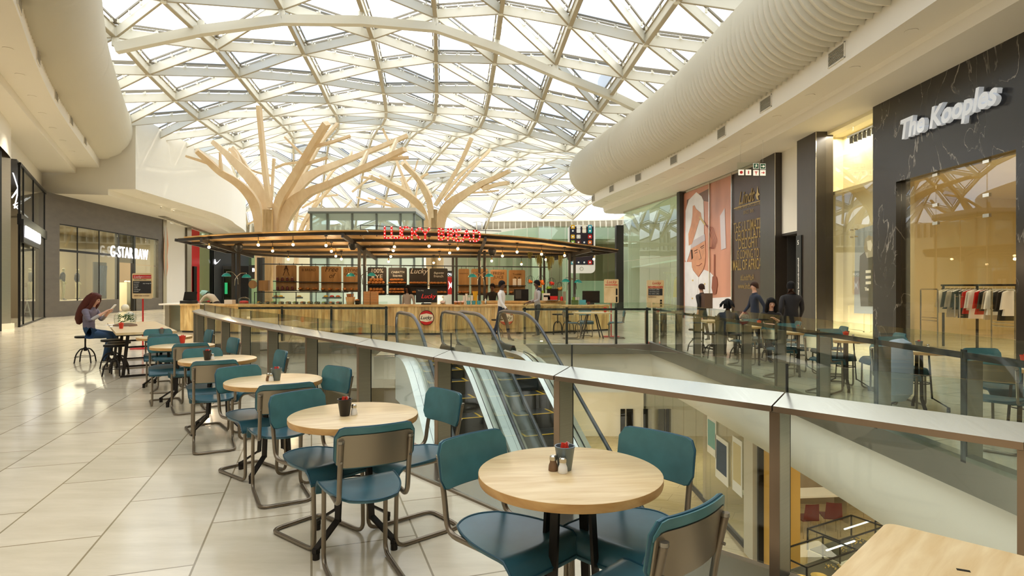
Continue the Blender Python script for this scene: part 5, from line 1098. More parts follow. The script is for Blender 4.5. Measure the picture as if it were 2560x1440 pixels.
# condiments
def make_pot(m):
    t = thing('sugar_pot', 'x', 'pot'); b = MB().mat(m)
    b.lathe([(.026, 0), (.028, .002), (.041, .093), (.043, .095), (.043, .099), (.038, .099), (.036, .06), (.001, .06)], n=20); b.build('pot', None, t, True)
    for k, (x, y, a) in enumerate(((-.012, 0, .2), (.012, .006, -.25), (0, -.012, .05), (.006, .014, .4))):
        MB().mat('sachet' if k != 3 else 'pink').box((x, y, .088), (.014, .003, .048), M=Matrix.Rotation(a, 3, 'Y') @ Matrix.Rotation(k, 3, 'Z')).build('sachet', None, t)
    return t
def make_shaker(m, nm):
    t = thing(nm, 'x', 'shaker'); MB().mat(m).lathe([(.019, 0), (.02, .004), (.0185, .022), (.014, .034), (.0135, .043)], n=16).build('body', None, t, True)
    MB().mat('chrome').lathe([(.0145, .043), (.0155, .046), (.015, .058), (.010, .063), (.001, .064)], n=16).build('lid', None, t, True); return t
protos = {}
def put(key, fn, x, y, z, label, rz=0., scale=None):
    if key not in protos: t = fn(); t.location = (x, y, z); t.rotation_euler = (0, 0, rz); t['label'] = label; protos[key] = t; return t
    return dup(protos[key], (x, y, z), rz, label, scale=scale)
ZT = .7455
def pots(px, py, m, label, sh=()):
    Y = (EYE-ZT)*F/(py-CY); x, y = XA(px, Y), Y
    put(m, lambda: make_pot(m), x, y, ZT, label)
    for px2, py2, mm, nm, lb in sh:
        Y2 = (EYE-ZT)*F/(py2-CY); put(mm, lambda: make_shaker(mm, nm), XA(px2, Y2), Y2, ZT, lb)
pots(1412, 1174, 'pot_grey', 'grey metal pot of red sugar sachets on the nearest round table', ((1383, 1176, 'pepper', 'pepper_shaker', 'brown pepper shaker beside the grey pot on the nearest table'), (1407, 1182, 'salt', 'salt_shaker', 'white salt shaker in front of the grey pot on the nearest table')))
pots(862, 1039, 'pot_black', 'black metal pot of red sachets beside a single glass shaker', ((885, 1037, 'salt', 'salt_shaker', 'glass salt shaker beside the black pot nearest the camera'),))
pots(691, 951, 'pot_grey', 'grey pot of red sachets on the third round table, with two shakers', ((671, 952, 'pepper', 'pepper_shaker', 'pepper shaker on the third round table'), (678, 953, 'salt', 'salt_shaker', 'salt shaker on the third round table')))
pots(518, 900, 'pot_black', 'black pot of red sachets on the fourth round table', ((531, 899, 'salt', 'salt_shaker', 'salt shaker beside the black pot on the fourth round table'),))
pots(456, 858, 'pot_red', 'bright red pot on the fifth round table', ((446, 857, 'salt', 'salt_shaker', 'salt shaker beside the bright red pot on the fifth table'),))
pots(404, 837, 'pot_grey', 'grey pot on the sixth round table, next to the communal table', ())
# square table corner at the front
t = thing('square_table', 'pale wood square table at the front corner, with a dark mark in its top', 'table', (1.195, 1.35, 0), math.radians(-46.0)+PI/2)
pl = rrect(-.40, -.40, .40, .40, .035, 4); MB().mat('table_wood').prism(pl, .712, .745).build('tabletop', None, t); MB().mat('iron').box((.1715, .166, .7456), (.012, .030, .0008), .35).build('inset_mark', None, t)
for a, b in ((-1, -1), (1, -1), (1, 1), (-1, 1)): MB().mat('iron').beam((a*.10, b*.10, .71), (a*.30, b*.30, 0), .03, .02).build('leg', None, t)
# communal table
ct = thing('communal_table', 'long pale wood communal table where the woman with the phone sits', 'table', (-7.05, 11.25, 0), math.atan2(.81, -.59)-PI/2)
MB().mat('table_wood').box((0, 0, .742), (.86, 3.5, .04)).build('tabletop', None, ct)
for y in (-1.45, 0, 1.45):
    m = MB().mat('iron'); m.beam((-.25, y, .72), (-.32, y, .02), .05, .02, (0, 1, 0)); m.beam((.25, y, .72), (.32, y, .02), .05, .02, (0, 1, 0)); m.beam((-.27, y, .5), (.27, y, .5), .03, .03); m.beam((-.36, y, .02), (.36, y, .02), .05, .03); m.build('trestle', None, ct)
def make_stool(h=.53):
    t = thing('industrial_stool', 'x', 'stool'); MB().mat('iron_dark').lathe([(.001, h), (.17, h), (.178, h-.01), (.178, h-.035), (.165, h-.04), (.001, h-.04)], n=28).build('seat', None, t, True)
    MB().mat('iron').tube([(0, 0, h-.04), (0, 0, h-.27)], .016, 8).lathe([(.03, h-.30), (.035, h-.25), (.02, h-.22)], n=10).build('screw_post', None, t, True)
    for k in range(4):
        a = PI/4+k*PI/2; c, s = math.cos(a), math.sin(a); m = MB().mat('iron')
        m.tube(fillet([(c*.02, s*.02, h-.25), (c*.09, s*.09, h-.26), (c*.17, s*.17, h-.36), (c*.20, s*.20, 0)], .06), .0125, 8); m.build('leg', None, t, True)
    m = MB().mat('iron')
    for k in range(4):
        a = PI/4+k*PI/2; b = a+PI/2; m.beam((math.cos(a)*.193, math.sin(a)*.193, .12), (math.cos(b)*.193, math.sin(b)*.193, .12), .02, .008)
    m.build('stretcher', None, t); return t
def stool(x, y, lb, rz=.3): return put('stool', make_stool, x, y, 0, lb, rz)
stool(-8.52, 11.9, 'dark metal stool the red-haired woman sits on')
stool(-6.75, 10.15, 'dark metal stool nearest the camera at the communal table', .1); stool(-7.0, 10.62, 'dark metal stool tucked second from the end of the communal table', .6); stool(-7.45, 11.1, 'dark metal stool third along the communal table, behind the other two', .2)
# things on the communal table
p = P(338, 803, 11.6)
cl_ = thing('glass_cloche', 'glass cloche terrarium with pale ball knob on the communal table', 'terrarium', (p.x, 11.3, .763))
MB().mat('pepper').lathe([(.001, 0), (.20, 0), (.19, .03), (.10, .055), (.001, .06)], n=20).build('soil_tray', None, cl_, True); MB().mat('clear_glass').lathe([(.17, .03), (.18, .16), (.17, .22), (.10, .27), (.02, .285)], n=20).build('dome', None, cl_, True); MB().mat('cream').ball((0, 0, .345), .07).build('knob', None, cl_, True)
gl = MB().mat('green_leaf'); rg = random.Random(5)
for k in range(60):
    a = rg.uniform(0, 2*PI); r_ = rg.uniform(.02, .14); z = rg.uniform(.07, .22); x, y = r_*math.cos(a), r_*math.sin(a); s_ = rg.uniform(.02, .045)
    gl.add([(x, y, z), (x+s_, y, z+s_*.6), (x+s_*.3, y+s_, z+s_), (x-s_*.4, y+s_*.3, z+s_*.3)], [(0, 1, 2, 3)])
tag(gl.build('moss_plants', None, cl_), kind='stuff')
for k, (x, y, a, lb) in enumerate(((-7.72, 11.6, .3, 'white printed menus fanned by the woman at the communal table'), (-7.35, 11.15, .6, 'single white menu sheet near the red pot on the communal table'))):
    m = MB().mat('paper')
    for q in range(3 if k == 0 else 1): m.box((q*.05, q*.04, .002+q*.004), (.3, .21, .004), a+q*.3)
    tag(m.build('menu', loc=(x, y, .763)), lb, 'menu')
q = dup(protos['pot_red'], (-6.95, 10.6, .763), 0, 'red pot near the end of the communal table, by the glass cloche')
# ---- seating on the marble shop side of the void
RT = [(4.95, 5.75, 'round table nearest the camera beyond the straight balustrade'), (4.95, 7.25, 'round table second along the straight balustrade, by the blurred coat shape'), (4.9, 8.75, 'round table third along the straight balustrade, red pot on it'), (4.9, 10.2, 'round table fourth along the straight balustrade'), (4.85, 11.7, 'round table at which the dark-haired woman sits')]
for x, y, lb in RT:
    table(x, y, .4, lb)
names = ['first', 'second', 'third', 'fourth', 'fifth']
for j, (x, y, _) in enumerate(RT):
    chair(x-.42, y-.20, .75, .66, 'teal cantilever chair backing onto the straight balustrade at its %s table' % names[j]); chair(x+.1, y+.46, -.1, -1, 'teal chair on the far side of the %s table behind the straight balustrade' % names[j])
    if j != 1: chair(x+.46, y-.1, -1, .2, 'teal chair on the shop side of the %s table behind the straight balustrade' % names[j])
for j, (x, y, _) in enumerate(RT):
    k = ('pot_red', 'pot_grey', 'pot_red', 'pot_grey', 'pot_red')[j]; dup(protos[k], (x, y, ZT), 0, '%s pot on the %s table behind the straight balustrade' % (k[4:], names[j])); dup(protos['salt'], (x+.09, y-.03, ZT), 0, 'salt shaker on the %s table behind the straight balustrade' % names[j])
c = thing('blurred_coat_shape', 'pale blue-grey coat shape standing in for a blurred figure by the straight balustrade', 'coat', (4.35, 6.72, 0), .35)  # solid shape standing in for the blurred reflection of a person in a coat
MB().mat('light_blue_coat').tube([(0, 0, .22), (0, 0, .3), (0, .0, .5), (0, .01, .7), (0, .02, .86), (0, .03, .90)], [.10, .19, .2, .21, .19, .10], 14).build('coat', None, c, True)
for o in c.children: o.scale = (1, .55, 1)
ht = thing('high_table', 'rectangular wood-topped table at the corner of the void where the person with locks sits', 'table', (5.1, 13.3, 0), .1)
MB().mat('table_wood').box((0, 0, .742), (1.9, .75, .04)).build('tabletop', None, ht)
for x in (-.75, .75): MB().mat('iron').beam((x, -.25, .72), (x, -.3, 0), .05, .03).beam((x, .25, .72), (x, .3, 0), .05, .03).beam((x, -.28, .15), (x, .28, .15), .03, .03).build('trestle', None, ht)
for k, (x, y) in enumerate(((4.25, 12.65), (4.75, 12.45), (4.3, 13.9), (5.5, 12.6))): stool(x, y, 'dark metal stool at the corner table, ' + ['nearest the balustrade posts', 'under the person with locks', 'at its far corner by the void', 'on its shop side'][k], .2*k)
# ---- table and bar stools by the kiosk
sq = thing('square_table', 'square wooden table with red pot, behind the far balustrade by the kiosk', 'table', (2.35, 17.6, 0), .05)
MB().mat('table_wood').box((0, 0, .742), (1.05, .75, .04)).build('tabletop', None, sq)
for a, b in ((-1, -1), (1, -1), (1, 1), (-1, 1)): MB().mat('iron').beam((a*.12, b*.1, .72), (a*.3, b*.25, 0), .035, .02).build('leg', None, sq)
chair(1.75, 17.3, .95, .1, 'teal cantilever chair on the escalator side of the square kiosk table'); chair(2.25, 18.15, 0, -1, 'teal cantilever chair facing the void at the square kiosk table'); chair(3.05, 17.5, -1, .1, 'teal cantilever chair beside the menu stand at the square kiosk table')
dup(protos['pot_red'], (2.75, 17.6, .763), 0, 'red pot on the square table by the kiosk', scale=1.4)
for k, (x, y, lb) in enumerate(((1.45, 18.9, 'bar stool nearest the escalators at the kiosk bar'), (1.8, 19.1, 'bar stool in the middle of the kiosk bar'), (2.25, 19.35, 'bar stool nearest the menu stand at the kiosk bar'))):
    put('barstool', lambda: make_stool(.66), x, y, 0, lb, .4*k)
stool(-.45, 18.1, 'dark metal stool in front of the kiosk counter behind the walking man')
# menu stands
def menu_stand(x, y, w_, h_, zb, pole, base, lb, rz=0.):
    t = thing('menu_stand', lb, 'menu board', (x, y, 0), rz); MB().mat('board_pale').prism(rrect(-w_/2, -.0, w_/2, .0001, .00001, 1), 0, .001) if False else None
    MB().mat('table_wood').plate([(a, 0, b) for a, b in rrect(-w_/2, zb, w_/2, zb+h_, .03, 3)], (0, 1, 0), .025).build('board', None, t); MB().mat(pole).box((0, .04, zb/2+.1), (.03, .02, zb+.2)).build('pole', None, t); MB().mat(base).box((0, .03, .012), (.45, .3, .024)).build('base', None, t); return t
t = menu_stand(-9.0, 14.5, .46, .62, 1.22, 'red', 'red', 'menu board on a red pole beside the communal table, chalk panel and red band', .1)
MB().mat('red').box((0, -.003, 1.755), (.42, .006, .085)).build('red_band', None, t); MB().mat('chalkboard').box((0, -.003, 1.50), (.42, .006, .30)).build('chalk_panel', None, t)
text('Lucky', .075, 'paper', 'lettering', t, (-.19, -.008, 1.73), ext=.001, shear=.3); text('BREAD COMPANY', .028, 'paper', 'lettering', t, (-.02, -.008, 1.74), ext=.001); text('SWEET AND SAVOURY', .034, 'red_plastic', 'lettering', t, (-.18, -.004, 1.28), ext=.001); text('BAKED FRESH  DAILY', .03, 'red_plastic', 'lettering', t, (-.18, -.004, 1.675), ext=.001)
for k in range(6): text(['croissant', 'rye loaf', 'ciabatta', 'muffin', 'sourdough', 'brioche'][k], .036, 'chalk', 'chalk_line', t, (-.19, -.008, 1.61-k*.045), ext=.001, shear=.3)
text('any wrap R45', .04, 'chalk', 'chalk_line', t, (.02, -.008, 1.58), ext=.001, shear=.3)
t = menu_stand(3.85, 16.0, .46, .74, .95, 'chrome', 'red', 'beverages menu board on a stand by the corner of the void', 0)
text('BEVERAGES', .078, 'red', 'lettering', t, (-.20, -.004, 1.475), ext=.001, bold=.002); text('Lucky', .10, 'red', 'lettering', t, (-.09, -.004, 1.58), ext=.001, shear=.3); MB().mat('chalkboard').box((0, -.003, 1.37), (.38, .006, .18)).build('chalk_panel', None, t); text('ESPRESSO', .05, 'red_plastic', 'lettering', t, (-.19, -.004, 1.22), ext=.001)
for k in range(3): text(['iced black coffee', 'cold drinks juice', 'hot white coffee'][k], .042, 'chalk', 'chalk_line', t, (-.18, -.008, 1.42-k*.055), ext=.001, shear=.3); MB().mat('iron_dark').box((.15, -.003, 1.14-k*.07), (.05, .006, .05)).build('price_tile', None, t)
t = menu_stand(3.0, 18.0, .44, .72, 1.02, 'red', 'red', 'tall menu board with red script at the end of the kiosk bar', 0)
text('Lucky', .13, 'red', 'lettering', t, (-.15, -.004, 1.62), ext=.001, shear=.3); MB().mat('red').box((0, -.003, 1.57), (.38, .006, .02)).build('red_rule', None, t); text('BREAKFAST', .05, 'ad_gold', 'lettering', t, (-.19, -.004, 1.48), ext=.001); MB().mat('iron_dark').box((.16, -.003, 1.36), (.05, .006, .2)).box((.16, -.003, 1.13), (.05, .006, .17)).build('price_tile', None, t)
# ================================================================ TIMBER TREES
def limb(pts, Y, w, th, base=None, dy=None):
    # pts in photo pixels at depth Y(+dy) ; w half widths in px (list) ; plate of thickness th
    n = len(pts); dy = dy or [0]*n; w = w if isinstance(w, list) else [w*(1-.0*k) for k in range(n)]
    C = [P(x, y, Y+d) for (x, y), d in zip(pts, dy)]; C = smoothpath(C, 5) if n > 2 else C
    W_ = []; 
    for k in range(len(C)):
        f = k/(len(C)-1)*(n-1); i = min(n-2, int(f)); W_.append(.82*(w[i]*(1-(f-i))+w[i+1]*(f-i))*Y/F)
    vs = []
    for k, c in enumerate(C):
        a = C[max(0, k-1)]; b = C[min(len(C)-1, k+1)]; t = (b-a).normalized(); s = t.cross(Vector((0, 1, 0))).normalized()
        d = s.cross(t).normalized()*th/2
        vs += [c-s*W_[k]-d, c+s*W_[k]-d, c+s*W_[k]+d, c-s*W_[k]+d]
    fs = [(0, 1, 2, 3)]; m = len(C)
    for k in range(m-1):
        for q in range(4): r = (q+1) % 4; fs.append((k*4+q, k*4+r, (k+1)*4+r, (k+1)*4+q))
    fs.append(((m-1)*4+3, (m-1)*4+2, (m-1)*4+1, (m-1)*4)); return MB().mat('tree_wood').add(vs, fs)
def tree(label, Y, limbs, slats=None):
    t = thing('timber_tree_column', label, 'column'); k_ = .6 if Y > 40 else 1
    for L in limbs:
        pts, w, th, dy = L[0], L[1], L[2], (L[3] if len(L) > 3 else None)
        limb(pts, Y, [q*k_ for q in w], th, dy=dy).build('branch', None, t)
    if slats:
        x0, x1, yt = slats; a, b = XA(x0, Y-.8), XA(x1, Y-.8); n = 9
        for k in range(n): x = a+(b-a)*k/(n-1); MB().mat('slat_wood').bb((x-.03, Y-.86, 0), (x+.03, Y-.74, ZA(yt, Y-.8))).build('slat', None, t)
    return t
T1 = tree('largest timber tree column rising behind the kiosk by the curved bulkhead', 27.0, [
 ([(648, 700), (649, 600), (646, 550), (638, 512), (618, 480), (590, 455), (553, 432), (520, 402), (491, 376)], [10, 10, 12, 15, 13, 11, 9, 8, 6], .28, [0, 0, 0, -.1, -.4, -.8, -1.2, -1.6, -2]),
 ([(538, 420), (518, 408), (466, 391)], [4, 4, 3], .2, [-1.3, -1.3, -1.4]), ([(553, 430), (550, 382)], [4, 2], .15, [-1.3, -1.3]),
 ([(664, 600), (662, 545), (655, 490), (628, 448), (600, 418), (568, 386), (535, 357)], [8, 10, 16, 17, 14, 9, 7], .28, [.5, .5, .6, .8, 1.1, 1.5, 2]),
 ([(604, 420), (588, 385), (576, 374)], [6, 7, 4], .2, [1.2, 1.6, 1.9]), ([(632, 445), (605, 400), (584, 370)], [7, 6, 5], .2, [1.2, 1.8, 2.4]),
 ([(647, 265), (652, 320), (663, 430), (676, 520)], [5, 5, 6, 6], .3, [-1, -.9, -.8, -.8]), ([(685, 397), (682, 440), (679, 500)], [3.5, 3, 3], .15, [1, 1, .8]),
 ([(687, 700), (687, 600), (690, 540), (702, 497), (725, 460), (755, 410), (783, 362), (817, 308)], [8, 8, 10, 12, 11, 9, 8, 7], .34, [-.4, -.4, -.5, -.7, -1, -1.5, -2, -2.6]),
 ([(793, 343), (775, 322), (757, 300)], [3, 3, 2.5], .14, [-2, -2, -2]), ([(760, 390), (735, 366), (712, 343)], [3, 3, 2.5], .14, [-1.6, -1.6, -1.6]), ([(783, 367), (830, 355), (876, 340)], [3.5, 3.5, 3], .18, [-2, -1.8, -1.6]), ([(752, 414), (790, 403), (819, 394)], [3.5, 3.5, 3], .18, [-1.5, -1.3, -1.2]),
 ([(725, 485), (765, 425), (800, 362), (843, 310)], [5, 5, 5, 4.5], .2, [1.5, 2.5, 3.5, 4.6]),
 ([(696, 620), (701, 560), (718, 505), (748, 462), (790, 432), (850, 408), (930, 376), (1018, 340)], [9, 11, 18, 18, 12, 9, 7, 6], .26, [.6, .6, .8, 1, 1.3, 1.8, 2.5, 3.2]),
 ([(700, 700), (701, 600), (712, 548), (736, 508), (775, 480), (830, 458), (900, 425), (960, 398), (1012, 373)], [10, 11, 17, 20, 12, 9, 8, 7, 6], .3, [-.2, -.2, -.3, -.5, -.8, -1.2, -1.7, -2.1, -2.5]),
 ([(898, 424), (908, 402), (919, 380)], [4, 4, 3], .16, [-1.6, -.4, 1.2]), ([(973, 392), (984, 368), (992, 350)], [4, 4, 3], .16, [-2.1, 0, 2]), ([(950, 402), (985, 397), (1022, 394)], [4, 4, 3.5], .2, [-2, -1.9, -1.8]), ([(870, 437), (900, 430), (928, 423)], [4, 4, 3], .2, [-1.4, -1.3, -1.2]),
 ([(604, 412), (640, 430), (680, 440)], [3, 3, 3], .15, [3, 3, 3]), ([(687, 420), (715, 410), (760, 404)], [3, 3, 3], .15, [3, 3, 3])], (659, 680, 524))
T2 = tree('timber tree column whose trunk rises behind the marquee sign', 38.5, [
 ([(1072, 720), (1072, 620), (1066, 560), (1052, 520), (1022, 492), (985, 470), (955, 455), (924, 441)], [8, 8, 9, 10, 10, 7, 6, 4.5], .3, [0, 0, 0, -.3, -.8, -1.4, -2, -2.6]), ([(960, 456), (930, 447), (902, 443)], [3.5, 3.5, 3], .2, [-2, -2.2, -2.4]),
 ([(1055, 512), (1020, 478), (985, 462), (950, 441)], [4, 4, 5, 4], .2, [1, 1.4, 1.8, 2.2]),
 ([(1080, 720), (1080, 600), (1076, 520), (1063, 480), (1042, 446), (1022, 425), (1006, 408)], [7, 7, 9, 9, 7, 6, 5], .3, [-.6, -.6, -.8, -1.1, -1.6, -2, -2.5]), ([(1078, 492), (1058, 458), (1030, 425), (1000, 385)], [5, 5, 4, 4], .2, [1.5, 2.5, 3.5, 4.5]), ([(1052, 444), (1062, 438), (1071, 434)], [3, 3, 2.5], .15),
 ([(1179, 345), (1145, 420), (1088, 514)], [5.5, 5, 5], .3, [-1.4, -1.2, -1]), ([(1226, 374), (1180, 422), (1112, 500)], [4, 4, 4], .2, [3, 2, .8]), ([(1196, 396), (1150, 440), (1098, 502)], [4, 4, 4], .2, [1.5, 1, .4]),
 ([(1098, 720), (1098, 600), (1104, 545), (1122, 514), (1160, 486), (1200, 462), (1240, 444), (1274, 427)], [14, 14, 15, 15, 11, 8, 6, 5], .3, [0, 0, 0, -.3, -.8, -1.4, -2, -2.6]), ([(1202, 464), (1214, 470), (1240, 462), (1271, 457)], [5, 6, 5, 5], .25, [-1, -1.6, -2.2, -2.8]), ([(1180, 482), (1215, 480), (1248, 476)], [2.5, 2.5, 2.5], .15, [0, 0, 0]), ([(1208, 477), (1222, 460)], [3, 3], .15),
 ([(1050, 530), (1030, 490), (1000, 425), (985, 385), (957, 322)], [5, 5, 4.5, 4, 3.5], .2, [3, 3.5, 4, 4.5, 5]), ([(1044, 534), (1022, 494), (1003, 446)], [5, 5, 4], .2, [3, 3.4, 3.8]), ([(1045, 400), (1030, 440), (1000, 470)], [2, 2, 2], .15, [4, 4, 4]),
 ([(1045, 640), (1048, 570), (1060, 530)], [9, 8, 8], .3, [3, 3, 3])], (1079, 1092, 524))
T3 = tree('third timber tree column far behind, beside the glass lift shaft', 44.0, [
 ([(740, 660), (748, 590), (770, 540), (800, 500), (845, 450), (870, 432)], [9, 9, 8, 6, 5, 5], .3), ([(760, 600), (772, 560), (790, 500), (830, 430), (868, 400), (880, 380)], [6, 6, 5, 4.5, 4, 4], .25, [0, 0, 1, 2, 3, 4]),
 ([(735, 600), (742, 540), (752, 505)], [4, 4, 3.5], .2, [-1, -1, -1]), ([(730, 620), (705, 545), (690, 530), (620, 560)], [3, 3, 3, 3], .2, [1, 1, 1, 1]), ([(765, 560), (800, 540), (850, 528), (880, 500)], [4, 4, 3.5, 3], .2), ([(760, 590), (800, 572), (850, 560)], [4, 4, 3], .2, [1, 1, 1]), ([(770, 545), (730, 535), (700, 520)], [3, 3, 3], .2), ([(765, 575), (800, 552), (850, 540)], [5, 4, 4], .2, [-1, -1, -1]),
 ([(755, 520), (800, 495), (845, 487)], [3.5, 3.5, 3], .2, [0, 0, 0]), ([(880, 480), (905, 460), (932, 438)], [4, 4, 4], .2, [-2, -2, -2])])
T4 = tree('fourth timber tree column, only its branches showing over the lift shaft roof', 48.0, [
 ([(1000, 560), (985, 520), (960, 512), (910, 500), (892, 493)], [5, 5, 5, 5, 4], .3), ([(1010, 560), (995, 525), (960, 510), (920, 495)], [5, 5, 5, 4], .3, [2, 2, 2, 2]), ([(1020, 560), (1010, 530), (975, 508), (940, 495)], [5, 5, 5, 4], .3, [-1, -1, -1, -1]), ([(1042, 560), (1040, 500), (1044, 460)], [3, 3, 3], .2)])
# ================================================================ KIOSK
FC = [(-11.0, 19.8), (-9.5, 19.4), (-8, 19.1), (-5, 18.8), (-2, 18.8), (1.0, 19.3), (2.2, 19.9), (3.35, 20.6)]
FCs = resample(sm2(FC, 6), .11)
kc = thing('kiosk_counter', 'long curved kiosk counter clad in vertical pale planks with a wooden top', 'counter', (0, 0, 0))
m = MB().mat('plank')
for a, b in zip(FCs, FCs[1:]):
    d = (Vector(b)-Vector(a)); L = d.length; rz = math.atan2(d.y, d.x); c_ = (Vector(a)+Vector(b))/2; m.box((c_.x, c_.y+.02, .475), (L-.006, .03, .83), rz)
m.mat('plank').bb((-11.02, 19.8, .06), (-10.98, 21.0, .89)); m.build('plank_cladding', None, kc)
MB().mat('black').sweep(FCs, [(-.05, 0), (-.05, .06), (-.7, .06), (-.7, 0)]).build('kick_plinth', None, kc)
MB().mat('counter_wood').sweep(sm2(FC[:-2]+[(1.6, 19.58)], 6), [(.05, .89), (.05, .945), (-.75, .945), (-.75, .89)]).build('countertop', None, kc)
MB().mat('counter_wood').sweep(sm2(FC[-3:], 6), [(.08, .86), (.08, .90), (-.65, .90), (-.65, .86)]).build('countertop', None, kc)
MB().mat('white').sweep(FCs, [(-.62, .06), (-.62, .88), (-.66, .88), (-.66, .06)]).build('inner_panel', None, kc)
be = thing('bar_shelf', 'raised wooden bar shelf behind the counter, under the fruit baskets', 'counter', (0, 0, 0)); MB().mat('counter_wood').sweep([(-1.0, 20.3), (.5, 20.5), (1.9, 21.0)], [(0, .96), (0, 1.03), (-.6, 1.03), (-.6, .96)]).mat('plank').sweep([(-1.0, 20.35), (.5, 20.55), (1.9, 21.05)], [(0, 0), (0, .96), (-.3, .96), (-.3, 0)]).build('shelf_body', None, be)
ep = thing('end_counter', 'white-topped end counter with steel and glass side beside the till', 'counter', (0, 0, 0)); a = P(424, 800, 20.2)
MB().mat('brushed').bb((-11.65, 20.0, 0), (-11.5, 20.9, .9)).build('side_panel', None, ep); MB().mat('white').bb((-11.8, 19.9, .9), (-10.9, 20.95, .95)).build('top', None, ep); MB().mat('clear_glass').bb((-11.45, 20.0, .05), (-11.05, 20.02, .9)).build('glass_panel', None, ep)
for k, (px, py, Yk, lb) in enumerate(((1066.5, 794.5, 18.72, 'round red and cream emblem on the plank counter between the two escalator heads'), (1266, 795, 18.98, 'round red and cream emblem on the plank counter behind the walking man'))):
    p = P(px, py, Yk); t = thing('round_emblem', lb, 'sign', p); q_ = Matrix.Rotation(PI/2, 3, 'X')
    MB().mat('iron_dark').lathe([(.001, 0), (.235, 0), (.235, .03), (.001, .03)], (0, .0, 0), 32, q_).build('rim', None, t)
    MB().mat('red').lathe([(.001, 0), (.22, 0), (.22, .008), (.001, .008)], (0, -.03, 0), 32, q_).build('red_disc', None, t)
    MB().mat('cream').plate([(.215*math.cos(a_), -.041, .215*math.sin(a_)) for a_ in [math.radians(d_) for d_ in (28, 15, 0, -15, -26)]]+[(0, -.041, -.13)]+[(.215*math.cos(a_), -.041, .215*math.sin(a_)) for a_ in [math.radians(d_) for d_ in (206, 195, 180, 165, 152)]]+[(0, -.041, .14)], (0, 1, 0), .003).build('cream_band', None, t)
    text('Lucky', .15, 'iron_dark', 'lettering', t, (-.19, -.045, -.04), ext=.001, shear=.35, bold=.002); text('bread company', .03, 'iron_dark', 'lettering', t, (.0, -.045, -.075), ext=.001)
# canopy
CF = [(-10.5, 18.6, 2.92), (-8, 17.6, 2.97), (-5, 17.1, 3.0), (-2, 17.3, 2.98), (.5, 18.6, 2.93), (2.2, 20.2, 2.85), (3.9, 22.0, 2.77)]
CB = [(-10.2, 21.3, 2.70), (-8.7, 23.3, 2.64), (-5.5, 23.5, 2.64), (-2.5, 23.5, 2.64), (-.2, 23.6, 2.64), (1.2, 23.6, 2.64), (2.7, 23.6, 2.68)]
CFs, CBs = smoothpath(CF, 12), smoothpath(CB, 12); NC = len(CFs)-1
def cs(s, t):
    f = max(0, min(1, s))*NC; i = min(NC-1, int(f)); q = f-i; return (CFs[i].lerp(CFs[i+1], q)).lerp(CBs[i].lerp(CBs[i+1], q), t)
cn = thing('kiosk_canopy', 'wide kiosk canopy of timber slats on dark steel beams and twin posts', 'canopy', (0, 0, 0))
m = MB().mat('ceiling_slat'); n = 34
rg = random.Random(2)
for j in range(n):
    t0_, t1_ = j/n-.02, (j+.9)/n-.02
    s_ = -.02+rg.uniform(0, .06)
    while s_ < 1.01:
        e_ = min(1.015, s_+.17); pts = [cs(s_+(e_-s_)*k/3, t0_) for k in range(4)]; pt2 = [cs(s_+(e_-s_)*k/3, t1_) for k in range(4)]
        up = Vector((0, 0, .025)); zz_ = Vector((0, 0, .10)); A = [p+zz_ for p in pts]; B = [p+zz_ for p in pt2]
        m.add(A+B+[p+up for p in A]+[p+up for p in B], [(i, i+1, 5+i, 4+i) for i in range(3)]+[(12+i, 13+i, 9+i, 8+i) for i in range(3)]+[(i, 8+i, 9+i, i+1) for i in range(3)]+[(4+i, 5+i, 13+i, 12+i) for i in range(3)]+[(0, 4, 12, 8), (3, 11, 15, 7)])
        s_ = e_+.002
m.build('slat_deck', None, cn)
for k, t_ in enumerate((.02, .25, .5, .76, .98)):
    b = MB().mat('canopy_steel'); pts = [cs(i/36, t_) for i in range(37)]
    for p, q in zip(pts, pts[1:]): b.beam(p+Vector((0, 0, .055)), q+Vector((0, 0, .055)), .06, .085)
    b.build('long_beam', None, cn)
for s_ in (0, 1):
    b = MB().mat('canopy_steel'); pts = [cs(s_, k/8) for k in range(9)]
    for p, q in zip(pts, pts[1:]): b.beam(p+Vector((0, 0, .055)), q+Vector((0, 0, .055)), .06, .085)
    b.build('end_beam', None, cn)
def proj(p): return CX+F*p.x/p.y, CY-F*(p.z-EYE)/p.y
def find(px, py, dz=0., tr=(0, 1)):
    best = None
    for i in range(121):
        for j in range(41):
            t_ = tr[0]+(tr[1]-tr[0])*j/40; p = cs(i/120, t_)+Vector((0, 0, dz)); x, y = proj(p); e = (x-px)**2+(y-py)**2
            if best is None or e < best[0]: best = (e, p, i/120, t_)
    return best
for px, Yp_ in ((590, 20.7), (905, 20.2), (1205, 20.9), (1430, 22.0)):
    x = XA(px, Yp_); s_ = min(range(121), key=lambda i: abs(cs(i/120, .5).x-x))/120; top = min((cs(s_, j/40) for j in range(41)), key=lambda p: abs(p.y-Yp_)).z
    for dx in (-.09, .09): MB().mat('canopy_steel').bb((x+dx-.045, Yp_-.05, 0), (x+dx+.045, Yp_+.05, top)).build('post', None, cn)
    rb = MB().mat('canopy_steel'); a, e = cs(s_, -.01), cs(s_, .98); rb.beam(a-Vector((0, 0, .02)), e-Vector((0, 0, .03)), .07, .13); rb.build('radial_beam', None, cn)
for px in (652, 1137, 1356):
    x = XA(px, 23.4); MB().mat('canopy_steel').bb((x-.11, 23.3, 0), (x-.03, 23.5, 2.66)).bb((x+.03, 23.3, 0), (x+.11, 23.5, 2.66)).build('post', None, cn)
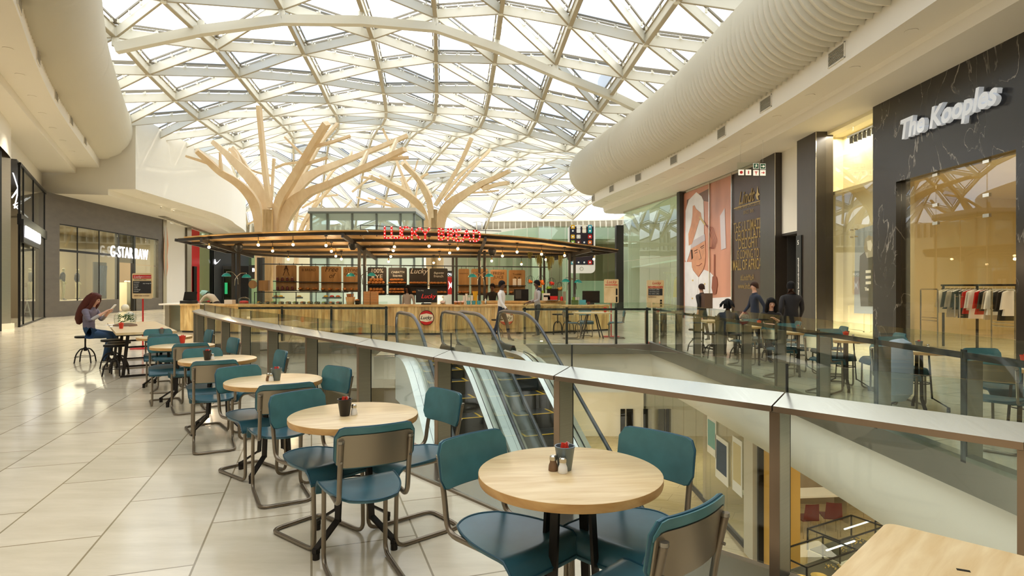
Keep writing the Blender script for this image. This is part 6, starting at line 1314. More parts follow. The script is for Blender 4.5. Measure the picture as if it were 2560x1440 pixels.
# bulbs
BL = [(523, 618), (647, 614), (680, 629), (721, 647), (732, 612), (816, 612), (830, 627), (841, 639), (853, 650), (987, 615.5), (982, 629), (976, 643), (972, 654), (1069, 618), (1147, 621), (1124, 633), (1102, 646), (1085, 656), (1293, 629), (1257, 640), (1227, 650), (1304, 663), (1354, 634), (1364, 649), (1412, 639), (1485, 647)]
t0 = None
for k, (px, py) in enumerate(BL):
    e, p, s_, t_ = find(px, py, -.24)
    if t0 is None:
        t0 = thing('pendant_bulb', 'bare glowing bulb in a brass holder under the kiosk canopy', 'pendant light', p, group='bare bulbs under the kiosk canopy')
        MB().mat('bulb').ball((0, 0, 0), .042, 10, 8).build('bulb', None, t0, True); MB().mat('gold').lathe([(.022, .035), (.024, .10), (.018, .12)], n=10).build('holder', None, t0, True); MB().mat('iron_dark').tube([(0, 0, .11), (0, 0, .30)], .008, 6).lathe([(.05, .27), (.05, .30)], n=12).build('ceiling_rose', None, t0, True)
    else: dup(t0, p)
    if k % 2 == 0: bulb_light(p.x, p.y-.02, p.z-.12, 16)
def speaker(px, py, lb):
    e, p, s_, t_ = find(px, py, -.12); t = thing('speaker', lb, 'speaker', p+Vector((0, -.1, 0))); MB().mat('black').lathe([(.06, -.13), (.13, -.05), (.14, .06), (.10, .12)], n=14).build('cabinet', None, t, True); MB().mat('iron_dark').lathe([(.055, -.132), (.05, -.134)], n=12).build('grille', None, t)
speaker(599, 618, 'black speaker on the canopy post nearest the till'); speaker(883, 617, 'black speaker on the middle canopy post over the carton stack'); speaker(1228, 628, 'black speaker on the canopy post behind the walking man'); speaker(1427, 645, 'black speaker on the canopy post by the fruit baskets')
# marquee letters
GL = {'L': [[(0, 1), (0, 0), (.55, 0)]], 'U': [[(0, 1), (0, .25), (.15, .03), (.33, 0), (.52, .03), (.65, .25), (.65, 1)]], 'C': [[(.7, .86), (.45, 1), (.2, .92), (.02, .68), (0, .4), (.12, .12), (.35, 0), (.55, .02), (.72, .14)]], 'K': [[(0, 1), (0, 0)], [(.62, 1), (.05, .45)], [(.2, .6), (.68, 0)]],
      'Y': [[(0, 1), (.33, .48), (.66, 1)], [(.33, .48), (.33, 0)]], 'B': [[(0, 0), (0, 1), (.35, 1), (.52, .9), (.52, .65), (.35, .53), (0, .53)], [(.35, .53), (.58, .42), (.6, .14), (.38, 0), (0, 0)]], 'R': [[(0, 0), (0, 1), (.38, 1), (.58, .88), (.58, .62), (.38, .5), (0, .5)], [(.3, .5), (.65, 0)]],
      'E': [[(.55, 1), (0, 1), (0, 0), (.55, 0)], [(0, .52), (.48, .52)]], 'A': [[(0, 0), (.35, 1), (.7, 0)], [(.13, .34), (.57, .34)]], 'D': [[(0, 0), (0, 1), (.3, 1), (.58, .8), (.65, .5), (.58, .2), (.3, 0), (0, 0)]]}
mp_ = [('L', 962, 976, 567, 595), ('U', 979, 1001, 567, 595.5), ('C', 1005, 1023, 567, 596), ('K', 1030, 1050, 570, 598), ('Y', 1052, 1074, 570, 599), ('B', 1097, 1110, 572, 599), ('R', 1120, 1135, 573, 601), ('E', 1141, 1152, 575, 602), ('A', 1157, 1176, 575, 603), ('D', 1184, 1200, 577, 603)]
Ym = 17.35
for ch, x0, x1, y0, y1 in mp_:
    xm = (x0+x1)/2; Yc = min((cs(i/240, -.02) for i in range(241)), key=lambda p: abs(proj(p)[0]-xm)).y-.12
    a = P(x0, y1, Yc); b = P(x1, y0, Yc); W_, H_ = b.x-a.x, b.z-a.z; mx = max(p[0] for s_ in GL[ch] for p in s_)
    t = thing('marquee_letter', 'red bulb-lit letter %s of the kiosk name on the canopy%s' % (ch, '' if ch in 'LUCKYBREAD' and ch not in '' else ''), 'sign letter', (a.x, Yc, a.z))
    m = MB().mat('red_glow')
    bl = MB().mat('bulb_small'); done = []
    for st in GL[ch]:
        q = [Vector((u/mx*W_, 0, v*H_)) for u, v in st]
        for u, v in zip(q, q[1:]): d = (v-u).normalized()*.015; m.beam(u-d, v+d, .05, .055, (0, 1, 0))
        L = sum((v-u).length for u, v in zip(q, q[1:])); nb = max(2, int(L/.085)+1)
        for k in range(nb):
            s_ = L*k/(nb-1); i = 0
            while i < len(q)-2 and s_ > (q[i+1]-q[i]).length: s_ -= (q[i+1]-q[i]).length; i += 1
            c_ = q[i]+(q[i+1]-q[i]).normalized()*min(s_, (q[i+1]-q[i]).length)
            if all((c_-w_).length > .05 for w_ in done): done.append(c_)
    m.build('letter_body', None, t)
    for c_ in done: MB().mat('bulb_small').ball((c_.x, -.04, c_.z), .011, 6, 4).build('bulb', None, t)
rl = thing('sign_frame', 'thin dark rails behind the red letters on the canopy edge', 'frame', (0, 0, 0)); m = MB().mat('charcoal')
for y0, y1 in ((563, 578), (573, 588), (583, 597)): m.beam(P(900, y0, 17.55), P(1253, y1, 18.6), .015, .02)
m.build('rail', None, rl)
for px in (901, 942, 1214): a = P(px, 590+(px-900)*.03, 17.6+(px-900)*.0028); MB().mat('charcoal').beam(a, a+Vector((0, 0, .32)), .02, .02).build('upright', None, rl)
# boards with shelves hanging at the back
hr = thing('hanging_rail', 'black rail at the back of the kiosk that the boards hang from', 'rail', (0, 0, 0)); MB().mat('black').tube([P(655, 660, 23.1), P(1380, 668, 23.1)], .02, 6).build('rail', None, hr)
BD = [(690, 741, 663, 728, 'w', ['A'], 'wooden shelf board printed with a letter A under crossed utensils'), (747, 797, 665, 729, 'w', ['B BREAD'], 'wooden shelf board printed B BREAD'), (803, 853, 666, 730, 'w', ['Free', 'of'], 'wooden shelf board with the script word Free'), (858, 902, 667, 730, 'w', ['STONE', 'GROUND'], 'wooden shelf board printed STONE GROUND'),
      (919, 966, 668, 738, 'c', ['100%', 'RYE'], 'blackboard shelf chalked RYE with round loaves'), (971, 1017, 669, 738, 'c', ['CIABATTA', 'loaves'], 'blackboard shelf chalked with long loaves and a pile of rolls'), (1023, 1069, 670, 738, 'c', ['Lucky'], 'blackboard shelf with the chalked script word Lucky'), (1074, 1119, 671, 738, 'c', ['Baguette', 'french'], 'blackboard shelf with flat breads, last of the dark boards'),
      (1146, 1173, 672, 738, 'w', ['SANDWICH'], 'narrow wooden board half hidden by the twin posts'), (1178, 1220, 672, 738, 'w', ['Salads'], 'wooden board behind the teal lamps'), (1226, 1267, 674, 738, 'w', ['FRESH', 'JUICE'], 'wooden board printed JUICE behind the walking man'), (1272, 1313, 675, 738, 'w', ['Toasties', '24'], 'wooden board with paper menus, nearest the fruit baskets')]
SB = ['letter A board', 'B BREAD board', 'script Free board', 'STONE GROUND board', 'blackboard chalked RYE', 'blackboard chalked CIABATTA', 'blackboard chalked Lucky', 'last dark blackboard', 'narrow wooden board by the twin posts', 'wooden board behind the teal lamps', 'board printed JUICE', 'board with paper menus']
for k, (x0, x1, y0, y1, kd, tx, lb) in enumerate(BD):
    a = P(x0, y1, 23.0); b = P(x1, y0, 23.0); t = thing('shelf_board', lb, 'menu board', (a.x, 23.0, a.z)); W_, H_ = b.x-a.x, b.z-a.z
    MB().mat('board_wood' if kd == 'w' else 'chalkboard').plate([(u, 0, v) for u, v in rrect(0, 0, W_, H_, .05, 3)], (0, 1, 0), .03).build('board', None, t)
    MB().mat('black').tube([(.12, .01, H_), (.12, .01, H_+.09)], .01, 5).tube([(W_-.12, .01, H_), (W_-.12, .01, H_+.09)], .01, 5).build('hanger', None, t)
    for z in (.02, .36): MB().mat('black').bb((-.02, -.26, z*H_), (W_+.02, 0, z*H_+.03)).build('shelf', None, t)
    for i, s_ in enumerate(tx):
        sz = min(.26, W_*1.25/max(1, len(s_)))
        if s_ in ('Free', 'Lucky', 'A'): sz = .28
        text(s_, sz, 'chalk' if kd == 'c' else 'hair_brown', 'lettering', t, (W_/2, -.004, H_*.80-i*sz*.95), ext=.001, align='CENTER', shear=.35 if s_ in ('Free', 'of', 'Lucky', 'CIABATTA', 'Baguette', 'Salads') else 0)
    if k == 0: MB().mat('hair_brown').beam((W_/2-.12, -.003, H_*.6), (W_/2+.03, -.003, H_*.97), .02, .003, (0, 1, 0)).beam((W_/2+.12, -.003, H_*.6), (W_/2-.03, -.003, H_*.97), .02, .003, (0, 1, 0)).build('drawing', None, t)
    if k == 11: MB().mat('paper').box((W_*.35, -.005, H_*.5), (.14, .004, .3)).box((W_*.65, -.005, H_*.5), (.14, .004, .3)).build('paper_menu', None, t)
    # breads / jars
    rg = random.Random(k); ax, ay, az = a.x, 23.0, a.z
    if k == 0: items = [('jar', 4)]
    else: items = [('bread', 5 if kd == 'c' else 3)]
    for nm, cnt in items:
        proto = None; shp = ('round' if k in (3, 4, 9) else 'long'); g = '%s on the %s' % ('jars' if nm == 'jar' else 'loaves', lb)
        for zz_ in ((.02, .36) if k in (0, 4, 5, 6, 7) else (.02,)):
            for q in range(cnt):
                x = ax+W_*(.14+.72*q/(cnt-1)); z = az+zz_*H_+.031
                if proto is None:
                    if nm == 'jar':
                        proto = thing('preserve_jar', 'glass preserve jar on the board printed with the letter A', 'jar', (x, 22.86, z), group='jars on the letter A board'); MB().mat('red_plastic').lathe([(.04, 0), (.045, .02), (.045, .11), (.03, .13)], n=10).build('jar_body', None, proto, True); MB().mat('chrome').lathe([(.034, .13), (.034, .15)], n=10).build('lid', None, proto)
                    else: 
                        proto = MB().mat('bread').ball((0, 0, .065), .07, 9, 6, (1, 1.2, .9) if shp == 'round' else (1.1, 1.6, .7)).build('bread_loaf', None, None, True); proto.location = (x, 22.86, z); tag(proto, '%s brown loaf on the %s' % (shp, SB[k]), 'bread', 'loaves on the '+SB[k])
                else:
                    d = dup(proto, (x, 22.86, z), rg.uniform(0, 3) if nm == 'bread' else 0)
            if nm == 'bread' and k in (4, 5):
                for q in range(cnt-1): dup(proto, (ax+W_*(.22+.72*q/(cnt-1)), 22.86, az+zz_*H_+.145), rg.uniform(0, 3))
rdb = thing('round_board', 'round wooden paddle board hung on the kiosk back post', 'board', P(632, 711, 22.9)); MB().mat('board_wood').lathe([(.001, -.02), (.16, -.02), (.16, .02), (.001, .02)], (0, 0, 0), 24, Matrix.Rotation(PI/2, 3, 'X')).build('disc', None, rdb)
sb = thing('stacked_boards', 'bundle of rectangular wooden boards hung beside the kiosk back post', 'boards', P(661, 714, 22.9)); m = MB().mat('board_wood')
m.box((0, 0, 0), (.36, .2, .40)); m.build('boards', None, sb)
# teal lamps
def gooseneck(px, py, sd, lb, Yp_):
    p = P(px, py, Yp_); t = thing('enamel_lamp', lb, 'lamp', p)
    MB().mat('teal_enamel').lathe([(.15, -.03), (.145, .0), (.11, .05), (.05, .085), (.02, .09)], n=18).build('lamp_shade', None, t, True); MB().mat('paper').lathe([(.14, -.028), (.10, .0)], n=16).build('inner_shade', None, t); MB().mat('chrome').tube(fillet([(0, 0, .09), (0, 0, .13), (sd*.2, 0, .13), (sd*.38, 0, -.05), (sd*.40, 0, -.3)], .08), .012, 6).build('gooseneck', None, t, True)
for px, py, sd, lb in ((566, 689, 1, 'teal enamel lamp on a gooseneck at the till side of the first twin post'), (616, 692, -1, 'teal enamel lamp facing the display case beside the first twin post'), (877, 689, 1, 'teal enamel lamp over the breadsticks, in front of the STONE GROUND board'), (929, 688, -1, 'teal enamel lamp in front of the blackboard chalked RYE'), (1181, 691, 1, 'teal enamel lamp left of the twin post over the cups'), (1223, 690, -1, 'teal enamel lamp just behind the walking man')): gooseneck(px, py, sd, lb, 20.3)
for px, py, sd, lb in ((1414, 703, 1, 'teal enamel lamp by the last twin post, on the fruit basket side'), (1445, 705, -1, 'teal enamel lamp by the last twin post, on the phone poster side')): gooseneck(px, py, sd, lb, 22)
# fruit baskets and moss
for k, (px, py, r_, m_, nm, lb) in enumerate(((1326, 701, .11, 'orange', 'orange', 'oranges hung nearest the walking man'), (1353, 702, .13, 'orange', 'orange', 'oranges above the man in the grey shirt'), (1379, 705, .10, 'pot_red', 'apple', 'red apples'), (1373, 717, .12, 'lime', 'lime', 'green limes'), (1399, 718, .12, 'pine', 'pineapple', 'brown pineapples'))):
    Yk = 20.9; p = P(px, py, Yk); t = thing('hanging_basket', 'round wire basket of '+lb, 'basket', p); w_ = MB().mat('iron_dark')
    for a in range(3): w_.tube([(r_*1.3*math.cos(u*PI/8)*math.cos(a*PI/3), r_*1.3*math.cos(u*PI/8)*math.sin(a*PI/3), r_*1.3*math.sin(u*PI/8)+.02) for u in range(16)], .004, 4, True)
    w_.build('wire_frame', None, t); MB().mat('iron_dark').tube([(0, 0, r_*1.3), (0, 0, 2.72-p.z)], .004, 4).build('hanger', None, t)
    pr = None; rg = random.Random(k)
    for q in range(7):
        loc = p+Vector((rg.uniform(-.55, .55)*r_, -.25*r_+rg.uniform(-.3, .3)*r_, rg.uniform(-.75, -.1)*r_))
        if pr is None: pr = MB().mat(m_).ball((0, 0, 0), r_*.42, 8, 6).build(nm, None, None, True); pr.location = loc; tag(pr, '%s in the hanging basket of %s' % (nm, lb), 'fruit', 'fruit in the basket of '+lb)
        else: dup(pr, loc)
pa = thing('pineapple', 'pineapple with spiky crown behind the head of the man in the grey shirt', 'fruit', P(1349, 716, 20.8)); MB().mat('pine').ball((0, 0, 0), .085, 10, 8, (1, 1, 1.4)).build('fruit_body', None, pa, True); m = MB().mat('green_leaf')
for k in range(10): a = k*2*PI/10; m.add([(.02*math.cos(a), .02*math.sin(a), .11), (.02*math.cos(a+.8), .02*math.sin(a+.8), .11), (.09*math.cos(a+.4), .09*math.sin(a+.4), .26)], [(0, 1, 2)])
m.build('leaf_crown', None, pa)
for px, y0, y1, w_, lb in ((1349, 640, 676, .11, 'longest tuft of hanging moss under the canopy'), (1374, 645, 682, .13, 'thick tuft of hanging moss beside the middle of the baskets'), (1325, 634, 650, .05, 'short thin tuft of hanging moss nearest the walking man'), (1401, 642, 672, .07, 'slim tuft of hanging moss nearest the last twin post')):
    t = thing('hanging_moss', lb, 'hanging plant', P(px, y0, 21.2)); m = MB().mat('moss'); rg = random.Random(px); H_ = (y1-y0)*21.2/F
    for q in range(40):
        x, y = rg.gauss(0, w_*.5), rg.gauss(0, w_*.4); h = H_*rg.uniform(.35, 1)*(1-abs(x)/w_*.3); m.tube([(x, y, .05), (x+rg.uniform(-.02, .02), y, -h*.5), (x+rg.uniform(-.03, .03), y, -h)], [.008, .012, .003], 4)
    tag(m.build('strands', None, t), kind='stuff')
# ---- things on the counter (z of top .945)
ZC_ = .947
def onc(px, back=.35):   # point on the counter at pixel column px
    best = min(FCs, key=lambda q: abs(CX+F*q[0]/q[1]-px)); Y = best[1]+back; return Vector((XA(px, Y), Y, ZC_))
def small(name, lb, cat, px, parts, back=.35, z=None, rz=0., group=None):
    p = onc(px, back); 
    if z is not None: p.z = z
    t = thing(name, lb, cat, p, rz, group)
    for nm, mb_ in parts: mb_.build(nm, None, t, True)
    return t
small('till', 'black till with tilted screen at the end of the kiosk', 'till', 472, [('base', MB().mat('black').box((0, 0, .05), (.42, .34, .10))), ('screen', MB().mat('screen').box((.02, .05, .25), (.42, .03, .30), M=Matrix.Rotation(-.35, 3, 'X'))), ('stand', MB().mat('black').box((0, .08, .14), (.08, .06, .12)))], .45)
small('card_machine', 'white bowl-like dispenser beside the till', 'dispenser', 575, [('body', MB().mat('hoard').box((0, 0, .07), (.26, .25, .14)))], .3)
cs_ = thing('display_case', 'long glass food case standing on the kiosk counter', 'display case', (0, 0, 0))
path = [tuple(onc(px, .25)[:2]) for px in (636, 690, 740, 790, 858)]
MB().mat('clear_glass').sweep(path, [(0, .95), (0, 1.33), (.012, 1.33), (.012, .95)]).build('front_glass', None, cs_); MB().mat('clear_glass').sweep(path, [(-.45, 1.318), (-.45, 1.33), (0, 1.33), (0, 1.318)]).build('top_glass', None, cs_)
fmm = MB().mat('iron_dark'); fmm.sweep(path, [(-.01, 1.33), (-.01, 1.345), (.02, 1.345), (.02, 1.33)]); fmm.sweep(path, [(-.45, 1.33), (-.45, 1.35), (-.47, 1.35), (-.47, 1.33)])
for p in path: fmm.bb((p[0]-.01, p[1], .95), (p[0]+.01, p[1]+.02, 1.34))
fmm.build('frame', None, cs_); MB().mat('clear_glass').sweep(path, [(-.42, 1.12), (-.42, 1.13), (-.12, 1.13), (-.12, 1.12)]).build('glass_shelf', None, cs_)
food = [('yellow', 'yellow tarts'), ('bread', 'brown pastries'), ('lime', 'green salad'), ('ad_gold', 'golden quiche'), ('bread', 'baked rolls'), ('lime', 'leafy salad'), ('orange', 'roast vegetables'), ('yellow', 'potato salad'), ('green_leaf', 'dark greens'), ('lime', 'cucumber salad'), ('orange', 'carrot salad'), ('red', 'tomato salad')]
wh = ['nearest the till end', 'second from the till end', 'third from the till end', 'fourth from the till end', 'fifth from the till end', 'sixth from the till end', 'seventh from the till end', 'in the middle of the case front', 'ninth from the till end', 'fourth from the breadstick end', 'third from the breadstick end', 'nearest the breadsticks']
for k, (m_, nm) in enumerate(food):
    px = 648+k*18; p = onc(px, .42); t = thing('food_dish', 'white dish of %s in the food case, %s' % (nm, wh[k]), 'dish', (p.x, p.y, ZC_+.005)); MB().mat('hoard').lathe([(.05, 0), (.09, .035), (.095, .05), (.085, .05)], n=12).build('dish', None, t, True); tag(MB().mat(m_).ball((0, 0, .05), .075, 9, 6, (1, 1, .5)).build('food', None, t, True), kind='stuff')
    tg_ = tag(MB().mat('iron_dark').box((0, 0, .045), (.09, .01, .075)).mat('chalk').box((0, -.006, .05), (.05, .002, .012)).build('price_card', loc=(p.x+.10, p.y-.12, ZC_+.002)), 'small black price card in the food case by the %s' % nm, 'price card')
for k, (px, m_, nm, lb) in enumerate(((690, 'bread', 'stack of brown flatbreads', 'till end'), (702, 'yellow', 'yellow cake', 'second'), (748, 'ad_gold', 'glass of golden pastries', 'middle'), (815, 'yellow', 'bananas', 'fourth'), (830, 'red', 'heap of tomatoes', 'fifth'), (845, 'orange', 'peppers', 'breadstick end'))):
    p = onc(px, .55); t = thing('food_tray', 'grey tray with a %s on the upper shelf of the food case' % nm, 'tray', (p.x, p.y, 1.132)); MB().mat('pot_grey').box((0, 0, .025), (.19, .16, .05)).build('tray', None, t); tag(MB().mat(m_).ball((0, 0, .065), .07, 9, 6, (1.1, .9, .6)).build('food', None, t, True), kind='stuff')
t = small('cake_stand', 'red fruit pie under glass between the till and the food case', 'cake', 610, [('plate', MB().mat('hoard').lathe([(.15, 0), (.16, .02)], n=16)), ('pie', MB().mat('red').lathe([(.13, .02), (.145, .06), (.12, .10), (.04, .115)], n=16))], .35)
MB().mat('clear_glass').lathe([(.165, .02), (.165, .18), (.06, .23)], n=18).build('glass_dome', None, t, True)
t = small('breadstick_bucket', 'wooden bucket full of breadsticks beside the carton stack', 'bucket', 876, [('bucket', MB().mat('slat_wood').lathe([(.12, 0), (.15, .24), (.14, .24), (.13, .2)], n=18))], .35)
for k in range(14): a = k*2.4; r_ = .02+.09*(k % 5)/5; MB().mat('bread').tube([(r_*math.cos(a)*.7, r_*math.sin(a)*.7, .1), (r_*math.cos(a)*1.3, r_*math.sin(a)*1.3, .34)], .012, 5).build('breadstick', None, t)
t = small('wire_basket', 'small dark wire basket of rolls next to the breadstick bucket', 'basket', 893, [('basket', MB().mat('iron_dark').lathe([(.06, 0), (.085, .12), (.08, .12)], n=12)), ('rolls', MB().mat('bread').ball((0, 0, .13), .075, 8, 6, (1, 1, .6)))], .3)
pr = None
for c_ in range(2):
    for r_ in range(5):
        p = onc(919+c_*17.5, .3); z = ZC_+r_*.084; lbs = '%s kraft carton of the %s column in the stack on the counter' % (['lowest', 'second', 'middle', 'fourth', 'topmost'][r_], ['breadstick-side', 'monitor-side'][c_])
        if pr is None: pr = tag(MB().mat('carton').box((0, 0, .041), (.208, .208, .080)).mat('bread').box((0, -.105, .041), (.20, .002, .003)).build('carton', loc=(p.x, p.y, z)), lbs, 'box')
        else: dup(pr, (p.x, p.y, z), 0, lbs)
t = small('counter_screen', 'black counter screen with red script logo', 'screen', 1066, [('housing', MB().mat('black').box((0, 0, .02), (.3, .2, .04)).box((0, .03, .28), (.68, .04, .44)))], .35); text('Lucky', .2, 'red_glow', 'lettering', t, (-.18, .005, .2), ext=.001, shear=.35); text('This Way', .05, 'chalk', 'lettering', t, (-.28, .005, .43), ext=.001)
t = small('figurine_jar', 'small glass dome with a pale ball knob beside the counter screen', 'jar', 1107, [('base', MB().mat('gold').lathe([(.10, 0), (.10, .02)], n=14)), ('sweets', MB().mat('pink').ball((0, 0, .07), .085, 8, 6, (1, 1, .7))), ('knob', MB().mat('cream').ball((0, 0, .24), .032))], .25); MB().mat('clear_glass').lathe([(.10, .02), (.10, .12), (.03, .21)], n=16).build('dome', None, t, True)
pr = None
for k in range(6):
    p = onc(1139+(k % 3)*8.5, .22+.14*(k//3))
    if pr is None: pr = thing('muffin', 'sugar-topped muffin in the row beside the coffee cups', 'muffin', p, group='muffins on the counter'); MB().mat('bread').lathe([(.04, 0), (.055, .07)], n=10).build('case', None, pr, True); MB().mat('pink').ball((0, 0, .08), .058, 8, 6, (1, 1, .6)).build('topping', None, pr, True)
    else: dup(pr, p)
pr = None
for k, px in enumerate((1171, 1184, 1197)):
    p = onc(px, .2); lbs = 'teal pot in the row of three before the cup towers, ' + ['beside the muffins', 'the middle one', 'nearest the twin post'][k]
    if pr is None: pr = tag(MB().mat('teal_cup').lathe([(.055, 0), (.07, .12), (.065, .12), (.055, .01)], n=16).build('teal_pot', None, None, True, p), lbs, 'pot')
    else: dup(pr, p, 0, lbs)
pr = None
for k, (px, n_) in enumerate(((1160, 4), (1166, 5), (1173, 3), (1180, 4))):
    for q in range(n_):
        p = onc(px, .55); p.z += q*.06
        if pr is None: pr = tag(MB().mat('paper').lathe([(.03, 0), (.042, .10), (.040, .10)], n=12).build('paper_cup', None, None, True, p), 'white paper cup in the nested towers behind the teal pots', 'cup', 'paper cup towers on the counter')
        else: dup(pr, p)
small('napkin_dispenser', 'tall yellow napkin box behind the paper cup towers', 'dispenser', 1188, [('body', MB().mat('yellow').lathe([(.08, 0), (.06, .2), (.09, .42)], n=6))], .6)
small('spray_bottle', 'clear bottle beside the twin post near the walking man', 'bottle', 1214, [('body', MB().mat('chrome').lathe([(.035, 0), (.035, .14), (.015, .17), (.015, .2)], n=10))], .3)
# on the bar shelf
def onb(px, y=20.8): return Vector((XA(px, y), y, 1.031))
def bar(name, lb, cat, px, parts, y=20.8, z=1.031):
    p = onb(px, y); p.z = z; t = thing(name, lb, cat, p)
    for nm, mb_ in parts: mb_.build(nm, None, t, True)
    return t
bar('coffee_grinder', 'black coffee machine in the shade behind the man in the grey shirt', 'coffee machine', 1303, [('body', MB().mat('iron_dark').box((0, 0, .2), (.5, .4, .4))), ('front_panel', MB().mat('charcoal').box((-.1, -.205, .22), (.2, .01, .3)))])
bar('cooler_box', 'pale cooler topped with green cups on the bar shelf', 'cooler', 1366, [('box', MB().mat('hoard').box((0, 0, .13), (.24, .25, .26))), ('opening', MB().mat('iron_dark').box((0, -.13, .16), (.2, .01, .06)))]); bar('green_cups', 'bright green stacked cups on the pale cooler', 'cups', 1357, [('cups', MB().mat('lime').lathe([(.05, 0), (.035, .09)], n=12))], z=1.295)
bar('coffee_machine', 'espresso machine with red front and two white cups', 'coffee machine', 1381, [('body', MB().mat('iron_dark').box((0, .05, .2), (.38, .3, .42))), ('red_front', MB().mat('red').box((0, -.11, .08), (.34, .03, .16))), ('drip_tray', MB().mat('chrome').box((0, -.16, .02), (.32, .1, .02)))])
bar('red_kettle', 'small red kettle between the espresso machine and the grey bin', 'kettle', 1404, [('body', MB().mat('red').lathe([(.05, 0), (.055, .1), (.03, .15)], n=12))]); bar('grey_canister', 'tall grey canister beside the last twin post', 'canister', 1411, [('body', MB().mat('vent').box((0, 0, .16), (.1, .1, .32)))])
for k, px in enumerate((1434, 1441, 1446)): bar('glass_jar', 'clear glass jar ' + ['with lime slices past the last twin post', 'in the middle of the trio past the last twin post', 'nearest the black monitor'][k], 'jar', px, [('jar', MB().mat('clear_glass').lathe([(.05, 0), (.05, .2), (.04, .23)], n=12)), ('contents', MB().mat('lime' if k == 0 else 'hoard').lathe([(.044, .005), (.044, .12)], n=12))], 21.0, 1.031 if px < 1440 else 1.031)
t = thing('monitor', 'black monitor at the end of the kiosk bar', 'monitor', (2.75, 20.75, .902)); MB().mat('screen').box((0, 0, .26), (.6, .04, .42)).build('screen', None, t); MB().mat('black').box((0, .0, .025), (.2, .2, .05)).build('stand', None, t)
for k, (x, m_, lb) in enumerate(((2.15, 'green_leaf', 'green crate of leaves beside the black monitor'), (2.42, 'teal_cup', 'teal tub between the green crate and the red pot'), )):
    q = thing('crate', lb, 'crate', (x, 20.4+.1*k, .902)); MB().mat(m_).box((0, 0, .08), (.22, .2, .16)).build('body', None, q)
tag(MB().mat('red_plastic').lathe([(.05, 0), (.06, .1)], n=12).build('sauce_pot', None, None, True, (2.62, 20.45, .902)), 'small dark red pot in front of the black monitor', 'pot')
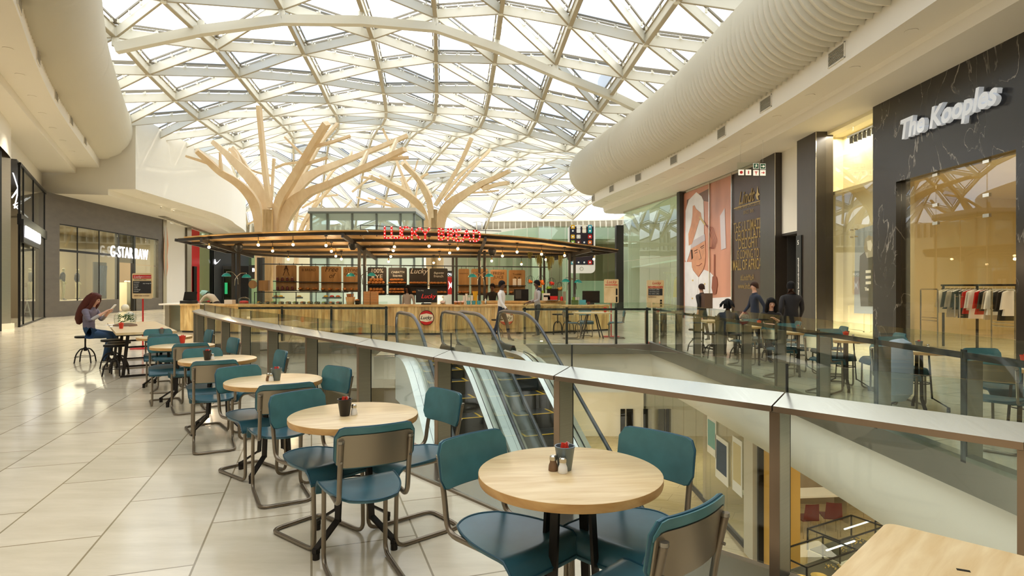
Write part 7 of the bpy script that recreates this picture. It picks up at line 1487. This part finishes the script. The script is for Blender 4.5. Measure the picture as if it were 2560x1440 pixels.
# ================================================================ PEOPLE
def rotv(v, piv, ax, ang): return piv+Matrix.Rotation(ang, 3, ax) @ (v-piv)
def person(name, label, loc, rz, J, cols, h=1.0, cat='person', hair=None, group=None, fingers=True, face=True, girth=1.0, sub=1):
    # J : joints (local metres, figure faces +y).  cols: skin, top, bottom, shoe, (sleeve)
    V = []; E = []; R = []; G = []
    def nd_(p, r, g, par=None):
        V.append(Vector(p)); R.append(r if isinstance(r, tuple) else (r, r)); G.append(g)
        if par is not None: E.append((par, len(V)-1))
        return len(V)-1
    g_ = girth
    pel = nd_(J['pelvis'], (.135*g_, .11*g_), 'bottom')
    wa = nd_(Vector(J['pelvis']).lerp(Vector(J['chest']), .45), (.125*g_, .10*g_), 'top', pel); ch = nd_(J['chest'], (.15*g_, .115*g_), 'top', wa)
    nb = nd_(J['neck'], (.075, .07), 'top', ch); nk = nd_(Vector(J['neck']).lerp(Vector(J['head']), .42), .05, 'skin', nb)
    hd = Vector(J['head']); up = (hd-Vector(J['neck'])).normalized(); fw = Vector(J.get('face', (0, 1, 0))).normalized(); fw = (fw-up*fw.dot(up)).normalized(); sd = fw.cross(up)
    jw = nd_(hd-up*.055+fw*.018, (.058, .066), 'skin', nk); hc = nd_(hd, (.073, .088), 'skin', jw); tp = nd_(hd+up*.062-fw*.008, (.064, .074), 'skin', hc)
    if face:
        nd_(hd-up*.02+fw*.098, .011, 'skin', hc); nd_(hd-up*.01+sd*.078-fw*.01, .014, 'skin', hc); nd_(hd-up*.01-sd*.078-fw*.01, .014, 'skin', hc)
    for s in ('L', 'R'):
        sh = nd_(J['sh'+s], .062*g_, 'top', ch); el = nd_(J['el'+s], .044*g_, 'top', sh); fa = nd_(Vector(J['el'+s]).lerp(Vector(J['wr'+s]), .5), .038, 'sleeve', el); wr = nd_(J['wr'+s], .027, 'skin', fa)
        w0 = Vector(J['wr'+s]); dr = (w0-Vector(J['el'+s])).normalized(); lat = dr.cross(Vector((0, 0, 1))); lat = lat.normalized() if lat.length > .1 else Vector((0, 1, 0)); pn = lat.cross(dr)
        pm = nd_(w0+dr*.06, (.040, .020), 'skin', wr)
        if fingers:
            for k, (o_, L_f) in enumerate(((-.03, .066), (-.010, .076), (.010, .072), (.029, .058))):
                a = nd_(w0+dr*.095+lat*o_, .0095, 'skin', pm); b = nd_(w0+dr*(.095+L_f*.55)+lat*o_*1.05-pn*.008, .0085, 'skin', a); nd_(w0+dr*(.095+L_f*.9)+lat*o_-pn*.026, .007, 'skin', b)
            sg_ = 1 if s == 'R' else -1
            a = nd_(w0+dr*.035+lat*.038*sg_, .011, 'skin', wr); nd_(w0+dr*.075+lat*.056*sg_-pn*.012, .009, 'skin', a)
        hp = nd_(J['hip'+s], (.085*g_, .095*g_), 'bottom', pel); kn_ = nd_(J['kn'+s], .058*g_, 'bottom', hp); cf = nd_(Vector(J['kn'+s]).lerp(Vector(J['an'+s]), .4), .054, 'bottom', kn_); an = nd_(J['an'+s], .038, 'bottom', cf)
        ft = Vector(J['an'+s]); tf = Vector(J.get('toe', (0, 1, 0))).normalized(); nd_(ft-tf*.04+Vector((0, 0, -.045)), .034, 'shoe', an); m_ = nd_(ft+tf*.09+Vector((0, 0, -.05)), (.042, .028), 'shoe', an); nd_(ft+tf*.16+Vector((0, 0, -.055)), (.034, .022), 'shoe', m_)
    me = bpy.data.meshes.new('b'); me.from_pydata([v*h for v in V], E, []); o = bpy.data.objects.new('b', me); COL.objects.link(o)
    sk = o.modifiers.new('s', 'SKIN'); sk.use_smooth_shade = True; sk.branch_smoothing = .4
    for i, d in enumerate(me.skin_vertices[0].data): d.radius = (R[i][0]*h, R[i][1]*h); d.use_root = (i == 0)
    ss_ = o.modifiers.new('u', 'SUBSURF'); ss_.levels = sub; ss_.render_levels = sub
    dg = bpy.context.evaluated_depsgraph_get(); m2 = bpy.data.meshes.new_from_object(o.evaluated_get(dg)); bpy.data.objects.remove(o)
    keys = ['skin', 'top', 'bottom', 'shoe', 'sleeve']; m2.materials.clear()
    for k in keys: m2.materials.append(MATS[cols.get(k, cols.get('top'))])
    segs = [(V[a]*h, V[b]*h, G[b], G[a]) for a, b in E]
    for p in m2.polygons:
        c = p.center; best = None
        for a, b, gb, ga in segs:
            d = b-a; t = max(0, min(1, (c-a).dot(d)/max(1e-9, d.dot(d)))); q = (a+d*t-c).length
            if best is None or q < best[0]: best = (q, gb if t > .3 else ga)
        p.material_index = keys.index(best[1]); p.use_smooth = True
    t = thing(name, label, cat, loc, rz, group)
    b = bpy.data.objects.new('body', m2); COL.objects.link(b); b.parent = t
    H_ = hd*h
    if face:
        for s in (-1, 1): MB().mat('eye').ball(H_+(fw*.083+sd*.03*s+up*.012)*h, .009*h, 6, 5).build('eye', None, t, True)
        MB().mat('lip').tube([H_+(fw*.084-up*.052-sd*.02)*h, H_+(fw*.09-up*.053)*h, H_+(fw*.084-up*.052+sd*.02)*h], .005*h, 5).build('mouth', None, t, True)
    if hair:
        kind, mcol = hair; M = Matrix((sd, fw, up)).transposed(); m = MB().mat(mcol)
        def hp_(x, y, z): return H_+(M @ Vector((x, y, z)))*h
        # cap of hair: partial ellipsoid that leaves the face open
        n, q = 20, 10; vs = []; fs = []
        for i in range(q+1):
            for k in range(n):
                th = 2*PI*k/n; fy = math.sin(th); low = -.12+.144*max(0, fy+.25) if kind != 'short' else -.055+.09*max(0, fy+.3)
                ph = PI/2*(1-i/q); z = .045+.092*math.sin(ph)
                if i > q*.5: z = .045+.092*math.sin(PI/2*.5)*0+(.110-(.110-low)*((i-q*.5)/(q*.5))) if False else z+(low-.045)*((i-q*.5)/(q*.5))
                r = math.cos(ph*(1 if i < q else 1)); r = max(.02, min(1, math.sqrt(max(0, 1-((max(z, .045)-.045)/.092)**2)))) ; vs.append(hp_(.092*r*math.cos(th), -.012+.105*r*math.sin(th)*(1 if fy < 0 else .93), z))
        for i in range(q):
            for k in range(n): l = (k+1) % n; fs.append((i*n+k, i*n+l, (i+1)*n+l, (i+1)*n+k))
        m.add(vs, fs)
        if kind == 'long':
            m.tube([hp_(0, -.04, .09), hp_(0, -.075, .0), hp_(0, -.10, -.12), hp_(0, -.115, -.24), hp_(0, -.12, -.36), hp_(0, -.12, -.47), hp_(0, -.11, -.56)], [.07, .095, .105, .11, .105, .085, .03], 12)
            for s in (-1, 1): m.tube([hp_(s*.045, .03, .10), hp_(s*.09, .035, .0), hp_(s*.10, .02, -.12), hp_(s*.11, -.02, -.24), hp_(s*.10, -.06, -.36)], [.03, .035, .04, .045, .02], 8)
        if kind == 'shoulder':
            m.tube([hp_(0, -.05, .07), hp_(0, -.085, -.06), hp_(0, -.09, -.18), hp_(0, -.08, -.26)], [.08, .095, .10, .05], 12)
            for s in (-1, 1): m.tube([hp_(s*.05, .03, .09), hp_(s*.085, .03, -.02), hp_(s*.09, .02, -.14), hp_(s*.09, 0, -.24)], [.03, .035, .04, .02], 8)
        if kind == 'locks':
            rg = random.Random(4)
            for k in range(26): a = rg.uniform(PI*.9, PI*2.1); r_ = .09; m.tube([hp_(r_*.6*math.cos(a), r_*.6*math.sin(a), .10), hp_(r_*1.3*math.cos(a), r_*1.3*math.sin(a)-.02, .05), hp_(r_*1.9*math.cos(a), r_*1.8*math.sin(a)-.03, -.02-rg.uniform(0, .07))], [.012, .012, .008], 5)
        if kind == 'cap':
            m.tube([hp_(0, .06, .05), hp_(0, .0, .10), hp_(0, -.08, .08)], [.05, .105, .07], 12)
        m.build('hair' if kind != 'cap' else 'cap', None, t, True)
    return t
def stand(step=0., armsw=.1, lean=0.):
    J = dict(pelvis=(0, 0, .93), chest=(0, .02+lean, 1.28), neck=(0, .01+lean*1.3, 1.46), head=(0, .03+lean*1.5, 1.625))
    for s, k in (('L', -1), ('R', 1)):
        J['sh'+s] = (.19*k, .0+lean*1.2, 1.40); J['el'+s] = (.25*k, -.04+armsw*k, 1.12); J['wr'+s] = (.25*k, .08+armsw*1.8*k, .88)
        J['hip'+s] = (.095*k, 0, .88); J['kn'+s] = (.10*k, .03-step*.55*k, .49); J['an'+s] = (.10*k, -.01-step*k, .085)
    return J
def sit(arm='table'):
    J = dict(pelvis=(0, 0, .56), chest=(0, .05, .90), neck=(0, .08, 1.07), head=(0, .12, 1.235))
    for s, k in (('L', -1), ('R', 1)):
        J['sh'+s] = (.185*k, .06, 1.02); J['el'+s] = (.23*k, .14, .78); J['wr'+s] = (.13*k, .36, .80)
        J['hip'+s] = (.095*k, .04, .53); J['kn'+s] = (.12*k, .43, .50); J['an'+s] = (.12*k, .40, .085)
    return J
# woman with long auburn hair, sitting at the communal table and holding a phone
J = sit(); J.update(pelvis=(0, 0, .62), chest=(0, .03, .95), neck=(0, .07, 1.10), head=(0, .13, 1.255), face=(0, .9, -.35), shL=(-.185, .04, 1.05), shR=(.185, .04, 1.05), elL=(-.21, .14, .84), elR=(.21, .14, .84), wrL=(-.07, .33, .99), wrR=(.07, .33, 1.0), hipL=(-.095, .05, .59), hipR=(.095, .05, .59), knL=(-.10, .46, .56), knR=(.10, .46, .54), anL=(-.08, .30, .10), anR=(.12, .36, .10), toe=(.1, 1, 0))
wm = person('person', 'woman with long auburn hair, quilted vest and jeans holding a phone at the communal table', (-8.36, 11.75, 0), -PI/2+.12, J, dict(skin='skin_light', top='vest', bottom='jeans', shoe='shoe', sleeve='grey_shirt'), hair=('long', 'hair_auburn'), sub=2)
ph_ = tag(MB().mat('paper').box((0, 0, 0), (.07, .012, .14), M=Matrix.Rotation(-.7, 3, 'X')).mat('screen').box((0, -.008, 0), (.06, .003, .12), M=Matrix.Rotation(-.7, 3, 'X')).build('phone'), 'white mobile phone held up by the woman with auburn hair', 'phone')
ph_.location = wm.location+Matrix.Rotation(-PI/2+.12, 3, 'Z') @ Vector((0, .46, 1.10)); ph_.rotation_euler = (0, 0, -PI/2+.12)
# man with mint cap bending over the end counter
J = stand(0, 0); J.update(chest=(0, .25, 1.17), neck=(0, .40, 1.24), head=(0, .54, 1.27), face=(0, .5, -.85), shL=(-.19, .36, 1.20), shR=(.19, .36, 1.20), elL=(-.24, .50, 1.0), elR=(.24, .50, 1.0), wrL=(-.15, .66, .985), wrR=(.15, .66, .985))
person('person', 'kitchen worker in mint cap and cream jacket bending over the end of the kiosk counter', (XA(545, 21.0), 21.0, 0), PI/2-.25, J, dict(skin='skin_dark', top='coat_cream', bottom='trouser', shoe='shoe', sleeve='red'), hair=('cap', 'cap_mint'))
J = stand(0, 0); J.update(face=(.6, -1, -.2)); person('person', 'kiosk worker with long dark hair and grey top behind the counter screen', (XA(1020, 21.2), 21.2, -.18), PI-.5, stand(0, 0), dict(skin='skin_dark', top='grey_shirt', bottom='dark_cloth', shoe='shoe', sleeve='grey_shirt'), hair=('shoulder', 'hair_black'))
person('person', 'kiosk worker in black with only face and shoulders seen behind the walking man', (XA(1231, 21.6), 21.6, -.12), PI, stand(0, 0), dict(skin='skin_dark', top='dark_cloth', bottom='dark_cloth', shoe='shoe', sleeve='dark_cloth'), hair=('short', 'hair_black'))
person('person', 'man in white shirt and dark trousers walking past the front of the kiosk', (XA(1253, 16.6), 16.6, 0), -PI/2-.3, stand(.22, .12), dict(skin='skin_dark', top='white_shirt', bottom='navy', shoe='shoe', sleeve='white_shirt'), hair=('short', 'hair_black'), h=.96)
J = stand(.05, 0); J.update(elL=(-.26, .02, 1.14), wrL=(-.22, .26, 1.05), elR=(.26, .02, 1.14), wrR=(.22, .26, 1.05)); gs = person('person', 'waiter in pale grey printed shirt with navy collar standing at the kiosk bar', (XA(1344, 18.2), 18.2, 0), PI/2+.2, J, dict(skin='skin_dark', top='grey_shirt', bottom='trouser', shoe='shoe', sleeve='grey_shirt'), hair=('short', 'hair_black'), h=.98)
MB().mat('navy').tube([(-.12, .0, 1.40), (0, -.06, 1.43), (.12, .0, 1.40)], [.05, .07, .05], 8).build('collar', None, gs, True)
ws = [((1755, 16.8), .0, 'dark_cloth', 'trouser', 'skin_light', 'short', 'hair_brown', .91, 1.0, 'passer-by in dark clothes with brown rucksack before the chef advertisement', .18), ((1888, 14.3), .25, 'navy', 'navy', 'skin_light', 'short', 'hair_brown', .93, 1.05, 'passer-by in navy suit walking before the gold lettering', .2), ((1978, 12.6), -.2, 'dark_cloth', 'dark_cloth', 'skin_dark', 'short', 'hair_black', .925, 1.25, 'broad man in black walking before the brown pillars', .2)]
for (px, Y), rz, top, bot, skn, hk, hc, h_, gi, lb, stp in ws:
    t = person('person', lb, (XA(px, Y), Y, 0), PI/2 if rz == .25 else (rz if rz else .4), stand(stp, .1), dict(skin=skn, top=top, bottom=bot, shoe='shoe', sleeve=top), hair=(hk, hc), h=h_, girth=gi)
    if px == 1755: MB().mat('brown_pack').box((0, -.20, 1.12), (.28, .14, .42)).build('rucksack', None, t)
J = sit(); J.update(face=(.3, 1, -.1)); person('person', 'person with short black locks sitting at the corner table, back half turned', (XA(1818, 12.75), 12.75, -.02), -.5, J, dict(skin='skin_dark', top='navy', bottom='dark_cloth', shoe='shoe', sleeve='skin_dark'), hair=('locks', 'hair_black'), h=.93)
J = sit(); J.update(elL=(-.22, .18, .80), wrL=(-.05, .30, .90), wrR=(.10, .34, .80)); person('person', 'pale woman with dark shoulder-length hair resting her chin on her hand, facing the camera', (XA(1922, 12.1)+.02, 12.1, .02), PI-.15, J, dict(skin='skin_light', top='dark_cloth', bottom='dark_cloth', shoe='shoe', sleeve='dark_cloth'), hair=('shoulder', 'hair_black'), h=.93, sub=2)
# window mannequins in the denim shop
for k, (px, tp, bt, lb) in enumerate(((157, 'navy', 'mannequin', 'pale mannequin in a dark waistcoat and cream trousers in the denim shop window'), (193, 'navy', 'mannequin', 'pale mannequin in a navy jacket beside the jeans board in the denim shop window'))):
    c = onpl(px, 700, GA, GB, -.9 if k == 0 else -1.0)
    person('mannequin', lb, (c.x, c.y, .80), -1.2, stand(.03*k, 0), dict(skin='mannequin', top=tp, bottom=bt, shoe='shoe', sleeve='mannequin' if k == 0 else 'navy'), cat='mannequin', face=False, fingers=False, h=1.02)
    MB().mat('store_cream').box((c.x, c.y, .40), (.7, .7, .78)).build('plinth_%s' % 'x') if False else None
wb = MB().mat('store_back'); wallbox(wb, GA, GB, uw0, ud0, 0, .78, .1, -1.6); wallbox(wb, GA, GB, uw0, ud0, .76, .79, -1.5, -.3); struct(wb, 'wall_display')
c = onpl(62, 740, MA, MB_, -.8); person('mannequin', 'mannequin in red beanie and red trousers inside the menswear shop by the entrance', (c.x, c.y, 0), -1.0, stand(0, 0), dict(skin='red_plastic', top='grey_shirt', bottom='red_plastic', shoe='shoe', sleeve='grey_shirt'), cat='mannequin', face=False, fingers=False, h=1.02)
af = thing('a_frame_sign', 'small white A-frame stand inside the menswear shop doorway', 'stand', (0, 0, 0)); c = onpl(68, 790, MA, MB_, -.5); MB().mat('paper').tube([(c.x-.22, c.y, 0), (c.x, c.y, .85), (c.x+.22, c.y, 0)], .03, 6).tube([(c.x-.12, c.y, .35), (c.x+.12, c.y, .35)], .02, 6).build('frame', None, af)
